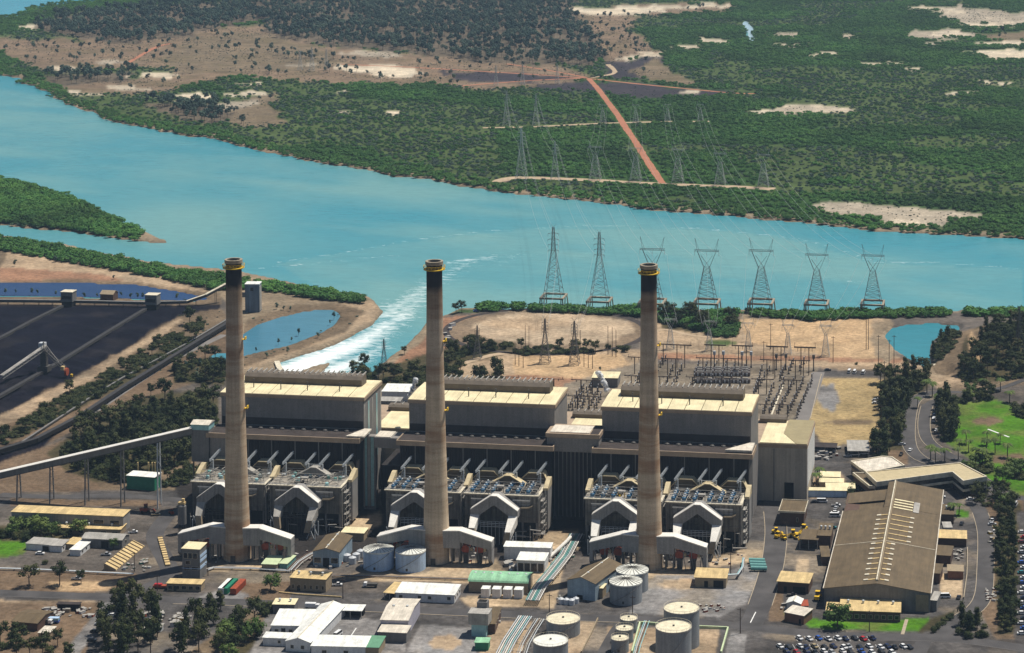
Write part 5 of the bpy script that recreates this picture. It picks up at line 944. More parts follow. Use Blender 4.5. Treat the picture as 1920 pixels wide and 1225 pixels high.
# front yard, bottom of the picture
c7 = lambda u, v: (400+u/4, 925+v/4)
shed('road_hut', 'small grey hut with a cream roof beside the main road', c7(447, 900), c7(608, 903), 7, 4.2, 'mono', 'grey_wall', 'cream_roof', .6, vents=2)
t = shed('canteen', 'long white gabled canteen running diagonally through the front yard', (536, 1221), (582, 1224), 48, 4.6, 'gable_y', 'white_wall', 'white_roof', 1.8, wins=[(.2, .32, 1.5, 3), (.62, .75, 1.5, 3)], doors=[], panels=3)
t.rotation_euler[2] = math.radians(-2.5)
shed('canteen_wing', 'bright white wing on the left of the diagonal canteen', c7(435, 1060), c7(700, 1064), 19, 4.2, 'mono', 'white_wall', 'white_roof', 1.6, wins=[(.1, .2, 1, 2.5), (.5, .6, 1, 2.5)], doors=[(.28, .4, 3)])
shed('crib_room', 'narrow white crib room below the canteen wing', c7(372, 1142), c7(560, 1150), 6, 3.6, 'mono', 'white_wall', 'white_roof', .6, wins=[(.6, .7, 1.4, 2.6)])
shed('bottom_store', 'long white corrugated store at the bottom edge, right of the canteen', c7(735, 1215), c7(1140, 1225), 12, 4.2, 'mono', 'white_wall', 'white_roof', 1.0, wins=[(.2, .28, 1, 2.4), (.6, .68, 1, 2.4)])
shed('green_store', 'small green-roofed store on the end of the corrugated one', c7(1132, 1222), c7(1240, 1226), 13, 4, 'mono', 'tan_wall', mat('green_plain', (0.12, 0.28, 0.17), .6, .1, .3), .8)
shed('bus_shelter', 'white open shelter with thin posts near the diagonal canteen', c7(940, 940), c7(1112, 945), 8, 3.8, 'flat', 'dark_open', 'white_roof', open_front=True)
shed('tall_store', 'beige-roofed store with mauve walls in the middle of the front yard', c7(1256, 1062), c7(1462, 1068), 28, 7, 'gable_x', mat('mauve_wall', (0.40, 0.38, 0.44), .7, .1, .3), 'pale_roof', 1.4, vents=2); shed('store_lean_to', 'grey lean-to in front of the beige-roofed store', c7(1235, 1115), c7(1448, 1125), 8, 4.6, 'mono', 'grey_wall', 'pale_roof', 1.0)
c8 = lambda u, v: (800+u/4, 925+v/4)
t = thing('control_tower', 'stacked grey block tower beside the pipe rack in the front yard', 'tower', (*G(900, 1190)[:2], 0)); MB().box(-3.4, 3.4, -2.6, 2.6, 0, 5.6).build('base', 'glass_blue', t); MB().box(-4.7, 4.7, -3.4, 3.8, 5.65, 10.8).build('cabin', 'grey_roof', t); MB().box(-2.4, 2.4, 4.2, 8.5, 0, 13.6).build('stair_shaft', 'grey_wall', t); MB().box(-4.9, 4.9, -3.6, 4, 10.85, 11.1).build('roof', 'grey_roof', t); MB().box(-1.9, 1.9, 4.7, 8, 13.65, 13.7).build('roof_well', 'dark_open', t)
shed('brown_office', 'small brown-walled office right of the stacked grey tower', c8(455, 1055), c8(512, 1056), 22, 4.6, 'flat', 'brown_wall', 'brown_roof', sidewins=3)
shed('green_container', 'green container box at the bottom, below the stacked grey tower', c8(362, 1180), c8(462, 1182), 6, 3.6, 'flat', 'green_box', 'green_roof')
shed('dark_cottage', 'dark brown-roofed cottage with two white skylights, bottom left corner', (22, 1180), (70, 1184), 16, 3.6, 'gable_x', 'brown_wall', 'brown_roof', 1.4)
shed('beige_hut', 'beige-roofed hut under trees at the bottom left', (72, 1200), (92, 1201), 8, 3.2, 'mono', 'tan_wall', 'pale_roof', .4)
shed('long_black_box', 'long black container by the bottom left dirt patch', (107, 1145), (148, 1146), 3, 3, 'flat', 'dark_open', 'ledge_roof')
shed('pump_cabin', 'dark green cabin with a white roof and pipes, under the long conveyor', (238, 917), (290, 921), 8, 7.5, 'mono', 'green_box', 'white_roof', .6, vents=0)
for k, x in enumerate((259, 279, 286, 291)): p = G(x, 905); o = MB().cyl(0, 0, 0, 11.5, .45, 8).build('vent_pipe', 'tan_roof', None, (p.x, p.y, 0)); tag(o, f'{ORD[k]} thin vent pipe from the left beside the dark green cabin', 'pipe', 'vent pipes by the green cabin')
shed('rail_workshop', 'white-roofed shed showing between the first two boiler houses', (716, 752), (766, 753), 18, 6, 'mono', 'white_wall', 'white_roof', .5); shed('rail_annex', 'grey lower shed in front of the white-roofed one between boiler houses', (706, 764), (750, 765), 9, 4, 'mono', 'grey_wall', 'grey_roof', .5)
shed('relay_building', 'cream-roofed relay building on the slope above the switchyard', (1110, 726), (1158, 727), 16, 6, 'flat', 'grey_wall', 'cream_roof')
# storage bay and clutter walls at left
a, b_ = G(197, 1070), G(252, 1024); d = b_-a; yaw = math.atan2(d.y, d.x)
t = thing('storage_bay', 'slanting yellow ribbed storage bay beside the grey-roofed shed', 'bay', (a.x, a.y, 0), yaw); Lb = d.length
MB().prismX([(-5.5, 0), (-5.5, .4), (0.5, 3.2), (0.5, 0)], 0, Lb).build('slope_slab', 'tan_roof', t)
for k in range(11): MB().prismX([(-5.6, 0), (-5.6, .9), (0.6, 3.8), (0.6, 0)], k*Lb/10.5, k*Lb/10.5+.35).build('rib', 'tan_wall', t)
a, b_ = G(300, 1010), G(315, 1062); d = b_-a; t = thing('sleeper_wall', 'long low yellow bund wall beside the left yard road', 'wall', (a.x, a.y, 0), math.atan2(d.y, d.x)); MB().box(0, d.length, -1.2, 1.2, 0, .9).build('wall', 'tan_roof', t)
for k in range(12): MB().box(k*d.length/12, k*d.length/12+.3, -1.3, 1.3, .9, 1.3).build('capping_block', 'tan_wall', t)
# ---------------------------------------------------------------- tanks
def tank(label, cpx, r, h, wall, top, cone=1.0, ribs=0, z_ref=None, name='storage_tank', rail=False, group='storage tanks', spider=0):
    p = G(*cpx, h if z_ref else 0); t = thing(name, label, 'tank', (p.x, p.y, 0), 0, group)
    MB().lathe([(r, 0), (r, h)], n=40, cap=False).build('shell', wall, t); MB().lathe([(r+.14, h-.45), (r+.14, h+.12), (r-.1, h+.12)], n=40, cap=False).build('rim', top if ribs else 'grey_roof', t)
    MB().lathe([(r-.12, h), (.4, h+cone), (.01, h+cone+.05)], n=40, cap=False).build('roof', top, t); MB().lathe([(.5, h+cone), (.5, h+cone+.5), (.05, h+cone+.6)], n=8, cap=False).build('hatch', 'steel_dark', t)
    for k in range(ribs):
        a = 2*math.pi*k/ribs; mb = MB(); mb.bar((math.cos(a)*r, math.sin(a)*r, h+.15), (math.cos(a)*.5, math.sin(a)*.5, h+cone+.15), .10); mb.build('roof_rib', 'steel_dark' if spider else 'grey_wall', t)
    if rail:
        mb = MB(); n = 20
        for k in range(n):
            a = 2*math.pi*k/n; b_ = 2*math.pi*(k+1)/n; mb.bar((r*math.cos(a), r*math.sin(a), h+1.1), (r*math.cos(b_), r*math.sin(b_), h+1.1), .06); mb.bar((r*math.cos(a), r*math.sin(a), h), (r*math.cos(a), r*math.sin(a), h+1.1), .06)
        mb.build('railing', 'deck_pale', t)
    mb = MB(); n = 14
    for k in range(n):
        a = -2.4+k*.13; q = 0.5+k*(h-1)/n; mb.box(0, 0, 0, 0, 0, 0) if 0 else None; mb.bar(((r+.5)*math.cos(a), (r+.5)*math.sin(a), q), ((r+.5)*math.cos(a+.13), (r+.5)*math.sin(a+.13), q+(h-1)/n), .13)
    mb.build('stair', 'grey_wall', t); MB().box(-.5, .5, -r-.12, -r+.2, 1, 2.2).build('manhole', 'steel_dark', t); return t
tank('light blue tank with a white cone roof, left one of the pair', (710, 1063), 7.6, 9.3, 'tank_blue', 'tank_top_white', 1.6, 22, group='two blue tanks'); tank('light blue tank with a white cone roof, right one nearest the chimney', (770, 1065.5), 7.5, 9.3, 'tank_blue', 'tank_top_white', 1.6, 22, group='two blue tanks')
tank('grey tank with ribbed white roof, front one right of the gabled store', (1173.5, 1126), 7.8, 9.6, 'tank_grey', 'tank_top_white', 1.2, 20, spider=1, group='ribbed grey tanks'); tank('grey tank with ribbed white roof, rear one by the rightmost chimney', (1185.5, 1068), 7.8, 9.6, 'tank_grey', 'tank_top_white', 1.2, 20, z_ref=1, spider=1, group='ribbed grey tanks')
tank('wide grey tank with cream top, upper one of the bunded pair', (1056, 1160), 7.8, 6.8, 'tank_grey', 'tank_top', .5, 0, z_ref=1, rail=True); tank('wide grey tank with cream top cut by the bottom edge', (1032.5, 1201), 7.8, 9, 'tank_grey', 'tank_top_white', .5, 0, z_ref=1, rail=True)
for k, (c_, l) in enumerate([((1179, 1159), 'farthest'), ((1171, 1177.5), 'middle'), ((1162.5, 1196), 'nearest')]): tank(f'small dark tank with a cream top, {l} of three in a row', c_, 4.0, 6.2, 'tank_grey', 'tank_top', .5, 0, z_ref=1, rail=True, group='three small tanks')
tank('tall grey tank with peach top behind its twin', (1278, 1140), 8.1, 17, 'tank_grey', 'tank_top', .3, 0, z_ref=1, rail=True, group='tall twin tanks'); tank('tall grey tank with cream top in front of its twin', (1263, 1175), 8.0, 17, 'tank_grey', 'tank_top', .3, 0, z_ref=1, rail=True, group='tall twin tanks')
for k, (x, y) in enumerate([(651, 1052), (661, 1057), (668, 1050), (676, 1044)]): p = G(x, y); o = MB().lathe([(1.9, 0), (1.9, 3.2), (.5, 3.9)], n=16).build('process_vessel', 'porcelain', None, (p.x, p.y, 0)); tag(o, f'{ORD[k]} small white vessel from the left beside the blue tanks', 'tank', 'white vessels by the pump house')
for k, (x, y) in enumerate([(1052, 1132), (1062, 1133), (1072, 1134), (1080, 1131)]): p = G(x, y); o = MB().lathe([(1.5, 0), (1.5, 2.4), (.5, 3)], n=14).build('process_vessel', 'porcelain', None, (p.x, p.y, 0)); tag(o, f'{ORD[k]} small white vessel from the left before the gabled store', 'tank', 'white vessels before the gabled store')
for k in range(4): p = G(1404+k*1.3, 1056+5*k); t = thing('teal_vessel', f'{ORD[k]} horizontal teal vessel from the back in the fenced corner', 'tank', (p.x, p.y, 0), YAW*0+.05, 'teal vessels'); mb = MB(); mb.bar((0, 0, 1.6), (8, 0, 1.6), 1.1, 12); mb.build('shell', 'teal', t); MB().box(1.5, 2, -.8, .8, 0, .9).build('saddle', 'steel_dark', t); MB().box(6, 6.5, -.8, .8, 0, .9).build('saddle', 'steel_dark', t)
# ---------------------------------------------------------------- pipe rack, bund walls and pipes
def rack(name, label, pts, n, cols, w, z, r=.22):
    P = [G(x, y) for x, y in pts]; c = P[0].copy(); t = thing(name, label, 'pipes', c)
    for k in range(n):
        mb = MB(); Q = []
        for i, p in enumerate(P):
            d = (P[min(i+1, len(P)-1)]-P[max(i-1, 0)]).normalized(); nn = Vector((-d.y, d.x, 0)); q = p-c+nn*((k-(n-1)/2)*w/n); Q.append((q.x, q.y, z))
        mb.tube(Q, r, 6); mb.build('pipe', cols[k % len(cols)], t)
    for i in range(len(P)-1):
        m_ = max(1, int((P[i+1]-P[i]).length/9)); d = (P[i+1]-P[i]).normalized(); nn = Vector((-d.y, d.x, 0))
        for j in range(m_): q = P[i].lerp(P[i+1], j/m_)-c; MB().bar(q-nn*w*.6+Vector((0, 0, z-.4)), q+nn*w*.6+Vector((0, 0, z-.4)), .18).build('cross_beam', 'grey_roof', t); mb = MB(); [mb.bar(q+nn*s*w*.5, q+nn*s*w*.5+Vector((0, 0, z-.4)), .15) for s in (-1, 1)]; mb.build('stanchion', 'grey_wall', t)
    return t
rack('pipe_rack', 'teal and white pipe rack running down from the middle plant to the road', [(1081, 1010), (1060, 1050), (1035, 1082), (1012, 1110), (998, 1136)], 9, ['teal', 'steel_light', 'grey_roof', 'duct_top', 'teal'], 7, 2.6, .25)
rack('pipe_rack', 'white pipe rack continuing below the road towards the bottom edge', [(985, 1160), (972, 1180), (955, 1206), (938, 1240)], 7, ['steel_light', 'duct_top', 'glass_blue'], 7, 1.2, .26)
rack('pipe_rack', 'grey pipe rack beside the wide bunded tanks', [(1012, 1166), (1000, 1185), (985, 1212), (975, 1240)], 5, ['grey_roof', 'steel_light', 'brown_wall'], 5, 1.4, .22)
rack('pipe_rack', 'pipes between the green vessel corner and the plant room', [(1394, 1055), (1392, 1072), (1383, 1086), (1362, 1087)], 2, ['glass_blue', 'steel_light'], 1.2, 2.4, .3)
rack('pipe_line', 'pale pipeline crossing the whole left part of the site', [(-40, 1068), (60, 1071), (150, 1075), (250, 1080)], 2, ['steel_light'], 1.4, 1.0, .3); rack('pipe_line', 'pale pipeline along the kerb before the leftmost chimney', [(388, 1072), (400, 1068), (470, 1069), (545, 1074)], 3, ['steel_light', 'brown_wall'], 2, 1.0, .28)
rack('pipe_line', 'thin rusty pipeline in front of the middle chimney', [(600, 1082), (700, 1083), (790, 1086), (880, 1089)], 3, ['brown_wall', 'grey_roof'], 2, .8, .22)
rack('pipe_run', 'bundle of pipes climbing from the pale shelters to the pump house', [(545, 1074), (560, 1058), (580, 1045), (600, 1036)], 5, ['grey_roof', 'brown_wall', 'steel_light'], 5, 1.2, .3)
rack('tank_pipe_run', 'pipe run between the small tanks and the tall twin tanks', [(1213, 1168), (1205, 1190), (1196, 1215), (1190, 1240)], 4, ['glass_blue', 'steel_light', 'brown_wall'], 3, 1.0, .22)
mb = MB(); mb.tube([(0, 0, 3), (1, -3, 4.5), (0, -14, 4.5), (-3, -24, 3), (-6, -30, 1)], 0.9, 8); o = mb.build('white_main', 'duct_top', None, G(1072, 1015)); tag(o, 'thick bent white main lying over the teal pipe rack', 'pipe')
def wall_line(label, pts, h=1.0, wd=.5, m='deck_pale', name='bund_wall'):
    P = [G(x, y) for x, y in pts]; c = P[0]; mb = MB()
    for a, b_ in zip(P[:-1], P[1:]):
        d = (b_-a).normalized(); n_ = Vector((-d.y, d.x, 0))*wd/2; q = [a-c+n_, b_-c+n_, b_-c-n_, a-c-n_]; mb.add([(v.x, v.y, z) for z in (0, h) for v in q], [(0, 1, 2, 3), (7, 6, 5, 4), (0, 4, 5, 1), (1, 5, 6, 2), (2, 6, 7, 3), (3, 7, 4, 0)])
    tag(mb.build(name, m, None, c), label, 'wall')
wall_line('pale bund wall round the tall twin tanks', [(1352, 1226), (1365, 1180), (1318, 1178), (1200, 1170), (1185, 1225)], 1.2, .7, 'green_pale'); wall_line('pale bund wall round the small tanks', [(1150, 1230), (1170, 1168), (1198, 1169)], 1.0, .5); wall_line('rusty bund wall right of the wide tanks', [(1121, 1162), (1108, 1190), (1090, 1225)], 1.0, .5, 'tan_wall'); wall_line('pale bund wall left of the wide tanks', [(1012, 1163), (996, 1190), (978, 1225)], 1.0, .5)
wall_line('sandy kerb wall before the tan square office', [(523, 1112), (560, 1116), (640, 1121)], .7, .5, 'tan_roof', 'low_wall'); wall_line('white fence wall at the right of the sandy yard', [(1807, 1124), (1813, 1080), (1814, 1030)], 1.2, .4, 'kerb', 'low_wall')
wall_line('footpath kerb across the bottom lawn', [(1692, 1190), (1700, 1162)], .12, 1.6, 'kerb', 'footpath'); wall_line('white path line on the right lawn', [(1852, 805), (1892, 820)], .1, 1.2, 'paint_white', 'cricket_strip')
wall_line('dark weir wall with white top between lagoon and channel', [(1738, 690), (1790, 682)], 1.5, 3, 'deck_pale', 'weir'); wall_line('concrete outlet wall at the head of the foaming channel', [(519, 681), (523, 692), (528, 698)], 1.5, 3.5, 'deck_pale', 'outlet_wall')
# ---------------------------------------------------------------- coal yard, conveyors
def conv(label, pts, w=2.4, h=1.8, base=0.6, top='grey_roof', side='steel_dark', name='conveyor', step=10):
    P = [G(*p[:2]) for p in pts]; Z = [(p[2] if len(p) > 2 else base) for p in pts]; c = P[0].copy(); t = thing(name, label, 'conveyor', c)
    a_, b2, s_ = MB(), MB(), MB()
    for i in range(len(P)-1):
        a, b_ = P[i]-c, P[i+1]-c; d = (b_-a).normalized(); n_ = Vector((-d.y, d.x, 0))*w/2; za, zb = Z[i], Z[i+1]
        v = [a+n_, b_+n_, b_-n_, a-n_]; zz_ = [za, zb, zb, za]
        def slab(mb, lo, hi, k=1.0):
            m_ = (a+b_)/2; q = [(v[j]*1.0) for j in range(4)]
            mb.add([(q[j].x, q[j].y, zz_[j]+lo) for j in range(4)]+[(q[j].x, q[j].y, zz_[j]+hi) for j in range(4)], [(0, 1, 2, 3), (7, 6, 5, 4), (0, 4, 5, 1), (1, 5, 6, 2), (2, 6, 7, 3), (3, 7, 4, 0)])
        slab(a_, 0, h); slab(b2, h+.02, h+.25)
        L_ = (b_-a).length; m_ = max(1, int(L_/step))
        for j in range(m_):
            q = a.lerp(b_, (j+.5)/m_); z = za+(zb-za)*(j+.5)/m_
            for sg in (-1, 1): s_.bar(q+n_*.8*sg, q+n_*.8*sg+Vector((0, 0, z)), .18)
    a_.build('gallery_side', side, t); b2.build('cover', top, t); tag(s_.build('support', side, t), kind='stuff'); return t
conv('long low conveyor along the back of the coal yard', [(-60, 571), (60, 572), (137, 573), (272, 576), (350, 574)], base=2.0, top='grey_wall'); conv('inclined conveyor rising to the blue-grey tower behind the leftmost chimney', [(350, 574, 2), (385, 572, 6), (424, 566, 12)], top='deck_pale', w=3)
conv('left stacker conveyor running down the coal yard', [(116, 578), (60, 606), (-40, 660)], w=3.0, h=1.4, top='belt_dark'); conv('middle stacker conveyor running down the coal yard', [(272, 584), (200, 628), (110, 684), (-40, 770)], w=3.0, h=1.4, top='belt_dark')
conv('dark conveyor beside the scrub, nearest the service road', [(430, 612), (360, 655), (232, 735), (150, 790), (67, 834), (-40, 866)], w=3.0, h=2.2, base=1.5, top='belt_dark', side='dark_open'); conv('thin conveyor behind the scrub strip', [(430, 600), (350, 648), (230, 712), (165, 752), (40, 834)], w=1.2, h=.8, top='grey_wall')
p1, p2 = G(297, 950), G(93, 940)
def zat(px, py, Y):
    d = FW+RT*((px-CX)/F)-UP*((py-CY)/F); q = Y/d[1]; return Vector((d[0]*q, Y, CAMH+d[2]*q))
ga, gb = zat(297, 822, p1.y), zat(93, 869, p2.y); gd = ga-gb; E1 = ga+gd*(64/204.0); E0 = gb-gd*(140/204.0)
t = thing('conveyor_gallery', 'long pale-roofed enclosed conveyor rising from the left edge to the boiler house', 'conveyor', (E0.x, E0.y, 0)); mb = MB(); a, b_ = Vector((0, 0, E0.z)), E1-Vector((E0.x, E0.y, 0)); d = (b_-a); n_ = Vector((-d.y, d.x, 0)).normalized()*1.9
for nm, lo, hi, m, k in (('gallery_wall', -1.6, 1.5, 'grey_wall', 1.0), ('gallery_roof', 1.52, 1.85, 'duct_top', 1.5), ('gallery_floor', -2.0, -1.62, 'steel_dark', 1.05)):
    mb = MB(); v = [a+n_*k, b_+n_*k, b_-n_*k, a-n_*k]; mb.add([(q.x, q.y, q.z+lo) for q in v]+[(q.x, q.y, q.z+hi) for q in v], [(0, 1, 2, 3), (7, 6, 5, 4), (0, 4, 5, 1), (1, 5, 6, 2), (2, 6, 7, 3), (3, 7, 4, 0)]); mb.build(nm, m, t)
for x, bx in ((297, 1), (229, 0), (162, 0), (96, 0), (34, 0)):
    u = (x-93)/204.0; q = gb+gd*u; q = q-Vector((E0.x, E0.y, 0)); mb = MB(); r = .42
    dn = Vector((d.x, d.y, 0)).normalized()*.6
    for sg in (-1, 1): mb.bar(Vector((q.x, q.y, 0))+n_*2.2*sg-dn*sg, q+n_*1.2*sg-dn*sg*.5+Vector((0, 0, -2)), .42)
    for k in range(5): z = q.z*k/5.5; mb.bar(Vector((q.x, q.y, z))+n_*1.9, Vector((q.x, q.y, z+q.z/5.5))-n_*1.7, .12)
    mb.build('trestle', 'steel_light' if bx else 'grey_wall', t)
tp = E1; t = thing('conveyor_head_house', 'small blue-banded head house where the long conveyor meets the boiler house', 'building', (tp.x+4.5, tp.y+3, 0)); MB().box(-5, 4.6, -4, 5, 26, tp.z+.5).build('wall', 'grey_wall', t); MB().box(-5.1, 4.7, -4.1, 5.1, tp.z+.55, tp.z+3.6).build('blue_band', 'glass_blue', t); MB().prismX([(-4.6, tp.z+3.6), (.5, tp.z+4.9), (5.6, tp.z+3.6)], -5.5, 5.1).build('roof', 'pale_roof', t); MB().box(5.0, 14, -3, 6, 20, 40).build('bridge', 'block_wall', t)
for sx in (-4.5, 4): MB().box(sx, sx+.6, -3.5, -2.9, 0, 26).build('leg', 'steel_dark', t)
def transfer(label, px, w, dd, h, wall='grey_wall', nm='transfer_tower'):
    p = G(*px); t = thing(nm, label, 'tower', (p.x, p.y, 0)); MB().box(-w/2, w/2, 0, dd, h*.35, h).build('cabin', wall, t); MB().box(-w/2-.3, w/2+.3, -.3, dd+.3, h, h+.4).build('roof', 'deck_pale', t); MB().box(-w/2+.5, w/2-.5, .4, dd-.5, 0, h*.35).build('base', 'dark_open', t)
    MB().box(-w/2+1, w/2-1, -.12, -.02, h*.55, h*.75).build('window', 'glass_dark', t)
    return t
transfer('left transfer tower at the head of the coal yard', (125, 576), 9, 8, 11); transfer('right transfer tower at the head of the coal yard', (283, 582), 9, 8, 11)
p = G(473, 586); t = thing('sampling_tower', 'tall blue-grey tower standing just right of the leftmost chimney', 'tower', (p.x, p.y, 0), .12); MB().box(-5.2, 5.2, 0, 9, 0, 20.5).build('wall', mat('blue_wall', (0.11, 0.15, 0.20), .6, .15, .15, streak=.25), t); MB().box(-5.4, 5.4, -.3, 9.3, 20.5, 21.2).build('roof', 'white_roof', t); MB().box(-1.2, 1, -.15, -.03, 16, 18.4).build('window', 'glass_dark', t); MB().box(5.22, 5.4, 1, 8, 1, 19).build('side_panel', 'grey_roof', t); MB().box(-14, -5.3, 1, 4, 11, 14).build('gallery', 'grey_wall', t); MB().box(-12, -11.4, 1, 2, 0, 11).build('leg', 'steel_dark', t)
shed('pond_pavilion', 'small brown-roofed hut between the two transfer towers', (188, 564), (212, 565), 9, 5, 'gable_x', 'brown_wall', 'tan_wall', 2)
# stacker reclaimer
p = G(83, 700); t = thing('stacker_reclaimer', 'pale stacker with two long booms standing on the black coal pile', 'machine', (p.x, p.y, 0))
MB().box(-3.5, 3.5, -3, 4, 1.2, 5).build('bogie', 'steel_dark', t); MB().box(-2, 2, -1.5, 2, 5, 15).build('tower', 'steel_dark', t); MB().box(-5.5, -1.5, 4, 8, 15.5, 19).build('counterweight', 'porcelain', t)
def truss(mb, a, b_, w, h, n, r=.2):
    a = Vector(a); b_ = Vector(b_); d = (b_-a).normalized(); s = Vector((-d.y, d.x, 0)).normalized()*w/2; u = Vector((0, 0, h))
    for sg in (-1, 1):
        for k in (0, 1): mb.bar(a+s*sg+u*k, b_+s*sg+u*k, r)
    for i in range(n):
        p, q = a.lerp(b_, i/n), a.lerp(b_, (i+1)/n)
        for sg in (-1, 1): mb.bar(p+s*sg, q+s*sg+u, r*.6); mb.bar(p+s*sg, p+s*sg+u, r*.6)
        mb.bar(p+s, p-s, r*.6); mb.bar(p+u+s, q+u-s, r*.6)
mb = MB(); truss(mb, (0, 2, 16), (-17, -28, 3), 3, 2, 12, .3); mb.build('feed_boom', 'grey_roof', t); MB().add([(1.3, 2, 18.2), (-1.3, 2.6, 18.2), (-18.3, -27.4, 5.2), (-15.7, -28, 5.2)], [(0, 1, 2, 3), (3, 2, 1, 0)][:1]).build('feed_belt', 'grey_roof', t)
mb = MB(); truss(mb, (0, 0, 15), (17, -6, 4), 2.4, 2, 9, .25); mb.build('boom', 'steel_dark', t); mb = MB(); mb.prismX([(2.6*math.cos(q), 2.6*math.sin(q)) for q in np.linspace(0, 2*math.pi, 15)[:-1]], -.7, .7); mb.v = [(x+18.5, y-7, z+3.4) for x, y, z in mb.v]; mb.build('bucket_wheel', 'rust_red', t); MB().box(15, 17, -8.2, -5.8, 4.5, 7).build('operator_cab', 'tan_roof', t); MB().lathe([(.9, 0), (.9, 1.6), (.2, 1.9)], 21.5, -6, 10).build('lamp_drum', 'yellow', t); mb = MB(); mb.bar((-2.5, 4, 19), (0, 0, 21), .25); mb.bar((0, 0, 21), (12, -4, 9), .15); mb.bar((0, 0, 15), (0, 0, 21), .4); mb.build('mast', 'grey_roof', t)
# ---------------------------------------------------------------- switchyard
def gantry_proto(w, h, cat='gantry'):
    t = thing('gantry', 'x', cat); MB().box(-w/2-2.5, w/2+2.5, -.28, .28, h-.5, h+.1).build('beam', 'pole', t)
    for s in (-1, 1): MB().box(s*w/2*.55-.26, s*w/2*.55+.26, -.26, .26, 0, h-.5).build('post', 'pole', t); MB().box(s*(w/2+2)-.1, s*(w/2+2)+.1, -.1, .1, h+.1, h+2.2).build('spike', 'pole', t)
    for k in range(3): MB().cyl((k-1)*w/2, 0, h-2.4, h-.5, .16, 5).build('insulator', 'gear', t)
    return Proto(t)
g1 = gantry_proto(9.5, 14); sq = lambda u, v: (1180+u/5.333, 640+v/5.333)
GA = [(515, 35, 265), (857, 35, 268), (1130, 42, 275), (1477, 50, 330), (1755, 58, 340), (300, 25, 240)]
GB = [(422, 172, 352), (775, 166, 330), (1018, 172, 335), (1415, 184, 372), (1700, 190, 380), (92, 158, 330)]
GC = [(60, 346, 480), (345, 350, 490), (675, 358, 500), (965, 366, 505), (1332, 378, 530), (1630, 386, 540)]
GD = [(1537, 633, 770), (1310, 628, 740)]
for row, nm in ((GA, 'back'), (GB, 'second'), (GC, 'third'), (GD, 'front')):
    srt = sorted(row)
    for k, (u, vt, vb) in enumerate(srt): p = G(*sq(u, vb)); H_ = zat(*sq(u, vt), p.y).z; g1.put((p.x, p.y, 0), 0, f'{ORD[k]} dark line gantry from the left in the {nm} row of the switchyard', 'switchyard gantries', (1, 1, max(.4, H_/14)))
for k, (u, vt, vb) in enumerate([(580, 265, 345), (912, 280, 370), (1200, 290, 400), (1175, 412, 510), (160, 330, 400)]):
    px, py, pb = 800+u/4, 640+vt/4, 640+vb/4; p = G(px, pb); H_ = zat(px, py, p.y).z; g1.put((p.x, p.y, 0), 0, f'{ORD[k]} dark line gantry seen above the middle roofs, counted from the left', 'gantries behind the boiler houses', (1.4, 1, max(.4, H_/14)))
t = thing('breaker', 'x', 'switchgear'); MB().lathe([(.28, 0), (.28, 2.2), (.5, 2.3), (.5, 4.6), (.3, 4.8)], n=6).build('column', 'gear', t); MB().lathe([(.36, 4.85), (.40, 5.3), (.1, 5.6)], n=6).build('cap', 'porcelain', t); MB().bar((0, 0, 4.2), (1.1, 2.0, 5.2), .16).build('arm', 'pole', t); MB().box(-.8, .8, -.5, .5, 0, .8).build('plinth', 'steel_dark', t); bk = Proto(t)
lines = []
for (ua, va), (ub, vb), n in [((1330, 760), (1440, 470), 10), ((1400, 745), (1545, 430), 12), ((1480, 750), (1640, 430), 12), ((1580, 750), (1735, 430), 12), ((1670, 770), (1830, 400), 13), ((1240, 560), (1330, 300), 9), ((1250, 540), (1395, 300), 9), ((1500, 400), (1550, 290), 5), ((610, 500), (690, 260), 8), ((700, 505), (780, 260), 8), ((800, 510), (875, 260), 8), ((890, 512), (970, 255), 8), ((990, 515), (1060, 260), 8), ((1090, 520), (1165, 255), 8), ((350, 480), (430, 300), 6), ((430, 480), (520, 300), 6), ((60, 450), (110, 350), 4), ((250, 330), (360, 200), 5), ((1600, 330), (1640, 230), 4), ((1700, 300), (1750, 230), 3)]:
    lines.append([sq(ua+(ub-ua)*k/(n-1), va+(vb-va)*k/(n-1)) for k in range(n)])
for (ua, va), (ub, vb), n in [((1060, 520), (1180, 360), 8), ((1100, 520), (1215, 365), 8), ((1150, 525), (1240, 370), 8), ((1210, 525), (1290, 380), 8), ((1260, 525), (1310, 420), 6)]: lines.append([(800+(ua+(ub-ua)*k/(n-1))/4, 640+(va+(vb-va)*k/(n-1))/4) for k in range(n)])
for row in lines:
    for x, y in row: p = G(x, y); bk.put((p.x+random.uniform(-.5, .5), p.y, 0), random.uniform(-.2, .2), 'dark circuit breaker with a pale cap among the switchyard rows', 'switchyard breakers', random.uniform(.72, .98))
t = thing('transformer_unit', 'x', 'transformer'); MB().box(-3.4, 3.4, -1.6, 1.6, .3, 2.6).build('tank', 'gear', t)
for k in range(5): MB().box(-3+k*1.35, -2.2+k*1.35, -2.2, -1.65, .4, 2.2).build('radiator', 'porcelain' if k % 2 else 'gear', t)
MB().bar((-2, 0, 2.9), (2, 0, 2.9), .45, 8).build('conservator', 'grey_roof', t); tr = Proto(t)
k = 0
for v in (300, 320, 345, 415):
    for u in (700, 790, 880, 970, 1060, 1150): p = G(*sq(u+8, v)); tr.put((p.x, p.y, 0), 0, f'{ORD[(u-700)//90]} {["low dark bank", "low dark bank", "low dark bank", "pale blue bank"][v//100-3 if v < 400 else 3]} from the left in the gravel switchyard bay, row {["one", "two", "three", "four"][(300, 320, 345, 415).index(v)]}', 'transformer banks')
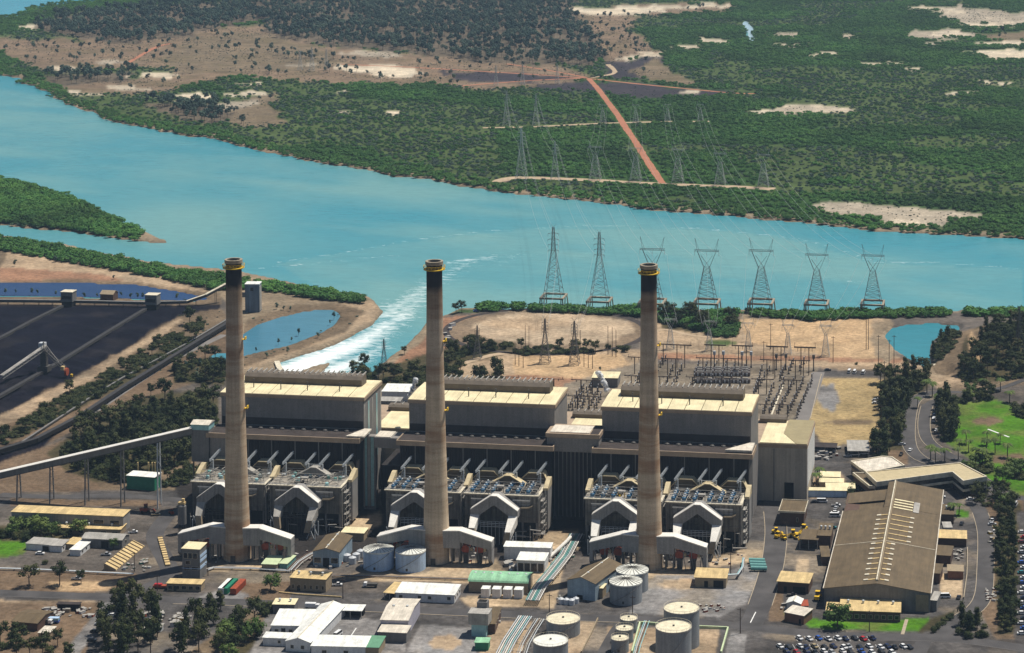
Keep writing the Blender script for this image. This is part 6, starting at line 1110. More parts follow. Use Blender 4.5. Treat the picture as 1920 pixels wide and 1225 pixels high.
for k, (u, v) in enumerate([(850, 260), (940, 260), (1127, 265), (1218, 265), (1470, 290), (1565, 290), (1842, 300)]): p = G(*sq(u, v)); t = thing('voltage_transformer', f'{ORD[k]} tall column with a drum head from the left in the switchyard', 'switchgear', (p.x, p.y, 0), 0, 'tall drum-headed columns'); MB().box(-.6, .6, -.6, .6, 0, 1).build('plinth', 'steel_dark', t); MB().cyl(0, 0, 1, 8.5, .38, 8).build('column', 'gear', t); MB().cyl(0, 0, 8.5, 11, 1.0, 10).build('drum', 'porcelain' if k < 4 else 'gear', t)
wall_line('long straight pale cable trench cover in the switchyard', [sq(1420, 745), sq(1480, 590), sq(1540, 440)], .35, 1.0, 'deck_pale', 'cable_trench'); wall_line('pale kerb on the right of the switchyard road', [sq(1810, 775), sq(1920, 330)], .15, .5, 'kerb', 'yard_kerb')
# poles
def pole(label, px, h, group='timber poles', arms=1):
    p = G(*px); t = thing('power_pole', label, 'pole', (p.x, p.y, float(HG(p.x, p.y))), 0, group); MB().bar((0, 0, 0), (0, 0, h), .24, 6, .16).build('mast', 'pole', t)
    for k in range(arms): MB().box(-1.4, 1.4, -.12, .12, h-1-k*1.6, h-.75-k*1.6).build('crossarm', 'pole', t)
for k, (x, y, h) in enumerate([(966, 685, 13), (973, 687, 13), (981, 690, 13), (1095, 688, 12), (1103, 690, 12), (1111, 692, 12), (1140, 665, 20), (1148, 668, 20), (1155, 670, 19), (985, 658, 18), (992, 660, 18), (1088, 662, 16)]): pole(f'{ORD[k]} thin timber pole from the left on the dry slope above the middle roofs', (x, y), h, 'poles on the dry slope', 0)
for k, (x, y, h) in enumerate([(1432, 678, 14), (1562, 680, 18), (1624, 656, 22), (1628, 656, 22), (1647, 684, 20), (1667, 705, 24), (1676, 702, 26), (1445, 655, 18), (1658, 735, 20), (1652, 815, 18), (1908, 690, 30)]): pole(f'{ORD[k]} dark pole from the left around the dry field and sandy flat', (x, y), h, 'poles right of the switchyard', 0 if k in (2, 3) else 1)
for k, (x, y, h) in enumerate([(643, 1123, 10), (1388, 1188, 12), (1186, 1152, 9), (1030, 1148, 9), (1370, 1078, 11), (1474, 1010, 9), (1630, 1185, 10), (295, 1108, 8), (390, 1080, 7), (252, 1072, 10)]): pole('slim lamp pole '+['in front of the tan square office', 'at the corner of the bunded twin tanks', 'before the front ribbed grey tank', 'at the road crossing of the pipe rack', 'right of the tan plant room', 'beside the brick amenities block', 'on the lawn before the long tan office', 'left of the blue-banded tower', 'between blue-banded tower and leftmost chimney', 'at the end of the yellow storage bay'][k], (x, y), h, 'lamp poles in the front yards', 1)
# ---------------------------------------------------------------- lattice towers
def lattice(kind, H_, b, m='lattice', r=.2, plat=0):
    """kind A: tall mast with cross-arms, kind V: waist and two horns carrying a beam"""
    t = thing('transmission_tower', 'x', 'pylon'); mb = MB(); z0 = plat
    if plat:
        pm = MB(); q = b+1.6
        for sx in (-1, 1):
            for sy in (-1, 1): pm.bar((sx*(q+1), sy*(q+1), -3), (sx*q, sy*q, plat-.6), .55); pm.bar((sx*(q-1.4), sy*q, -3), (sx*(q-1), sy*q, plat-.6), .45)
        for s in (-1, 1): pm.box(-q-.7, q+.7, s*q-.7, s*q+.7, plat-1.2, plat); pm.box(s*q-.7, s*q+.7, -q+.72, q-.72, plat-1.15, plat-.05)
        pm.build('platform', 'concrete', t)
    def body(za, wa, zb, wb2, n):
        for sx in (-1, 1):
            for sy in (-1, 1): mb.bar((sx*wa, sy*wa, za), (sx*wb2, sy*wb2, zb), r)
        for k in range(n):
            u0, u1 = k/n, (k+1)/n; w0, w1 = wa+(wb2-wa)*u0, wa+(wb2-wa)*u1; a, c = za+(zb-za)*u0, za+(zb-za)*u1
            for s in (-1, 1):
                mb.bar((-w0, s*w0, a), (w1, s*w1, c), r*.55); mb.bar((w0, s*w0, a), (-w1, s*w1, c), r*.55); mb.bar((-w1, s*w1, c), (w1, s*w1, c), r*.55)
                mb.bar((s*w0, -w0, a), (s*w1, w1, c), r*.55); mb.bar((s*w0, w0, a), (s*w1, -w1, c), r*.55)
    if kind == 'A':
        body(z0, b, H_*.70, b*.22, 7); body(H_*.70, b*.22, H_, b*.10, 6); mb.build('lattice_body', m, t)
        for k, z in enumerate((.70, .77, .84, .915)):
            cm = MB(); a = H_*.070*(1.0 if k != 2 else 1.05); zc = H_*z
            for s in (-1, 1): cm.bar((0, -.3, zc), (s*a, 0, zc), r*.7); cm.bar((0, .3, zc+1.2), (s*a, 0, zc), r*.6); cm.bar((s*a, 0, zc), (s*a, 0, zc-1.6), r*.6)
            cm.build('crossarm', m, t)
        cm = MB(); [cm.bar((0, 0, H_), (s*1.6, 0, H_+2), r*.6) for s in (-1, 1)]; cm.build('peak', m, t)
    else:
        wz = H_*.60; ww = b*.30; body(z0, b, wz, ww, 7); mb.build('lattice_body', m, t); cm = MB(); bz = H_*.82; bw = H_*.14
        for s in (-1, 1):
            for sy in (-1, 1): cm.bar((s*ww, sy*ww*.6, wz), (s*bw*.92, sy*.5, bz), r*.9); cm.bar((-s*ww, sy*ww*.6, wz), (s*bw*.55, sy*.4, bz-H_*.06), r*.55)
            cm.bar((s*bw*.92, 0, bz), (s*bw*1.16, 0, H_), r*.8); cm.bar((s*bw*.7, 0, bz), (s*bw*1.16, 0, H_), r*.6)
        cm.build('horn', m, t); cm = MB(); a = bw*1.22
        for dz in (0, 1.1):
            for sy in (-.5, .5): cm.bar((-a, sy, bz+dz*.9), (a, sy, bz+dz*.9), r*.6)
        for k in range(10): cm.bar((-a+k*a/5, 0, bz), (-a+(k+1)*a/5, 0, bz+1), r*.5)
        cm.build('crossarm', m, t)
        for k in (-1, 0, 1): MB().bar((k*a*.98, 0, bz), (k*a*.98, 0, bz-3.2), r*.7).build('insulator', 'porcelain', t)
    return Proto(t)
WIRES = []
def put(proto, H0, px, top, label, group, kind='A', rz=0.0, z=0):
    p = G(*px, z); hz = zat(px[0], top, p.y).z-z; s = hz/H0; proto.put((p.x, p.y, z), rz, label, group, s); return (p, hz, kind)
A1 = lattice('A', 56, 6.4, r=.16, plat=6.5); V1 = lattice('V', 50, 6.4, r=.16, plat=7)
near = [put(A1, 58, (1038, 571), 421, 'tall three-armed pylon on a concrete platform in the river, leftmost', 'river crossing pylons'), put(A1, 58, (1124, 577), 431, 'tall three-armed pylon on a concrete platform, second from left in the river', 'river crossing pylons')]
for k, x in enumerate((1223, 1325, 1427, 1531, 1636)): near.append(put(V1, 50, (x, 583+(1 if k > 2 else 0)), (444, 447, 447, 456, 458)[k], f'horned pylon on a concrete platform, {["just behind the rightmost chimney top", "first right of the rightmost chimney", "second right of the rightmost chimney", "third right of the rightmost chimney", "rightmost in the river"][k]}', 'river crossing pylons', 'V'))
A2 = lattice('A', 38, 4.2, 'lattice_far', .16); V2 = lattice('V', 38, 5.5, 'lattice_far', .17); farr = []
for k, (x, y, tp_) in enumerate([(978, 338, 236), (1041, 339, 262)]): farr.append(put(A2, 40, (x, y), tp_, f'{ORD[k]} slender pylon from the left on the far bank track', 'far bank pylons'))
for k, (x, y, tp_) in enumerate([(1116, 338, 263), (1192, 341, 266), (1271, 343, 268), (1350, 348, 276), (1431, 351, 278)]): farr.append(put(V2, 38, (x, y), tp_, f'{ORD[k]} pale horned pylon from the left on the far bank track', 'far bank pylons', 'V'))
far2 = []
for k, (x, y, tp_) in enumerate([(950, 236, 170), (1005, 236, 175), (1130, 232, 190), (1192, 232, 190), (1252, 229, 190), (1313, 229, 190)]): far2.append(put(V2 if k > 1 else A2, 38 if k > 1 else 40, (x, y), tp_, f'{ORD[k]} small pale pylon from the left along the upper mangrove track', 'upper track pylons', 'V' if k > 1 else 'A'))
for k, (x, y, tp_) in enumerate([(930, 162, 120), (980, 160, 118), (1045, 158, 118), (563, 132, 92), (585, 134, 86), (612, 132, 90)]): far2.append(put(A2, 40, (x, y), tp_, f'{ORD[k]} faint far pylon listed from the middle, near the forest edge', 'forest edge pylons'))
A3 = lattice('A', 26, 3.0, 'lattice', .17); shore = []
for x, y, tp_, l in [(895, 673, 606, 'lattice pylon left of the dry slope beside the shrubs'), (1022, 681, 592, 'left one of two brown pylons on the dry slope'), (1077, 684, 596, 'right one of two brown pylons on the dry slope'), (720, 690, 632, 'thin pylon standing beside the foaming channel'), (1911, 650, 572, 'tall pylon at the right edge among hill trees')]: shore.append(put(A3, 28, (x, y), tp_, l, 'shore pylons', z=float(HG(*G(x, y)[:2]))))
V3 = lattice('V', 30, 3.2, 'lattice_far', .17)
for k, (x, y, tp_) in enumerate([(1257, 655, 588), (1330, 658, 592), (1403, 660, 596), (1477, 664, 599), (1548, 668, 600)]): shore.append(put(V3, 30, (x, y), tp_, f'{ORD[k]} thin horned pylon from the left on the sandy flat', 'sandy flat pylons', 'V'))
def wire(a, b_, sag, k, n=14):
    mb = MB(); c = a.copy(); P = []
    for i in range(n+1): u = i/n; q = a.lerp(b_, u); q.z -= sag*4*u*(1-u); P.append(q-c)
    mb.tube(P, .065, 3); o = mb.build('power_line', 'wire', None, c); tag(o, 'thin power line conductor hanging between pylons over the river', 'cable', 'power lines across the river')
def att(tw, j):
    p, hz, kd = tw; 
    if kd == 'V': return Vector((p.x+(j-1)*hz*.2, p.y, p.z+hz*.76))
    return Vector((p.x+(-1 if j == 0 else 1)*hz*.07, p.y, p.z+hz*(.70, .84, .77)[j]))
for i in range(7):
    for j in range(3): wire(att(near[i], j), att(farr[i], j), 14, j)
    if i < 6:
        for j in range(3): wire(att(farr[i], j), att(far2[min(i, 5)], j), 8, j)
for s, i in ((1, 0), (2, 1), (5, 2), (6, 3), (7, 4), (8, 5), (9, 6)):
    for j in range(3): wire(att(shore[s], j), att(near[i], j), 6, j)
# ---------------------------------------------------------------- vegetation
def crown_mesh(name, lobes, n, size, m, seed, flat=0.5):
    """leaf clumps: small faces spread over and inside several lobes, with a ragged dark heart"""
    r = random.Random(seed); mb = MB()
    for (cx, cy, cz, rx, rz) in lobes:
        for a in range(6):                              # ragged heart, hidden behind the leaves
            pass
        q = []; k = 0.62
        for lat in (-1, -.45, .45, 1):
            for lo in range(5): a = lo*1.257+lat; rr = rx*k*math.sqrt(max(.05, 1-lat*lat*.9))*r.uniform(.8, 1.1); q.append((cx+rr*math.cos(a), cy+rr*math.sin(a), cz+rz*k*lat))
        f = [(j*5+i, j*5+(i+1) % 5, (j+1)*5+(i+1) % 5, (j+1)*5+i) for j in range(3) for i in range(5)]+[(4, 3, 2, 1, 0), (15, 16, 17, 18, 19)]
        mb.add(q, f)
        for i in range(n):
            z = r.uniform(-.75, 1); a = r.uniform(0, 2*math.pi); rad = r.uniform(.72, 1.08); s = math.sqrt(1-z*z*.95)
            p = Vector((cx+rx*rad*s*math.cos(a), cy+rx*rad*s*math.sin(a), cz+rz*rad*z))
            nrm = Vector((s*math.cos(a), s*math.sin(a), z+flat*r.uniform(0, 1.2)))+Vector((r.uniform(-.6, .6), r.uniform(-.6, .6), r.uniform(-.3, .6))); nrm.normalize()
            u = nrm.cross(Vector((r.uniform(-1, 1), r.uniform(-1, 1), r.uniform(-1, 1)))).normalized(); v = nrm.cross(u); w_ = size*r.uniform(.6, 1.3); h_ = size*r.uniform(.5, 1.0)
            mb.add([p-u*w_-v*h_*.3, p-v*h_, p+u*w_*.9-v*h_*.1, p+u*.3*w_+v*h_], [(0, 1, 2, 3)])
    return mb.mesh(name, m)
def trunk_mesh(name, h, r, limbs, seed, lean=.3):
    q = random.Random(seed); mb = MB(); a = Vector((0, 0, -.3)); top = Vector((q.uniform(-lean, lean), q.uniform(-lean, lean), h*.55)); mb.bar(a, top, r, 6, r*.6)
    for (x, y, z, *_) in limbs: mb.bar(top*.75, (x*.85, y*.85, z), r*.45, 4, r*.15); 
    return mb.mesh(name, 'trunk')
PROT = {}
def proto(kind, lobes, n, size, m, th, tr, seed):
    t = thing(kind, 'x', 'tree'); link('trunk', trunk_mesh(kind+'_trunk', th, tr, lobes, seed), t); link('crown', crown_mesh(kind+'_crown', lobes, n, size, m, seed), t); PROT[kind] = PROT.get(kind, [])+[Proto(t)]
R_ = random.Random(3)
def lob(k, R, z0, z1, rx, rz, taper=0):
    L = []
    for i in range(k):
        u = (i+.5)/k; a = i*2.4+R_.random(); rr = R*R_.uniform(.5, 1)*(1-taper*u); L.append((rr*math.cos(a), rr*math.sin(a), z0+(z1-z0)*u, rx*R_.uniform(.75, 1.2)*(1-taper*.6*u), rz*R_.uniform(.8, 1.15)))
    return L
for s in range(3): proto('gum_tree', lob(6, 2.6, 4.6, 8.6, 1.7, 1.3), 62, .42, 'leaf_dark', 8, .26, 11+s)
for s in range(3): proto('bush', lob(4, 1.3, .9, 2.6, 1.5, 1.3), 60, .36, 'leaf_dark', 2.5, .12, 21+s)
for s in range(2): proto('casuarina', lob(7, 1.4, 1.6, 9.2, 1.9, 1.5, .6), 58, .40, 'leaf_dark', 8, .22, 31+s)
for s in range(2): proto('green_tree', lob(7, 2.8, 3.0, 6.6, 2.0, 1.5), 66, .42, 'leaf_bright', 5.5, .25, 41+s)
for s in range(2): proto('sapling', lob(3, .6, 1.6, 3.6, .8, .9), 34, .3, 'leaf_grey', 3.4, .09, 51+s)
t = thing('palm_tree', 'x', 'palm'); link('trunk', MB().bar((0, 0, -.2), (.25, .1, 7), .3, 6, .2).mesh('palm_trunk', 'trunk'), t)
pm = [];
for k in range(15):
    mb = MB(); a = k*2*math.pi/15+R_.uniform(-.2, .2); up = R_.uniform(-.1, .9); L = R_.uniform(2.9, 3.7); c, s = math.cos(a), math.sin(a); P = []
    for i in range(5): u = i/4; P.append(Vector((.25+c*L*u, .1+s*L*u, 7+up*2.2*u-(1.9+.5*up)*u*u)))
    for i in range(4):
        w0, w1 = [.15, .62, .6, .42, .08][i], [.15, .62, .6, .42, .08][i+1]; n_ = Vector((-s, c, 0))
        mb.add([P[i]-n_*w0-Vector((0, 0, w0*.7)), P[i], P[i+1], P[i+1]-n_*w1-Vector((0, 0, w1*.7))], [(0, 1, 2, 3)]); mb.add([P[i], P[i]+n_*w0-Vector((0, 0, w0*.7)), P[i+1]+n_*w1-Vector((0, 0, w1*.7)), P[i+1]], [(0, 1, 2, 3)])
    link('frond', mb.mesh('frond', 'leaf_bright'), t)
PROT['palm_tree'] = [Proto(t)]
def plant(kind, px, py, label, group=None, s=1.0, sz=None):
    p = G(px, py); z = float(HG(p.x, p.y)); q = R_.choice(PROT[kind]); sc = s*R_.uniform(.82, 1.2)
    o = q.put((p.x, p.y, z-.05), R_.uniform(0, 6.28), label, group, (sc, sc, sc*(sz or 1)*R_.uniform(.9, 1.15))); o['category'] = 'palm' if kind == 'palm_tree' else 'bush' if kind == 'bush' else 'tree'; return o
BELTS = []
def belt(poly, n, kinds, label, group, s=(.8, 1.2), sz=None):
    s = (s[0]*1.22, s[1]*1.28); BELTS.append(poly)
    P = [G(x, y) for x, y in poly]; x0, x1 = min(p.x for p in P), max(p.x for p in P); y0, y1 = min(p.y for p in P), max(p.y for p in P); W_ = [(p.x, p.y) for p in P]; k = 0; tries = 0; pts = []
    dmin = 0.72*math.sqrt(max(1, abs(sum(W_[i][0]*W_[(i+1) % len(W_)][1]-W_[(i+1) % len(W_)][0]*W_[i][1] for i in range(len(W_))))/2)/n)
    while k < n and tries < 8000:
        tries += 1; x = R_.uniform(x0, x1); y = R_.uniform(y0, y1)
        if not bool(inpoly(np.array([x]), np.array([y]), W_)[0]): continue
        if any((x-a)**2+(y-b_)**2 < dmin*dmin for a, b_ in pts): continue
        pts.append((x, y)); k += 1; kd = R_.choice(kinds); q = R_.choice(PROT[kd]); sc = R_.uniform(*s)
        o = q.put((x, y, float(HG(x, y))-.05), R_.uniform(0, 6.28), label, group, (sc, sc, sc*(sz or 1)*R_.uniform(.85, 1.15))); o['category'] = 'bush' if kd == 'bush' else 'tree'
GU, BU, CA, GR, SA = 'gum_tree', 'bush', 'casuarina', 'green_tree', 'sapling'
belt([(112, 862), (165, 815), (232, 774), (305, 752), (398, 746), (408, 790), (395, 830), (350, 870), (240, 905), (180, 900), (120, 870)], 105, [GU, GU, CA, BU], 'dark tree in the dense scrub left of the first boiler house', 'dense scrub by the long conveyor', (.95, 1.4))
belt([(350, 870), (410, 800), (415, 880), (345, 912), (300, 915)], 16, [GU, SA, BU], 'thin tree in the open scrub beside the first dust collector', 'open scrub trees', (.6, 1))
belt([(0, 815), (160, 720), (300, 640), (350, 610), (385, 600), (370, 640), (250, 710), (140, 770), (0, 840)], 34, [BU, BU, GU], 'dark bush on the strip between the coal bank and the conveyor', 'bushes on the coal bank strip', (.6, 1.2))
belt([(325, 690), (395, 670), (425, 690), (420, 718), (330, 715)], 20, [GU, SA], 'tree in the small grove behind the leftmost chimney', 'small grove behind the chimney', (.7, 1.1))
belt([(1650, 720), (1700, 702), (1742, 708), (1735, 725), (1706, 748), (1690, 800), (1690, 838), (1655, 838), (1650, 790), (1656, 750)], 46, [CA, GU, BU], 'dark tree in the dense belt between dry field and entry road', 'tree belt along the entry road', (.85, 1.3))
belt([(1632, 845), (1655, 835), (1662, 858), (1640, 862)], 5, [CA, GU], 'tall dark tree in the clump by the ribbed carport', 'trees by the carport', (.9, 1.2))
belt([(1756, 745), (1772, 740), (1794, 780), (1790, 826), (1766, 832), (1758, 790)], 18, [CA], 'black-green tree in the tight row beside the bright lawn', 'dark row beside the lawn', (1.1, 1.4))
belt([(1798, 712), (1830, 672), (1872, 632), (1960, 600), (1960, 716), (1850, 730), (1795, 722)], 80, [GU, CA, BU], 'tree on the wooded knoll right of the lagoon', 'trees on the wooded knoll', (.75, 1.1))
belt([(1748, 690), (1752, 660), (1764, 640), (1790, 630), (1800, 650), (1775, 680)], 8, [BU, CA], 'round bush between the lagoon and its weir', 'lagoon bushes', (.7, .95))
belt([(1866, 1050), (1872, 960), (1902, 945), (1902, 1060), (1902, 1185), (1876, 1185)], 48, [CA, GU, BU], 'tree in the dark belt along the right edge car park', 'right edge tree belt', (.6, .85))
belt([(1792, 1180), (1815, 1165), (1850, 1175), (1850, 1200), (1800, 1200)], 9, [BU, CA], 'dark tree on the traffic island at the lower right bend', 'island trees', (.7, 1))
belt([(1745, 1185), (1775, 1160), (1792, 1152), (1780, 1165), (1755, 1188)], 8, [BU], 'garden bush along the curved drive', 'garden bushes by the drive', (.45, .7))
belt([(180, 1225), (195, 1180), (220, 1140), (265, 1140), (300, 1180), (285, 1240), (180, 1240)], 26, [CA, CA, GU], 'tall dark gum in the bottom left cluster', 'bottom left gum cluster', (.8, 1.05), 1.3)
belt([(320, 1240), (330, 1190), (350, 1160), (385, 1165), (385, 1215), (360, 1240)], 9, [GU, CA], 'dark tree in the second cluster left of the sandy track', 'second bottom cluster', (.75, 1.0), 1.25)
belt([(390, 1150), (415, 1140), (425, 1160), (400, 1175)], 3, [CA], 'tree beside the sandy track near the main road', 'track side trees', (.9, 1.2)); belt([(395, 1240), (420, 1190), (480, 1165), (485, 1195), (450, 1215), (430, 1240)], 16, [GU, BU, GR], 'tree in the cluster left of the white canteen', 'canteen side cluster', (.7, 1.05)); belt([(478, 1160), (500, 1138), (510, 1145), (490, 1165)], 4, [BU], 'low bush left of the small grey road hut', 'road hut bushes', (.7, 1))
belt([(0, 1240), (0, 1195), (30, 1190), (110, 1205), (135, 1215), (130, 1240)], 14, [GU, BU], 'tree around the dark cottage', 'cottage trees', (.6, .95))
belt([(0, 995), (40, 990), (140, 994), (150, 1004), (60, 1016), (0, 1012)], 18, [BU, BU, GR], 'leafy shrub in the hedge before the long store', 'store hedge', (.7, 1.1))
belt([(815, 672), (870, 655), (960, 645), (965, 652), (880, 668), (825, 685)], 26, [BU, GU], 'dark shrub along the track left of the dry slope', 'shrubs along the slope track', (.7, 1.1)); belt([(730, 700), (840, 685), (840, 715), (760, 728), (700, 715)], 26, [BU, GU], 'scrub tree between the foam channel and middle chimney', 'channel scrub', (.6, 1.0)); belt([(630, 715), (680, 690), (715, 705), (700, 730), (640, 728)], 12, [GU, BU], 'scrub tree in front of the foaming channel', 'channel front scrub', (.6, .9))
belt([(960, 660), (1000, 650), (1110, 655), (1180, 652), (1180, 660), (980, 668)], 10, [BU, GU], 'isolated shrub at the edge of the round field', 'round field shrubs', (.6, 1))
belt([(892, 718), (935, 700), (945, 712), (930, 724), (900, 728)], 8, [GU, BU], 'dark tree in the round clump on the dry slope', 'clump on the dry slope', (.9, 1.2)); belt([(842, 690), (862, 682), (866, 712), (845, 722)], 4, [GU, BU], 'tree left of the round clump on the dry slope', 'slope trees', (.7, 1))
belt([(1830, 735), (1790, 758), (1812, 760), (1860, 752), (1870, 742)], 8, [GU, GR], 'street tree along the far edge of the lawn', 'lawn street trees', (.6, .9)); belt([(1896, 760), (1925, 772), (1925, 790), (1905, 780)], 5, [BU], 'hedge bush at the right corner of the lawn', 'lawn corner hedge', (.9, 1.2))
belt([(1830, 925), (1850, 918), (1900, 935), (1890, 955), (1850, 950), (1830, 945)], 10, [GU, BU, GR], 'tree beside the drive below the L-shaped office', 'office side trees', (.7, 1)); belt([(1895, 880), (1920, 880), (1920, 900), (1900, 900)], 3, [GR], 'broad tree at the right edge of the lawn', 'lawn edge trees', (.9, 1.1))
belt([(1800, 875), (1850, 868), (1870, 884), (1840, 892)], 6, [BU, GR], 'low tree between palms and office', 'trees by the palms', (.5, .8)); belt([(1578, 925), (1600, 915), (1602, 935), (1580, 940)], 3, [BU], 'dark shrub by the cream huts', 'shrubs by the cream huts', (.9, 1.1))
belt([(1236, 597), (1380, 597), (1378, 628), (1245, 612)], 20, [BU, GU], 'mangrove edge bush right of the rightmost chimney', 'bank bushes', (.8, 1.2))
for k, (x, y) in enumerate([(1799, 842), (1812, 832), (1851, 835), (1875, 832), (1866, 850), (1850, 852), (1842, 872), (1797, 862), (1816, 848), (1754, 868), (1745, 862), (1771, 866), (1829, 868), (1889, 858), (1760, 758), (1738, 738), (1748, 744), (1720, 765), (1893, 757), (1876, 738), (1842, 738), (1786, 972), (1798, 966), (1530, 912), (1536, 905)]): plant('palm_tree', x, y, f'{ORD[k]} palm counted from the lawn towards the offices', 'palms round the lawn and offices', 1.05)
for k, (x, y, kd, s, l) in enumerate([(508, 1108, GR, 1.15, 'dark round tree beside the tan square office'), (1570, 1176, GR, 1.45, 'broad bright green tree on the lawn before the big workshop'), (855, 588, GU, .8, 'left of two small trees on the point behind the middle chimney'), (866, 586, GU, .8, 'right of two small trees on the point behind the middle chimney'), (758, 665, GU, .7, 'lone bush on the red earth left of the middle chimney'), (55, 1100, GU, 1.25, 'tall gum on the verge, leftmost of three'), (112, 1098, GU, 1.2, 'gum with a round crown on the verge, middle of three'), (152, 1094, GU, .9, 'small gum on the verge, rightmost of three'), (84, 1058, BU, .8, 'low shrub behind the pale pipeline'), (283, 744, GU, .9, 'single pale tree beside the service road'), (271, 690, BU, 1.6, 'biggest round bush by the coal bank'), (213, 1030, GR, .7, 'small bright tree before the grey-roofed shed'), (1880, 905, GR, 1.3, 'wide tree right of the L-shaped office'), (1125, 696, SA, 1, 'tiny tree above the relay building'), (1605, 684, BU, .7, 'single bush on the road beyond the switchyard'), (1733, 690, SA, 1.5, 'grey leafless tree at the lagoon edge')]): plant(kd, x, y, l, None, s)
for k, (x, y) in enumerate([(522, 646), (547, 640), (560, 628), (540, 664), (596, 634), (619, 608), (626, 598), (480, 660), (500, 672), (519, 580), (532, 582), (544, 584), (10, 552), (30, 551), (60, 552), (70, 552), (105, 554), (158, 560), (182, 558), (227, 556), (245, 560), (258, 560), (268, 560), (332, 562), (213, 524), (28, 500), (104, 492)]): plant('sapling', x, y, f'{ORD[k]} thin sapling on the pond margins, listed from the round pond leftwards', 'pond margin saplings', R_.uniform(.8, 1.5))
# --- massed foliage nobody could count: geometry-node instances of clumps
def scatter(name, label, pts, srcs, kind_cat):
    me = bpy.data.meshes.new(name); me.vertices.add(len(pts)); me.vertices.foreach_set('co', np.array([[p[0], p[1], p[2]] for p in pts], np.float32).ravel())
    a = me.attributes.new('size', 'FLOAT', 'POINT'); a.data.foreach_set('value', np.array([p[3] for p in pts], np.float32)); a = me.attributes.new('turn', 'FLOAT', 'POINT'); a.data.foreach_set('value', np.array([p[4] for p in pts], np.float32)); a = me.attributes.new('which', 'INT', 'POINT'); a.data.foreach_set('value', np.array([int(p[5]) for p in pts], np.int32))
    o = link(name, me); ng = bpy.data.node_groups.new(name, 'GeometryNodeTree'); ng.interface.new_socket('Geometry', in_out='INPUT', socket_type='NodeSocketGeometry'); ng.interface.new_socket('Geometry', in_out='OUTPUT', socket_type='NodeSocketGeometry'); N = ng.nodes; L = ng.links
    gi = N.new('NodeGroupInput'); go = N.new('NodeGroupOutput'); ip = N.new('GeometryNodeInstanceOnPoints'); jn = N.new('GeometryNodeJoinGeometry')
    for s in reversed(srcs):
        so_ = bpy.data.objects.new(s.name, s); oi = N.new('GeometryNodeObjectInfo'); oi.inputs['Object'].default_value = so_; oi.inputs['As Instance'].default_value = True; L.new(oi.outputs['Geometry'], jn.inputs[0])
    def na(nm, ty): n = N.new('GeometryNodeInputNamedAttribute'); n.data_type = ty; n.inputs[0].default_value = nm; return n.outputs['Attribute']
    ip.inputs['Pick Instance'].default_value = True; L.new(gi.outputs[0], ip.inputs['Points']); L.new(jn.outputs[0], ip.inputs['Instance']); L.new(na('which', 'INT'), ip.inputs['Instance Index']); L.new(na('size', 'FLOAT'), ip.inputs['Scale'])
    cx_ = N.new('ShaderNodeCombineXYZ'); L.new(na('turn', 'FLOAT'), cx_.inputs[2]); L.new(cx_.outputs[0], ip.inputs['Rotation']); L.new(ip.outputs[0], go.inputs[0])
    md = o.modifiers.new('foliage', 'NODES'); md.node_group = ng; tag(o, label, kind_cat, kind='stuff'); return o
def clump(name, m, seed, r=3.4, h=3.6, n=34, size=.62):
    R_.seed(seed); return crown_mesh(name, lob(4, r*.55, h*.45, h*.75, r*.62, h*.34), n, size, m, seed)
mang = [clump('mangrove_clump', 'leaf_mangrove', 61+k) for k in range(3)]; dry = [clump('scrub_clump', 'leaf_grey', 71+k, 2.8, 2.6, 26, .5) for k in range(2)]
def fartree(name, seed):
    R_.seed(seed); lb = lob(5, 2.6, 7.5, 12.5, 2.3, 1.7); a = crown_mesh(name, lb, 26, .8, 'leaf_grey', seed); mb = MB()
    mb.v = [tuple(v.co) for v in a.vertices]; mb.f = [tuple(p.vertices) for p in a.polygons]; mb.m = [0]*len(mb.f); mb.k = 1; mb.bar((0, 0, 0), (.3, .2, 9), .24, 4, .14)
    for l in lb[:3]: mb.bar((.2, .15, 6), l[:3], .13, 3, .06)
    return mb.mesh(name, ['leaf_grey', 'trunk'])
ftr = [fartree('woodland_tree', 81+k) for k in range(3)]
def cand(n, y0, y1, x0=-60, x1=1990):
    z0, z1 = F*CAMH/(y1+420), F*CAMH/(y0+420); z = np.sqrt(NR.rand(n)*(z1**2-z0**2)+z0**2); py = F*CAMH/z-420; px = x0+(x1-x0)*NR.rand(n); x, y = Gn(px, py); px, py = PXn(x, y); return x, y, px, py
def cell(px, py): return np.clip(np.searchsorted(gy, py), 0, ny-1), np.clip(np.searchsorted(gx, px), 0, nx-1)
x, y, px, py = cand(150000, -28, 452); iy, ix = cell(px, py); cl = CLS[iy, ix]; ok = ~wetm[iy, ix]
TR = [[(1104, 148), (1140, 192), (1172, 238), (1206, 290), (1242, 344)], [(905, 240), (1100, 233), (1272, 228)], [(1296, 228), (1330, 228)], [(935, 342), (960, 334), (1040, 335), (1140, 340), (1250, 346), (1360, 350), (1452, 355)], [(1100, 147), (1280, 166), (1460, 176)]]
for tr_ in TR:
    P = [G(*p) for p in tr_]
    for a, b_ in zip(P[:-1], P[1:]):
        dx, dy = b_.x-a.x, b_.y-a.y; tt = np.clip(((x-a.x)*dx+(y-a.y)*dy)/(dx*dx+dy*dy), 0, 1); ok &= np.hypot(x-a.x-tt*dx, y-a.y-tt*dy) > (8 if tr_ is not TR[3] else 11)
rr = NR.rand(len(x)); gap = fbm(x, y, 55, 3)
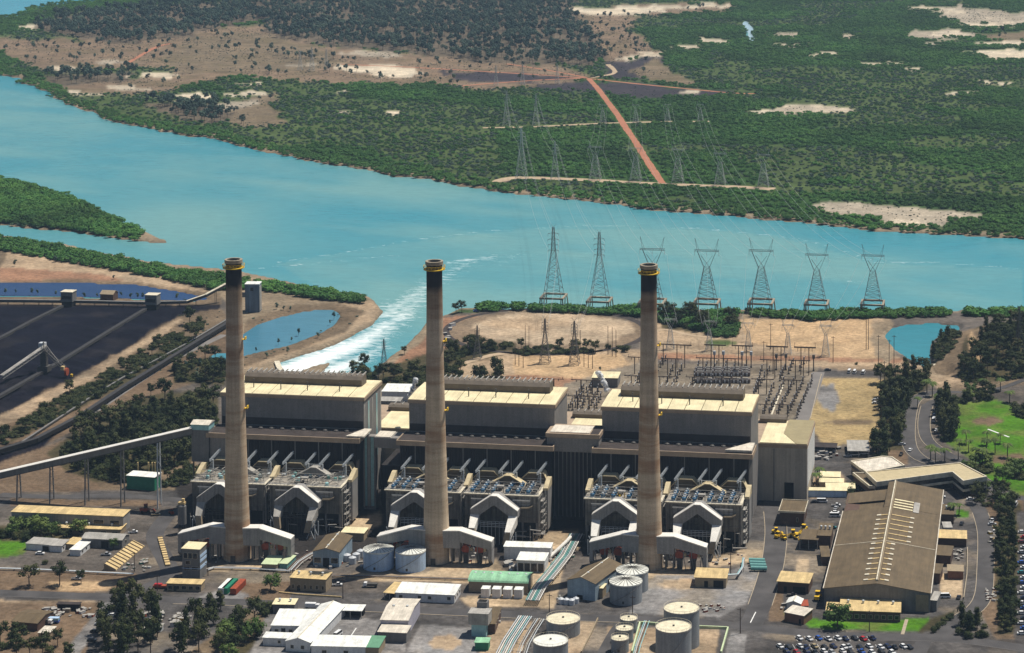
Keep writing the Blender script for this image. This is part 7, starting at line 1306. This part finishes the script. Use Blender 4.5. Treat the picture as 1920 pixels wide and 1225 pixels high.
is_m = ok & (cl == CID['mangrove']) & (rr < np.where(gap > .36, .95, .6)); is_o = ok & (cl == CID['olive']) & (rr < np.where(gap > .42, .8, .35)); is_f = ok & (cl == CID['forestfloor']) & (rr < np.where(gap > .48, .22, .10)); is_p = ok & ((cl == CID['plain']) | (cl == CID['plain2'])) & (rr < np.where(gap > .5, .03, .004)); is_s = ok & ((cl == CID['plain']) | (cl == CID['plain2']) | (cl == CID['burnt']) | (cl == CID['saltgrey'])) & (rr > .75) & (gap > .42)
bank = ok & (shifted(water, 5)[iy, ix] | shifted(water, 4)[iy, ix]) & (cl != CID['salt']); is_m |= bank & ((cl == CID['olive']) | (cl == CID['mangrove']))
def mk(mask, s0, s1, nv, hk=None):
    out = []; 
    for i in np.nonzero(mask)[0]: out.append((x[i], y[i], -.2, s0+(s1-s0)*NR.rand()*(hk[i] if hk is not None else 1), NR.rand()*6.28, NR.randint(nv)))
    return out
mp_ = mk(is_m, .45, 1.0, 3, .5+np.clip(gap, 0, 1)); mo = mk(is_o, .4, .9, 3)+mk(is_s, .15, .42, 2)
scatter('mangrove_canopy', 'dense dark green mangrove covering the far bank and islands', mp_, mang, 'mangrove'); scatter('saltbush_scrub', 'paler patchy scrub among the far mangroves', mo, dry+[mang[0]], 'scrub')
scatter('far_woodland', 'blue-green open woodland at the top of the picture', mk(is_f, .7, 1.15, 3)+mk(is_p, .5, .9, 3), ftr, 'woodland')
# near bank and island mangroves
NB = [[(-60, 446), (0, 449), (100, 462), (210, 484), (330, 510), (400, 516), (520, 536), (640, 552), (678, 560), (682, 570), (600, 562), (480, 545), (400, 545), (300, 522), (150, 497), (0, 470), (-60, 466)], [(-400, 330), (0, 340), (60, 350), (120, 370), (180, 396), (225, 418), (262, 434), (268, 444), (235, 445), (150, 434), (60, 422), (0, 417), (-400, 410)],
  [(885, 580), (925, 577), (980, 577), (982, 583), (925, 585), (888, 585)], [(988, 579), (1200, 582), (1235, 588), (1380, 590), (1382, 622), (1300, 618), (1240, 606), (1190, 594), (990, 584)], [(1403, 585), (1520, 590), (1600, 586), (1780, 584), (1778, 596), (1600, 598), (1520, 602), (1405, 594)], [(1808, 588), (1960, 584), (1960, 598), (1810, 596)], [(1300, 618), (1378, 615), (1378, 632), (1350, 634)]]
x, y, px, py = cand(90000, 330, 640, -300, 1990); m = np.zeros(len(x), bool)
for P in NB: m |= inpoly(px, py, P)
iy, ix = cell(px, py); m &= ~wetm[iy, ix]; scatter('bank_mangrove', 'dark mangrove fringe on the near bank and the island', mk(m & (NR.rand(len(x)) < .66), .5, 1.35, 3, .8+.7*(fbm(x, y, 15, 3))), mang, 'mangrove')
x, y, px, py = cand(3000, 560, 760, 300, 1990); iy, ix = cell(px, py); scatter('low_scrub', 'low scattered scrub on dry ground by the ponds', mk(((CLS[iy, ix] == CID['bank']) | (CLS[iy, ix] == CID['scrub']) | (CLS[iy, ix] == CID['earth'])) & ~wetm[iy, ix] & (NR.rand(len(x)) < .35), .15, .45, 2), dry, 'scrub')
und = [clump('understorey_clump', 'leaf_dark', 91+k, 2.4, 2.2, 30, .42) for k in range(2)]; U = []
for P in BELTS:
    if min(q[1] for q in P) > 1120 and max(q[0] for q in P) < 600: continue
    W_ = [G(*q) for q in P]; xs = [q.x for q in W_]; ys = [q.y for q in W_]; n = int((max(xs)-min(xs))*(max(ys)-min(ys))/(7 if min(q[1] for q in P) < 900 else 16)); ux = NR.uniform(min(xs), max(xs), n); uy = NR.uniform(min(ys), max(ys), n)
    k = inpoly(ux, uy, [(q.x, q.y) for q in W_]) & (fbm(ux, uy, 14) > .40)
    U += [(a, b_, float(HG(a, b_))-.1, NR.uniform(.4, 1.15), NR.rand()*6.28, NR.randint(2)) for a, b_ in zip(ux[k], uy[k])]
scatter('understorey', 'low dark understorey below the plant\'s tree belts', U, und, 'scrub')
# ---------------------------------------------------------------- vehicles
def car_proto(kind):
    t = thing('parked_'+kind, 'x', kind)
    if kind == 'car': body = [(-2.2, .35), (-2.25, .85), (-1.9, .98), (2.15, .95), (2.25, .6), (2.2, .35)]; cab = [(-1.7, .98), (-1.2, 1.48), (.55, 1.5), (1.25, .97)]
    elif kind == 'ute': body = [(-2.5, .45), (-2.5, 1.0), (0, 1.02), (2.3, 1.0), (2.45, .7), (2.4, .45)]; cab = [(-.4, 1.02), (-.2, 1.68), (.9, 1.7), (1.5, 1.02)]
    else: body = [(-2.9, .4), (-2.9, 1.2), (2.8, 1.2), (2.95, .8), (2.9, .4)]; cab = [(-2.85, 1.2), (-2.75, 2.2), (2.0, 2.25), (2.6, 1.2)]
    w_ = .88 if kind != 'van' else 1.0; MB().prismY(body, -w_, w_).build('body', 'car_white', t)
    mb = MB(); n = len(cab); mb.add([(a, -w_*.95, z) if i in (0, n-1) else (a, -w_*.78, z) for i, (a, z) in enumerate(cab)]+[(a, w_*.95, z) if i in (0, n-1) else (a, w_*.78, z) for i, (a, z) in enumerate(cab)], [(0, 3, 7, 4), (4, 5, 1, 0), (3, 2, 6, 7), (0, 1, 2, 3), (7, 6, 5, 4)]); mb.build('windows', 'glass_dark', t)
    mb = MB(); mb.add([(cab[1][0], -w_*.8, cab[1][1]+.01), (cab[2][0], -w_*.8, cab[2][1]+.01), (cab[2][0], w_*.8, cab[2][1]+.01), (cab[1][0], w_*.8, cab[1][1]+.01), (cab[1][0], -w_*.8, cab[1][1]+.06), (cab[2][0], -w_*.8, cab[2][1]+.06), (cab[2][0], w_*.8, cab[2][1]+.06), (cab[1][0], w_*.8, cab[1][1]+.06)], [(0, 3, 2, 1), (4, 5, 6, 7), (0, 1, 5, 4), (1, 2, 6, 5), (2, 3, 7, 6), (3, 0, 4, 7)]); mb.build('cabin_roof', 'car_white', t)
    for sx in (-1.35, 1.4):
        for sy in (-1, 1): MB().prismY([(sx+.34*math.cos(a), .34+.34*math.sin(a)) for a in np.linspace(0, 6.28, 9)[:-1]], sy*w_-.12, sy*w_+.12).build('wheel', 'tyre', t)
    if kind == 'ute': MB().box(-2.4, -.5, -.7, .7, 1.025, 1.06).build('tray', 'steel_dark', t)
    return Proto(t)
CP = {k: car_proto(k) for k in ('car', 'ute', 'van')}; SW = {}
def colour(kind, c):
    if (kind, c) in SW: return SW[(kind, c)]
    d = {}
    for ch in CP[kind].r.children:
        nm = ch.name.split('.')[0]
        if nm in ('body', 'cabin_roof'): q = ch.data.copy(); q.materials.clear(); q.materials.append(M('car_'+c)); d[nm] = q
    SW[(kind, c)] = d; return d
def car(px, c, rz, label, group=None, kind='car'):
    p = G(*px); CP[kind].put((p.x, p.y, .065), rz, label, group, None, colour(kind, c))
WORD = dict(white='white', silver='silver', blue='bright blue', navy='navy', red='red', dark='black', maroon='maroon', gold='pale gold', teal='teal')
c10 = lambda u, v: (1440+u/4, 925+v/4)
for row, v, us in (('back', 1096, zip((235, 310, 380, 450, 525, 580, 650, 715, 780), 'white white blue white white navy dark red navy'.split())), ('middle', 1158, zip((90, 155, 243, 280, 350, 425, 490, 570, 600, 690, 760, 845, 895, 945, 1015, 1060), 'white dark white navy gold dark navy white silver dark white white navy dark white dark'.split())), ('front', 1196, zip((140, 215, 290, 350, 420, 480, 560, 620, 700, 780, 850, 930), 'navy red navy dark white silver white dark blue white dark white'.split()))):
    for k, (u, c) in enumerate(us): car(c10(u, v+(k % 2)*6), c, math.radians(-52 if row != 'front' else -56), f'{WORD[c]} car, {ORD[k]} from the left in the {row} row of the bottom car park', 'cars in the bottom car park', 'ute' if k % 5 == 3 else 'car')
for k, c in enumerate('white red maroon white silver white blue white teal white blue white white navy white blue white dark white blue white'.split()): car(c10(1905+(k % 2)*22, 300+k*38), c, math.radians(8), f'{WORD[c]} car, {ORD[k]} from the top in the right edge car park', 'cars in the right edge car park')
for k, (u, v, c, kd, l) in enumerate([(512, 98, 'white', 'ute', 'white utility nearest the dark roofed bay left of the workshop'), (510, 120, 'silver', 'car', 'silver car below the white utility left of the workshop'), (505, 152, 'white', 'car', 'white car in the middle of the bay left of the workshop'), (502, 178, 'white', 'van', 'white van lowest in the bay left of the workshop'), (480, 266, 'teal', 'ute', 'teal utility beside the white vented building'), (1680, 216, 'white', 'ute', 'white utility under the green canopy at the right'), (1682, 240, 'silver', 'car', 'silver car just below the white utility at the right'), (1690, 300, 'white', 'ute', 'white utility beside yellow racks at the right verge'), (1326, 785, 'white', 'van', 'white van at the foot of the sandy yard'), (1430, 790, 'dark', 'car', 'black car right of the white van by the sandy yard'), (1303, 35, 'white', 'car', 'white car behind the far workshop corner'), (1305, 100, 'silver', 'ute', 'silver utility right of the far workshop eave'), (1520, 52, 'white', 'car', 'white car on the loop below the office'), (1453, 235, 'dark', 'car', 'black car at the kerb near the small palm island'), (180, 772, 'dark', 'ute', 'dark utility before the peach-roofed building'), (405, 70, 'white', 'van', 'white van by the end wall of the turbine hall'), (350, 72, 'dark', 'car', 'black car by the end wall of the turbine hall'), (1855, 95, 'white', 'van', 'white van behind the right tree belt')]): car(c10(u, v), c, math.radians((10, 80, 12, 5)[k % 4]), l, None, kd)
for u, v, c, kd, l, a in [(1005, 780, 'silver', 'car', 'silver car at the junction by the flag', 15), (1066, 824, 'white', 'car', 'white car turning at the entry junction', 80), (998, 856, 'dark', 'ute', 'black utility parked below the entry junction', 80), (1645, 1106, 'white', 'car', 'white car at the end of the L-shaped office', 20), (1260, 520, 'white', 'car', 'white car in the shade of the dark tree row, top', 85), (1247, 560, 'silver', 'car', 'silver car in the shade of the dark tree row, middle', 85), (1243, 600, 'white', 'van', 'white van beside the dark tree row', 85), (1262, 675, 'white', 'car', 'white car lowest beside the dark tree row', 85), (610, 236, 'white', 'van', 'white van on the switchyard road, leftmost of three', 85), (650, 240, 'white', 'van', 'white van on the switchyard road, middle of three', 85), (715, 244, 'white', 'van', 'white van on the switchyard road, rightmost of three', 85), (448, 222, 'dark', 'car', 'black car at the switchyard road corner', 10), (815, 522, 'gold', 'ute', 'yellow-brown utility at the edge of the dry field', 5), (600, 868, 'silver', 'ute', 'silver utility below the ribbed carport', 10), (650, 858, 'white', 'van', 'white van below the ribbed carport', 10), (720, 850, 'white', 'van', 'white van right of the other one below the carport', 8), (435, 820, 'navy', 'ute', 'navy utility in the fenced yard', 12), (400, 828, 'white', 'car', 'white car in the fenced yard', 12)]: car(c5p(u, v), c, math.radians(a), l, None, kd)
for k in range(8): car(c5p(805+(k % 4)*18, 448+(k//4)*22), 'white' if k % 3 else 'silver', math.radians(10), f'{ORD[k]} light vehicle in the cluster between dry field and tree belt', 'light vehicles by the tree belt', 'ute' if k % 2 else 'car')
for u, v, c, kd, l, a in [(930, 695, 'white', 'ute', 'white utility in the tank shadow beside the square office', 10), (935, 1070, 'white', 'van', 'white minibus parked beside the diagonal canteen', 78)]: car(c7(u, v), c, math.radians(a), l, None, kd)
for u, v, c, kd, l, a in [(300, 460, 'white', 'car', 'white car before the wide grey-roofed hut', 5), (795, 468, 'silver', 'ute', 'silver utility next to the yellow storage bay', 8), (998, 300, 'white', 'ute', 'white utility beside the grey-roofed shed end', 20), (745, 990, 'silver', 'car', 'silver car left of the gum cluster, upper', 0), (712, 1045, 'dark', 'car', 'black car left of the gum cluster, lower', -5), (790, 955, 'dark', 'car', 'black car nearest the gum cluster', 0), (690, 1110, 'dark', 'car', 'black car at the bottom left of the gum cluster', 0), (845, 925, 'white', 'car', 'white car partly under the gum cluster', 5), (1170, 168, 'gold', 'ute', 'brown utility near the pale silo', 20), (575, 650, 'silver', 'ute', 'silver utility parked among the verge gums', 5)]: car((u/4, 925+v/4), c, math.radians(a), l, None, kd)
def truck(px, rz, label, col='car_white', L_=5.2, hh=1.9):
    p = G(*px); t = thing('parked_truck', label, 'truck', (p.x, p.y, .065), math.radians(rz)); MB().box(-L_/2-1, L_/2-1, -1.15, 1.15, .9, 1.05).build('bed', 'steel_dark', t); MB().box(-L_/2-.9, L_/2-1.1, -1.1, 1.1, 1.06, hh).build('load_body', col if hh > 2 else 'steel_dark', t); mb = MB(); mb.prismY([(L_/2-.9, .6), (L_/2-.9, 2.4), (L_/2+.5, 2.4), (L_/2+.9, 1.5), (L_/2+.9, .6)], -1.1, 1.1); mb.build('cab', 'car_white', t); MB().box(L_/2+.72, L_/2+.93, -.9, .9, 1.5, 2.1).build('windscreen', 'glass_dark', t)
    for x_ in (-L_/2, L_/2-.2):
        for sy in (-1, 1): MB().prismY([(x_+.48*math.cos(a), .48+.48*math.sin(a)) for a in np.linspace(0, 6.28, 9)[:-1]], sy*1.1-.15, sy*1.1+.15).build('wheel', 'tyre', t)
truck(c7(1178, 705), 184, 'flat-bed truck with white cab left of the tan carport'); truck(c7(745, 868), 4, 'white box truck beside the top of the diagonal canteen', hh=2.9); truck((15+70, 1171), 0, 'dark lorry by the bottom left scrap', 'steel_dark', hh=2.6)
def container(px0, px1, col, wc, label, name='container'):
    a, b_ = G(*px0), G(*px1); d = b_-a; t = thing(name, label, 'container', (a.x, a.y, .06), math.atan2(d.y, d.x)); L_ = d.length; MB().box(0, L_, -1.5, 1.5, .15, 2.9).build('shell', wc, t); MB().box(0, L_, -1.5, 1.5, 2.91, 3.05).build('top', col, t)
    for k in range(2): MB().box(-.08, -.02, -1.35+k*1.4, -.05+k*1.4, .3, 2.8).build('door', wc, t)
    for k in range(int(L_/1.2)): MB().box(.4+k*1.2, .55+k*1.2, -1.58, -1.5, .3, 2.8).build('side_rib', wc, t)
container((414, 1115), (433, 1096), 'white_roof', 'porcelain', 'white-topped container, left one of the pair by the road'); container((421, 1115), (441, 1096), 'green_box', 'green_box', 'dark green container squeezed beside the white one'); container((437, 1116), (456, 1097), 'rust_red', 'rust_red', 'red container right of the green one')
p = G(97, 1168); t = thing('parked_bus', 'small blue and white bus beside the dark cottage', 'bus', (p.x, p.y, .05), .05); MB().box(-3.6, 3.6, -1.2, 1.2, .5, 1.5).build('body', 'car_blue', t); MB().box(-3.5, 3.5, -1.15, 1.15, 1.51, 2.3).build('windows', 'glass_blue', t); MB().box(-3.6, 3.6, -1.2, 1.2, 2.31, 2.6).build('bus_roof', 'tank_blue', t); [MB().prismY([(x_+.45*math.cos(a), .45+.45*math.sin(a)) for a in np.linspace(0, 6.28, 9)[:-1]], sy*1.1-.12, sy*1.1+.12).build('wheel', 'tyre', t) for x_ in (-2.2, 2.2) for sy in (-1, 1)]
def loader(px, rz, label, m='yellow', s=1.0):
    p = G(*px); t = thing('loader', label, 'loader', (p.x, p.y, .065), rz); t.scale = (s,)*3; MB().prismY([(-2.2, .7), (-2.2, 1.9), (0, 2.0), (1.2, 1.5), (1.2, .7)], -.9, .9).build('chassis', m, t); MB().box(-.6, .8, -.75, .75, 2.01, 3.2).build('cab', 'glass_dark', t); MB().box(-.7, .9, -.85, .85, 3.21, 3.35).build('cab_roof', m, t); mb = MB(); mb.bar((.8, -.6, 1.5), (3.0, -.6, .8), .14); mb.bar((.8, .6, 1.5), (3.0, .6, .8), .14); mb.prismY([(2.8, .2), (2.9, 1.3), (3.8, .3)], -1.1, 1.1); mb.build('bucket', m, t)
    for x_ in (-1.4, 1.0):
        for sy in (-1, 1): MB().prismY([(x_+.62*math.cos(a), .62+.62*math.sin(a)) for a in np.linspace(0, 6.28, 9)[:-1]], sy*.95-.2, sy*.95+.2).build('wheel', 'tyre', t)
for k, (u, v, s) in enumerate([(60, 305, 1), (75, 335, 1), (120, 350, .8), (190, 330, 1.2), (270, 290, 1.2), (215, 345, .8)]): loader(c10(u, v), k*1.1, f'{ORD[k]} yellow machine from the left in the sandy bay below the brick block', s=s)
loader(c10(372, 800), 1.5, 'yellow backhoe beside the front left corner of the workshop', s=1.3); loader((273, 962), .4, 'rust-red loader near the end of the long store', 'rust_red', 1.4); loader((322, 965), 2.2, 'small red loader left of the pale silo', 'rust_red', .9)
p = G(300, 1103); t = thing('red_trailer', 'low bright red trailer left of the low office', 'trailer', (p.x, p.y, .06), .1); MB().box(-3.2, 3.2, -1.3, 1.3, .6, 1.5).build('deck', 'rust_red', t); MB().box(-2.6, 1, -1, 1, 1.51, 2.2).build('load', 'car_red', t); [MB().prismY([(x_+.4*math.cos(a), .4+.4*math.sin(a)) for a in np.linspace(0, 6.28, 9)[:-1]], sy*1.2-.1, sy*1.2+.1).build('wheel', 'tyre', t) for x_ in (-2, 2) for sy in (-1, 1)]
for k in range(17):
    for vr in (1085, 1146):
        a_, b_ = c10(200+k*36 if vr < 1100 else 60+k*62, vr-12), c10(222+k*36 if vr < 1100 else 82+k*62, vr+26); ribbon('bay_line', [a_, b_], .14, 'paint_white', .075)
# scrap, crates and stored plant
ct = thing('crate', 'x', 'crate'); MB().box(-.9, .9, -.7, .7, 0, 1.0).build('body', 'tan_wall', ct); MB().box(-.95, .95, -.75, .75, 1.0, 1.12).build('lid', 'grey_roof', ct); cpr = Proto(ct); CS = {}
for nm, mt in dict(tan='tan_wall', white='porcelain', rust='rust_red', grey='grey_wall', dark='steel_dark', blue='tank_blue', yellow='yellow', green='green_box').items(): q = ct.children[0].data.copy() if ct.children[0].name.startswith('body') else [c for c in ct.children if c.name.startswith('body')][0].data.copy(); q.materials.clear(); q.materials.append(M(mt)); CS[nm] = {'body': q}
def heap(x0, x1, y0, y1, n, cols, label, group, s=(.5, 1.6)):
    for k in range(n):
        u, v = R_.uniform(x0, x1), R_.uniform(y0, y1); p = G(u, v); sc = R_.uniform(*s); cpr.put((p.x, p.y, .07), R_.uniform(0, 3.1), label, group, (sc*R_.uniform(.6, 1.8), sc, sc*R_.uniform(.6, 1.3)), CS[R_.choice(cols)])
heap(262, 305, 1146, 1185, 46, ['white', 'tan', 'rust', 'grey', 'dark', 'blue'], 'crate or scrap box in the yard among the gum clusters', 'scrap yard boxes'); heap(318, 358, 1152, 1182, 30, ['white', 'rust', 'tan', 'yellow', 'grey'], 'rusty box in the right part of the scrap yard', 'rusty scrap boxes'); heap(80, 170, 1143, 1158, 34, ['white', 'rust', 'tan', 'dark', 'grey'], 'box in the row behind the blue bus', 'boxes behind the bus'); heap(226, 280, 1050, 1072, 22, ['grey', 'tan', 'white', 'green'], 'metal offcut stored inside the walled bay near the pipeline', 'stored offcuts', (.4, 1.0))
heap(1847, 1872, 1105, 1128, 18, ['white', 'tan', 'grey', 'rust'], 'small object on the right verge below the white patch', 'verge objects', (.4, .9)); heap(1848, 1872, 1000, 1022, 16, ['yellow', 'tan', 'dark'], 'yellow racking piece on the right verge', 'verge racking', (.5, 1)); heap(1782, 1806, 1030, 1052, 14, ['rust', 'grey', 'tan', 'dark'], 'stored part in the small yard right of the workshop', 'workshop yard parts', (.4, 1)); heap(1312, 1362, 1136, 1148, 14, ['dark', 'rust', 'white', 'grey'], 'scrap piece lying along the kerb of the grey yard', 'kerb scrap', (.4, .9)); heap(1522, 1575, 840, 866, 26, ['dark', 'rust', 'grey', 'white'], 'stored item in the fenced yard beside the end wall', 'fenced yard items', (.6, 1.3)); heap(1045, 1086, 1118, 1132, 16, ['white', 'grey', 'green'], 'white box among vessels before the gabled store', 'vessel yard boxes', (.4, .9)); heap(560, 740, 1034, 1068, 24, ['grey', 'white', 'tan', 'rust'], 'plant item among the pump house pipes', 'pump house items', (.4, 1)); heap(1000, 1090, 1035, 1060, 22, ['grey', 'white', 'green', 'tan'], 'plant item beside the top of the teal pipe rack', 'pipe rack items', (.5, 1.2)); heap(945, 968, 1058, 1070, 4, ['grey', 'blue'], 'grey unit left of the glazed white workshop', 'grey units', (1.3, 1.8)); heap(340, 1000, 1040, 1056, 46, ['grey', 'tan', 'white', 'dark', 'rust'], 'small plant item on the apron in front of the ducts', 'apron items', (.4, 1.0)); heap(1100, 1400, 1040, 1062, 30, ['grey', 'tan', 'white', 'dark', 'rust'], 'small plant item on the apron by the rightmost chimney', 'right apron items', (.4, 1.0)); heap(1462, 1500, 1130, 1143, 8, ['white', 'grey', 'rust'], 'box behind the small white hut', 'hut boxes', (.5, 1))
heap(890, 940, 1158, 1175, 6, ['white', 'grey'], 'white bag beside the brown office', 'bags', (.5, 1)); heap(830, 850, 605, 650, 8, ['white', 'dark', 'grey'], 'small hut or boat on the red earth behind the chimney', 'shore items', (1, 1.8))
car((893, 585), 'blue', .2, 'bright blue car on the red earth by the shore')
# steam
def steam(pts, label):
    p0 = Vector(pts[0][:3]); mb = MB(); r = random.Random(4)
    for (x_, y_, z_, s) in pts:
        for k in range(3):
            cx_, cy_, cz = x_-p0.x+r.uniform(-.4, .4)*s, y_-p0.y+r.uniform(-.4, .4)*s, z_-p0.z+r.uniform(-.3, .3)*s; prof = [(s*.05, cz-s), (s*.6, cz-s*.75), (s*.95, cz-s*.2), (s, cz+s*.2), (s*.65, cz+s*.75), (s*.05, cz+s)]; mb.lathe(prof, cx_, cy_, 8)
    m = mat('steam', (0.88, 0.89, 0.9), 1.0, 0.03, 1, fine=.02, spec=0)
    if 'veil' not in m.node_tree.nodes:
        N = m.node_tree.nodes; L = m.node_tree.links; tr_ = N.new('ShaderNodeBsdfTransparent'); ms = N.new('ShaderNodeMixShader'); ms.name = 'veil'; nn_ = N.new('ShaderNodeTexNoise'); nn_.inputs['Scale'].default_value = .8; nn_.inputs['Detail'].default_value = 5; rr_ = N.new('ShaderNodeMapRange'); rr_.inputs[1].default_value = .38; rr_.inputs[2].default_value = .66; g_ = N.new('ShaderNodeNewGeometry'); L.new(g_.outputs['Position'], nn_.inputs['Vector']); L.new(nn_.outputs['Fac'], rr_.inputs[0]); L.new(rr_.outputs[0], ms.inputs[0]); L.new(tr_.outputs[0], ms.inputs[1]); L.new(N['Principled BSDF'].outputs[0], ms.inputs[2]); L.new(ms.outputs[0], N['Material Output'].inputs['Surface'])
    o = mb.build('steam_plume', m, None, p0, smooth=True); tag(o, label, 'steam', 'steam plumes', None)
def stm(px, py, px2, py2, Y, l, s=1.0):
    a, b_ = zat(px, py, Y), zat(px2, py2, Y); steam([(*a.lerp(b_, k/7), s*(1.3-.25*math.sin(k*1.7))) for k in range(8)], l)
stm(1138, 732, 1123, 700, 1262, 'tallest white steam plume between the last two boiler houses', 1.1); stm(768, 742, 780, 712, 1255, 'white steam plume at the left end of the middle boiler house', .9); stm(906, 724, 907, 714, 1246, 'small steam puff above the middle boiler house ridge', .8); stm(1264, 736, 1274, 732, 1246, 'small steam puff above the last boiler house ridge', .8)
# ---------------------------------------------------------------- air
hb = MB().box(-5000, 5000, -300, 9000, -6, CAMH+25).build('haze', 'grey_wall'); m = bpy.data.materials.new('haze_air'); m.use_nodes = True; N = m.node_tree.nodes; N.remove(N['Principled BSDF']); v = N.new('ShaderNodeVolumePrincipled'); v.inputs['Density'].default_value = HAZE; v.inputs['Color'].default_value = (0.50, 0.72, 1.0, 1); v.inputs['Anisotropy'].default_value = 0.1; m.node_tree.links.new(v.outputs[0], N['Material Output'].inputs['Volume']); hb.data.materials.clear(); hb.data.materials.append(m); tag(hb, kind='stuff'); hb['label'] = 'thin blue air haze over the whole site'
for nm, pr in list(PROT.items()):                       # prototypes never used are removed
    for q in pr:
        if not q.used:
            for c in list(q.r.children): bpy.data.objects.remove(c)
            bpy.data.objects.remove(q.r)
for q in list(CP.values())+[cpr]:
    if not q.used:
        for c in list(q.r.children): bpy.data.objects.remove(c)
        bpy.data.objects.remove(q.r)
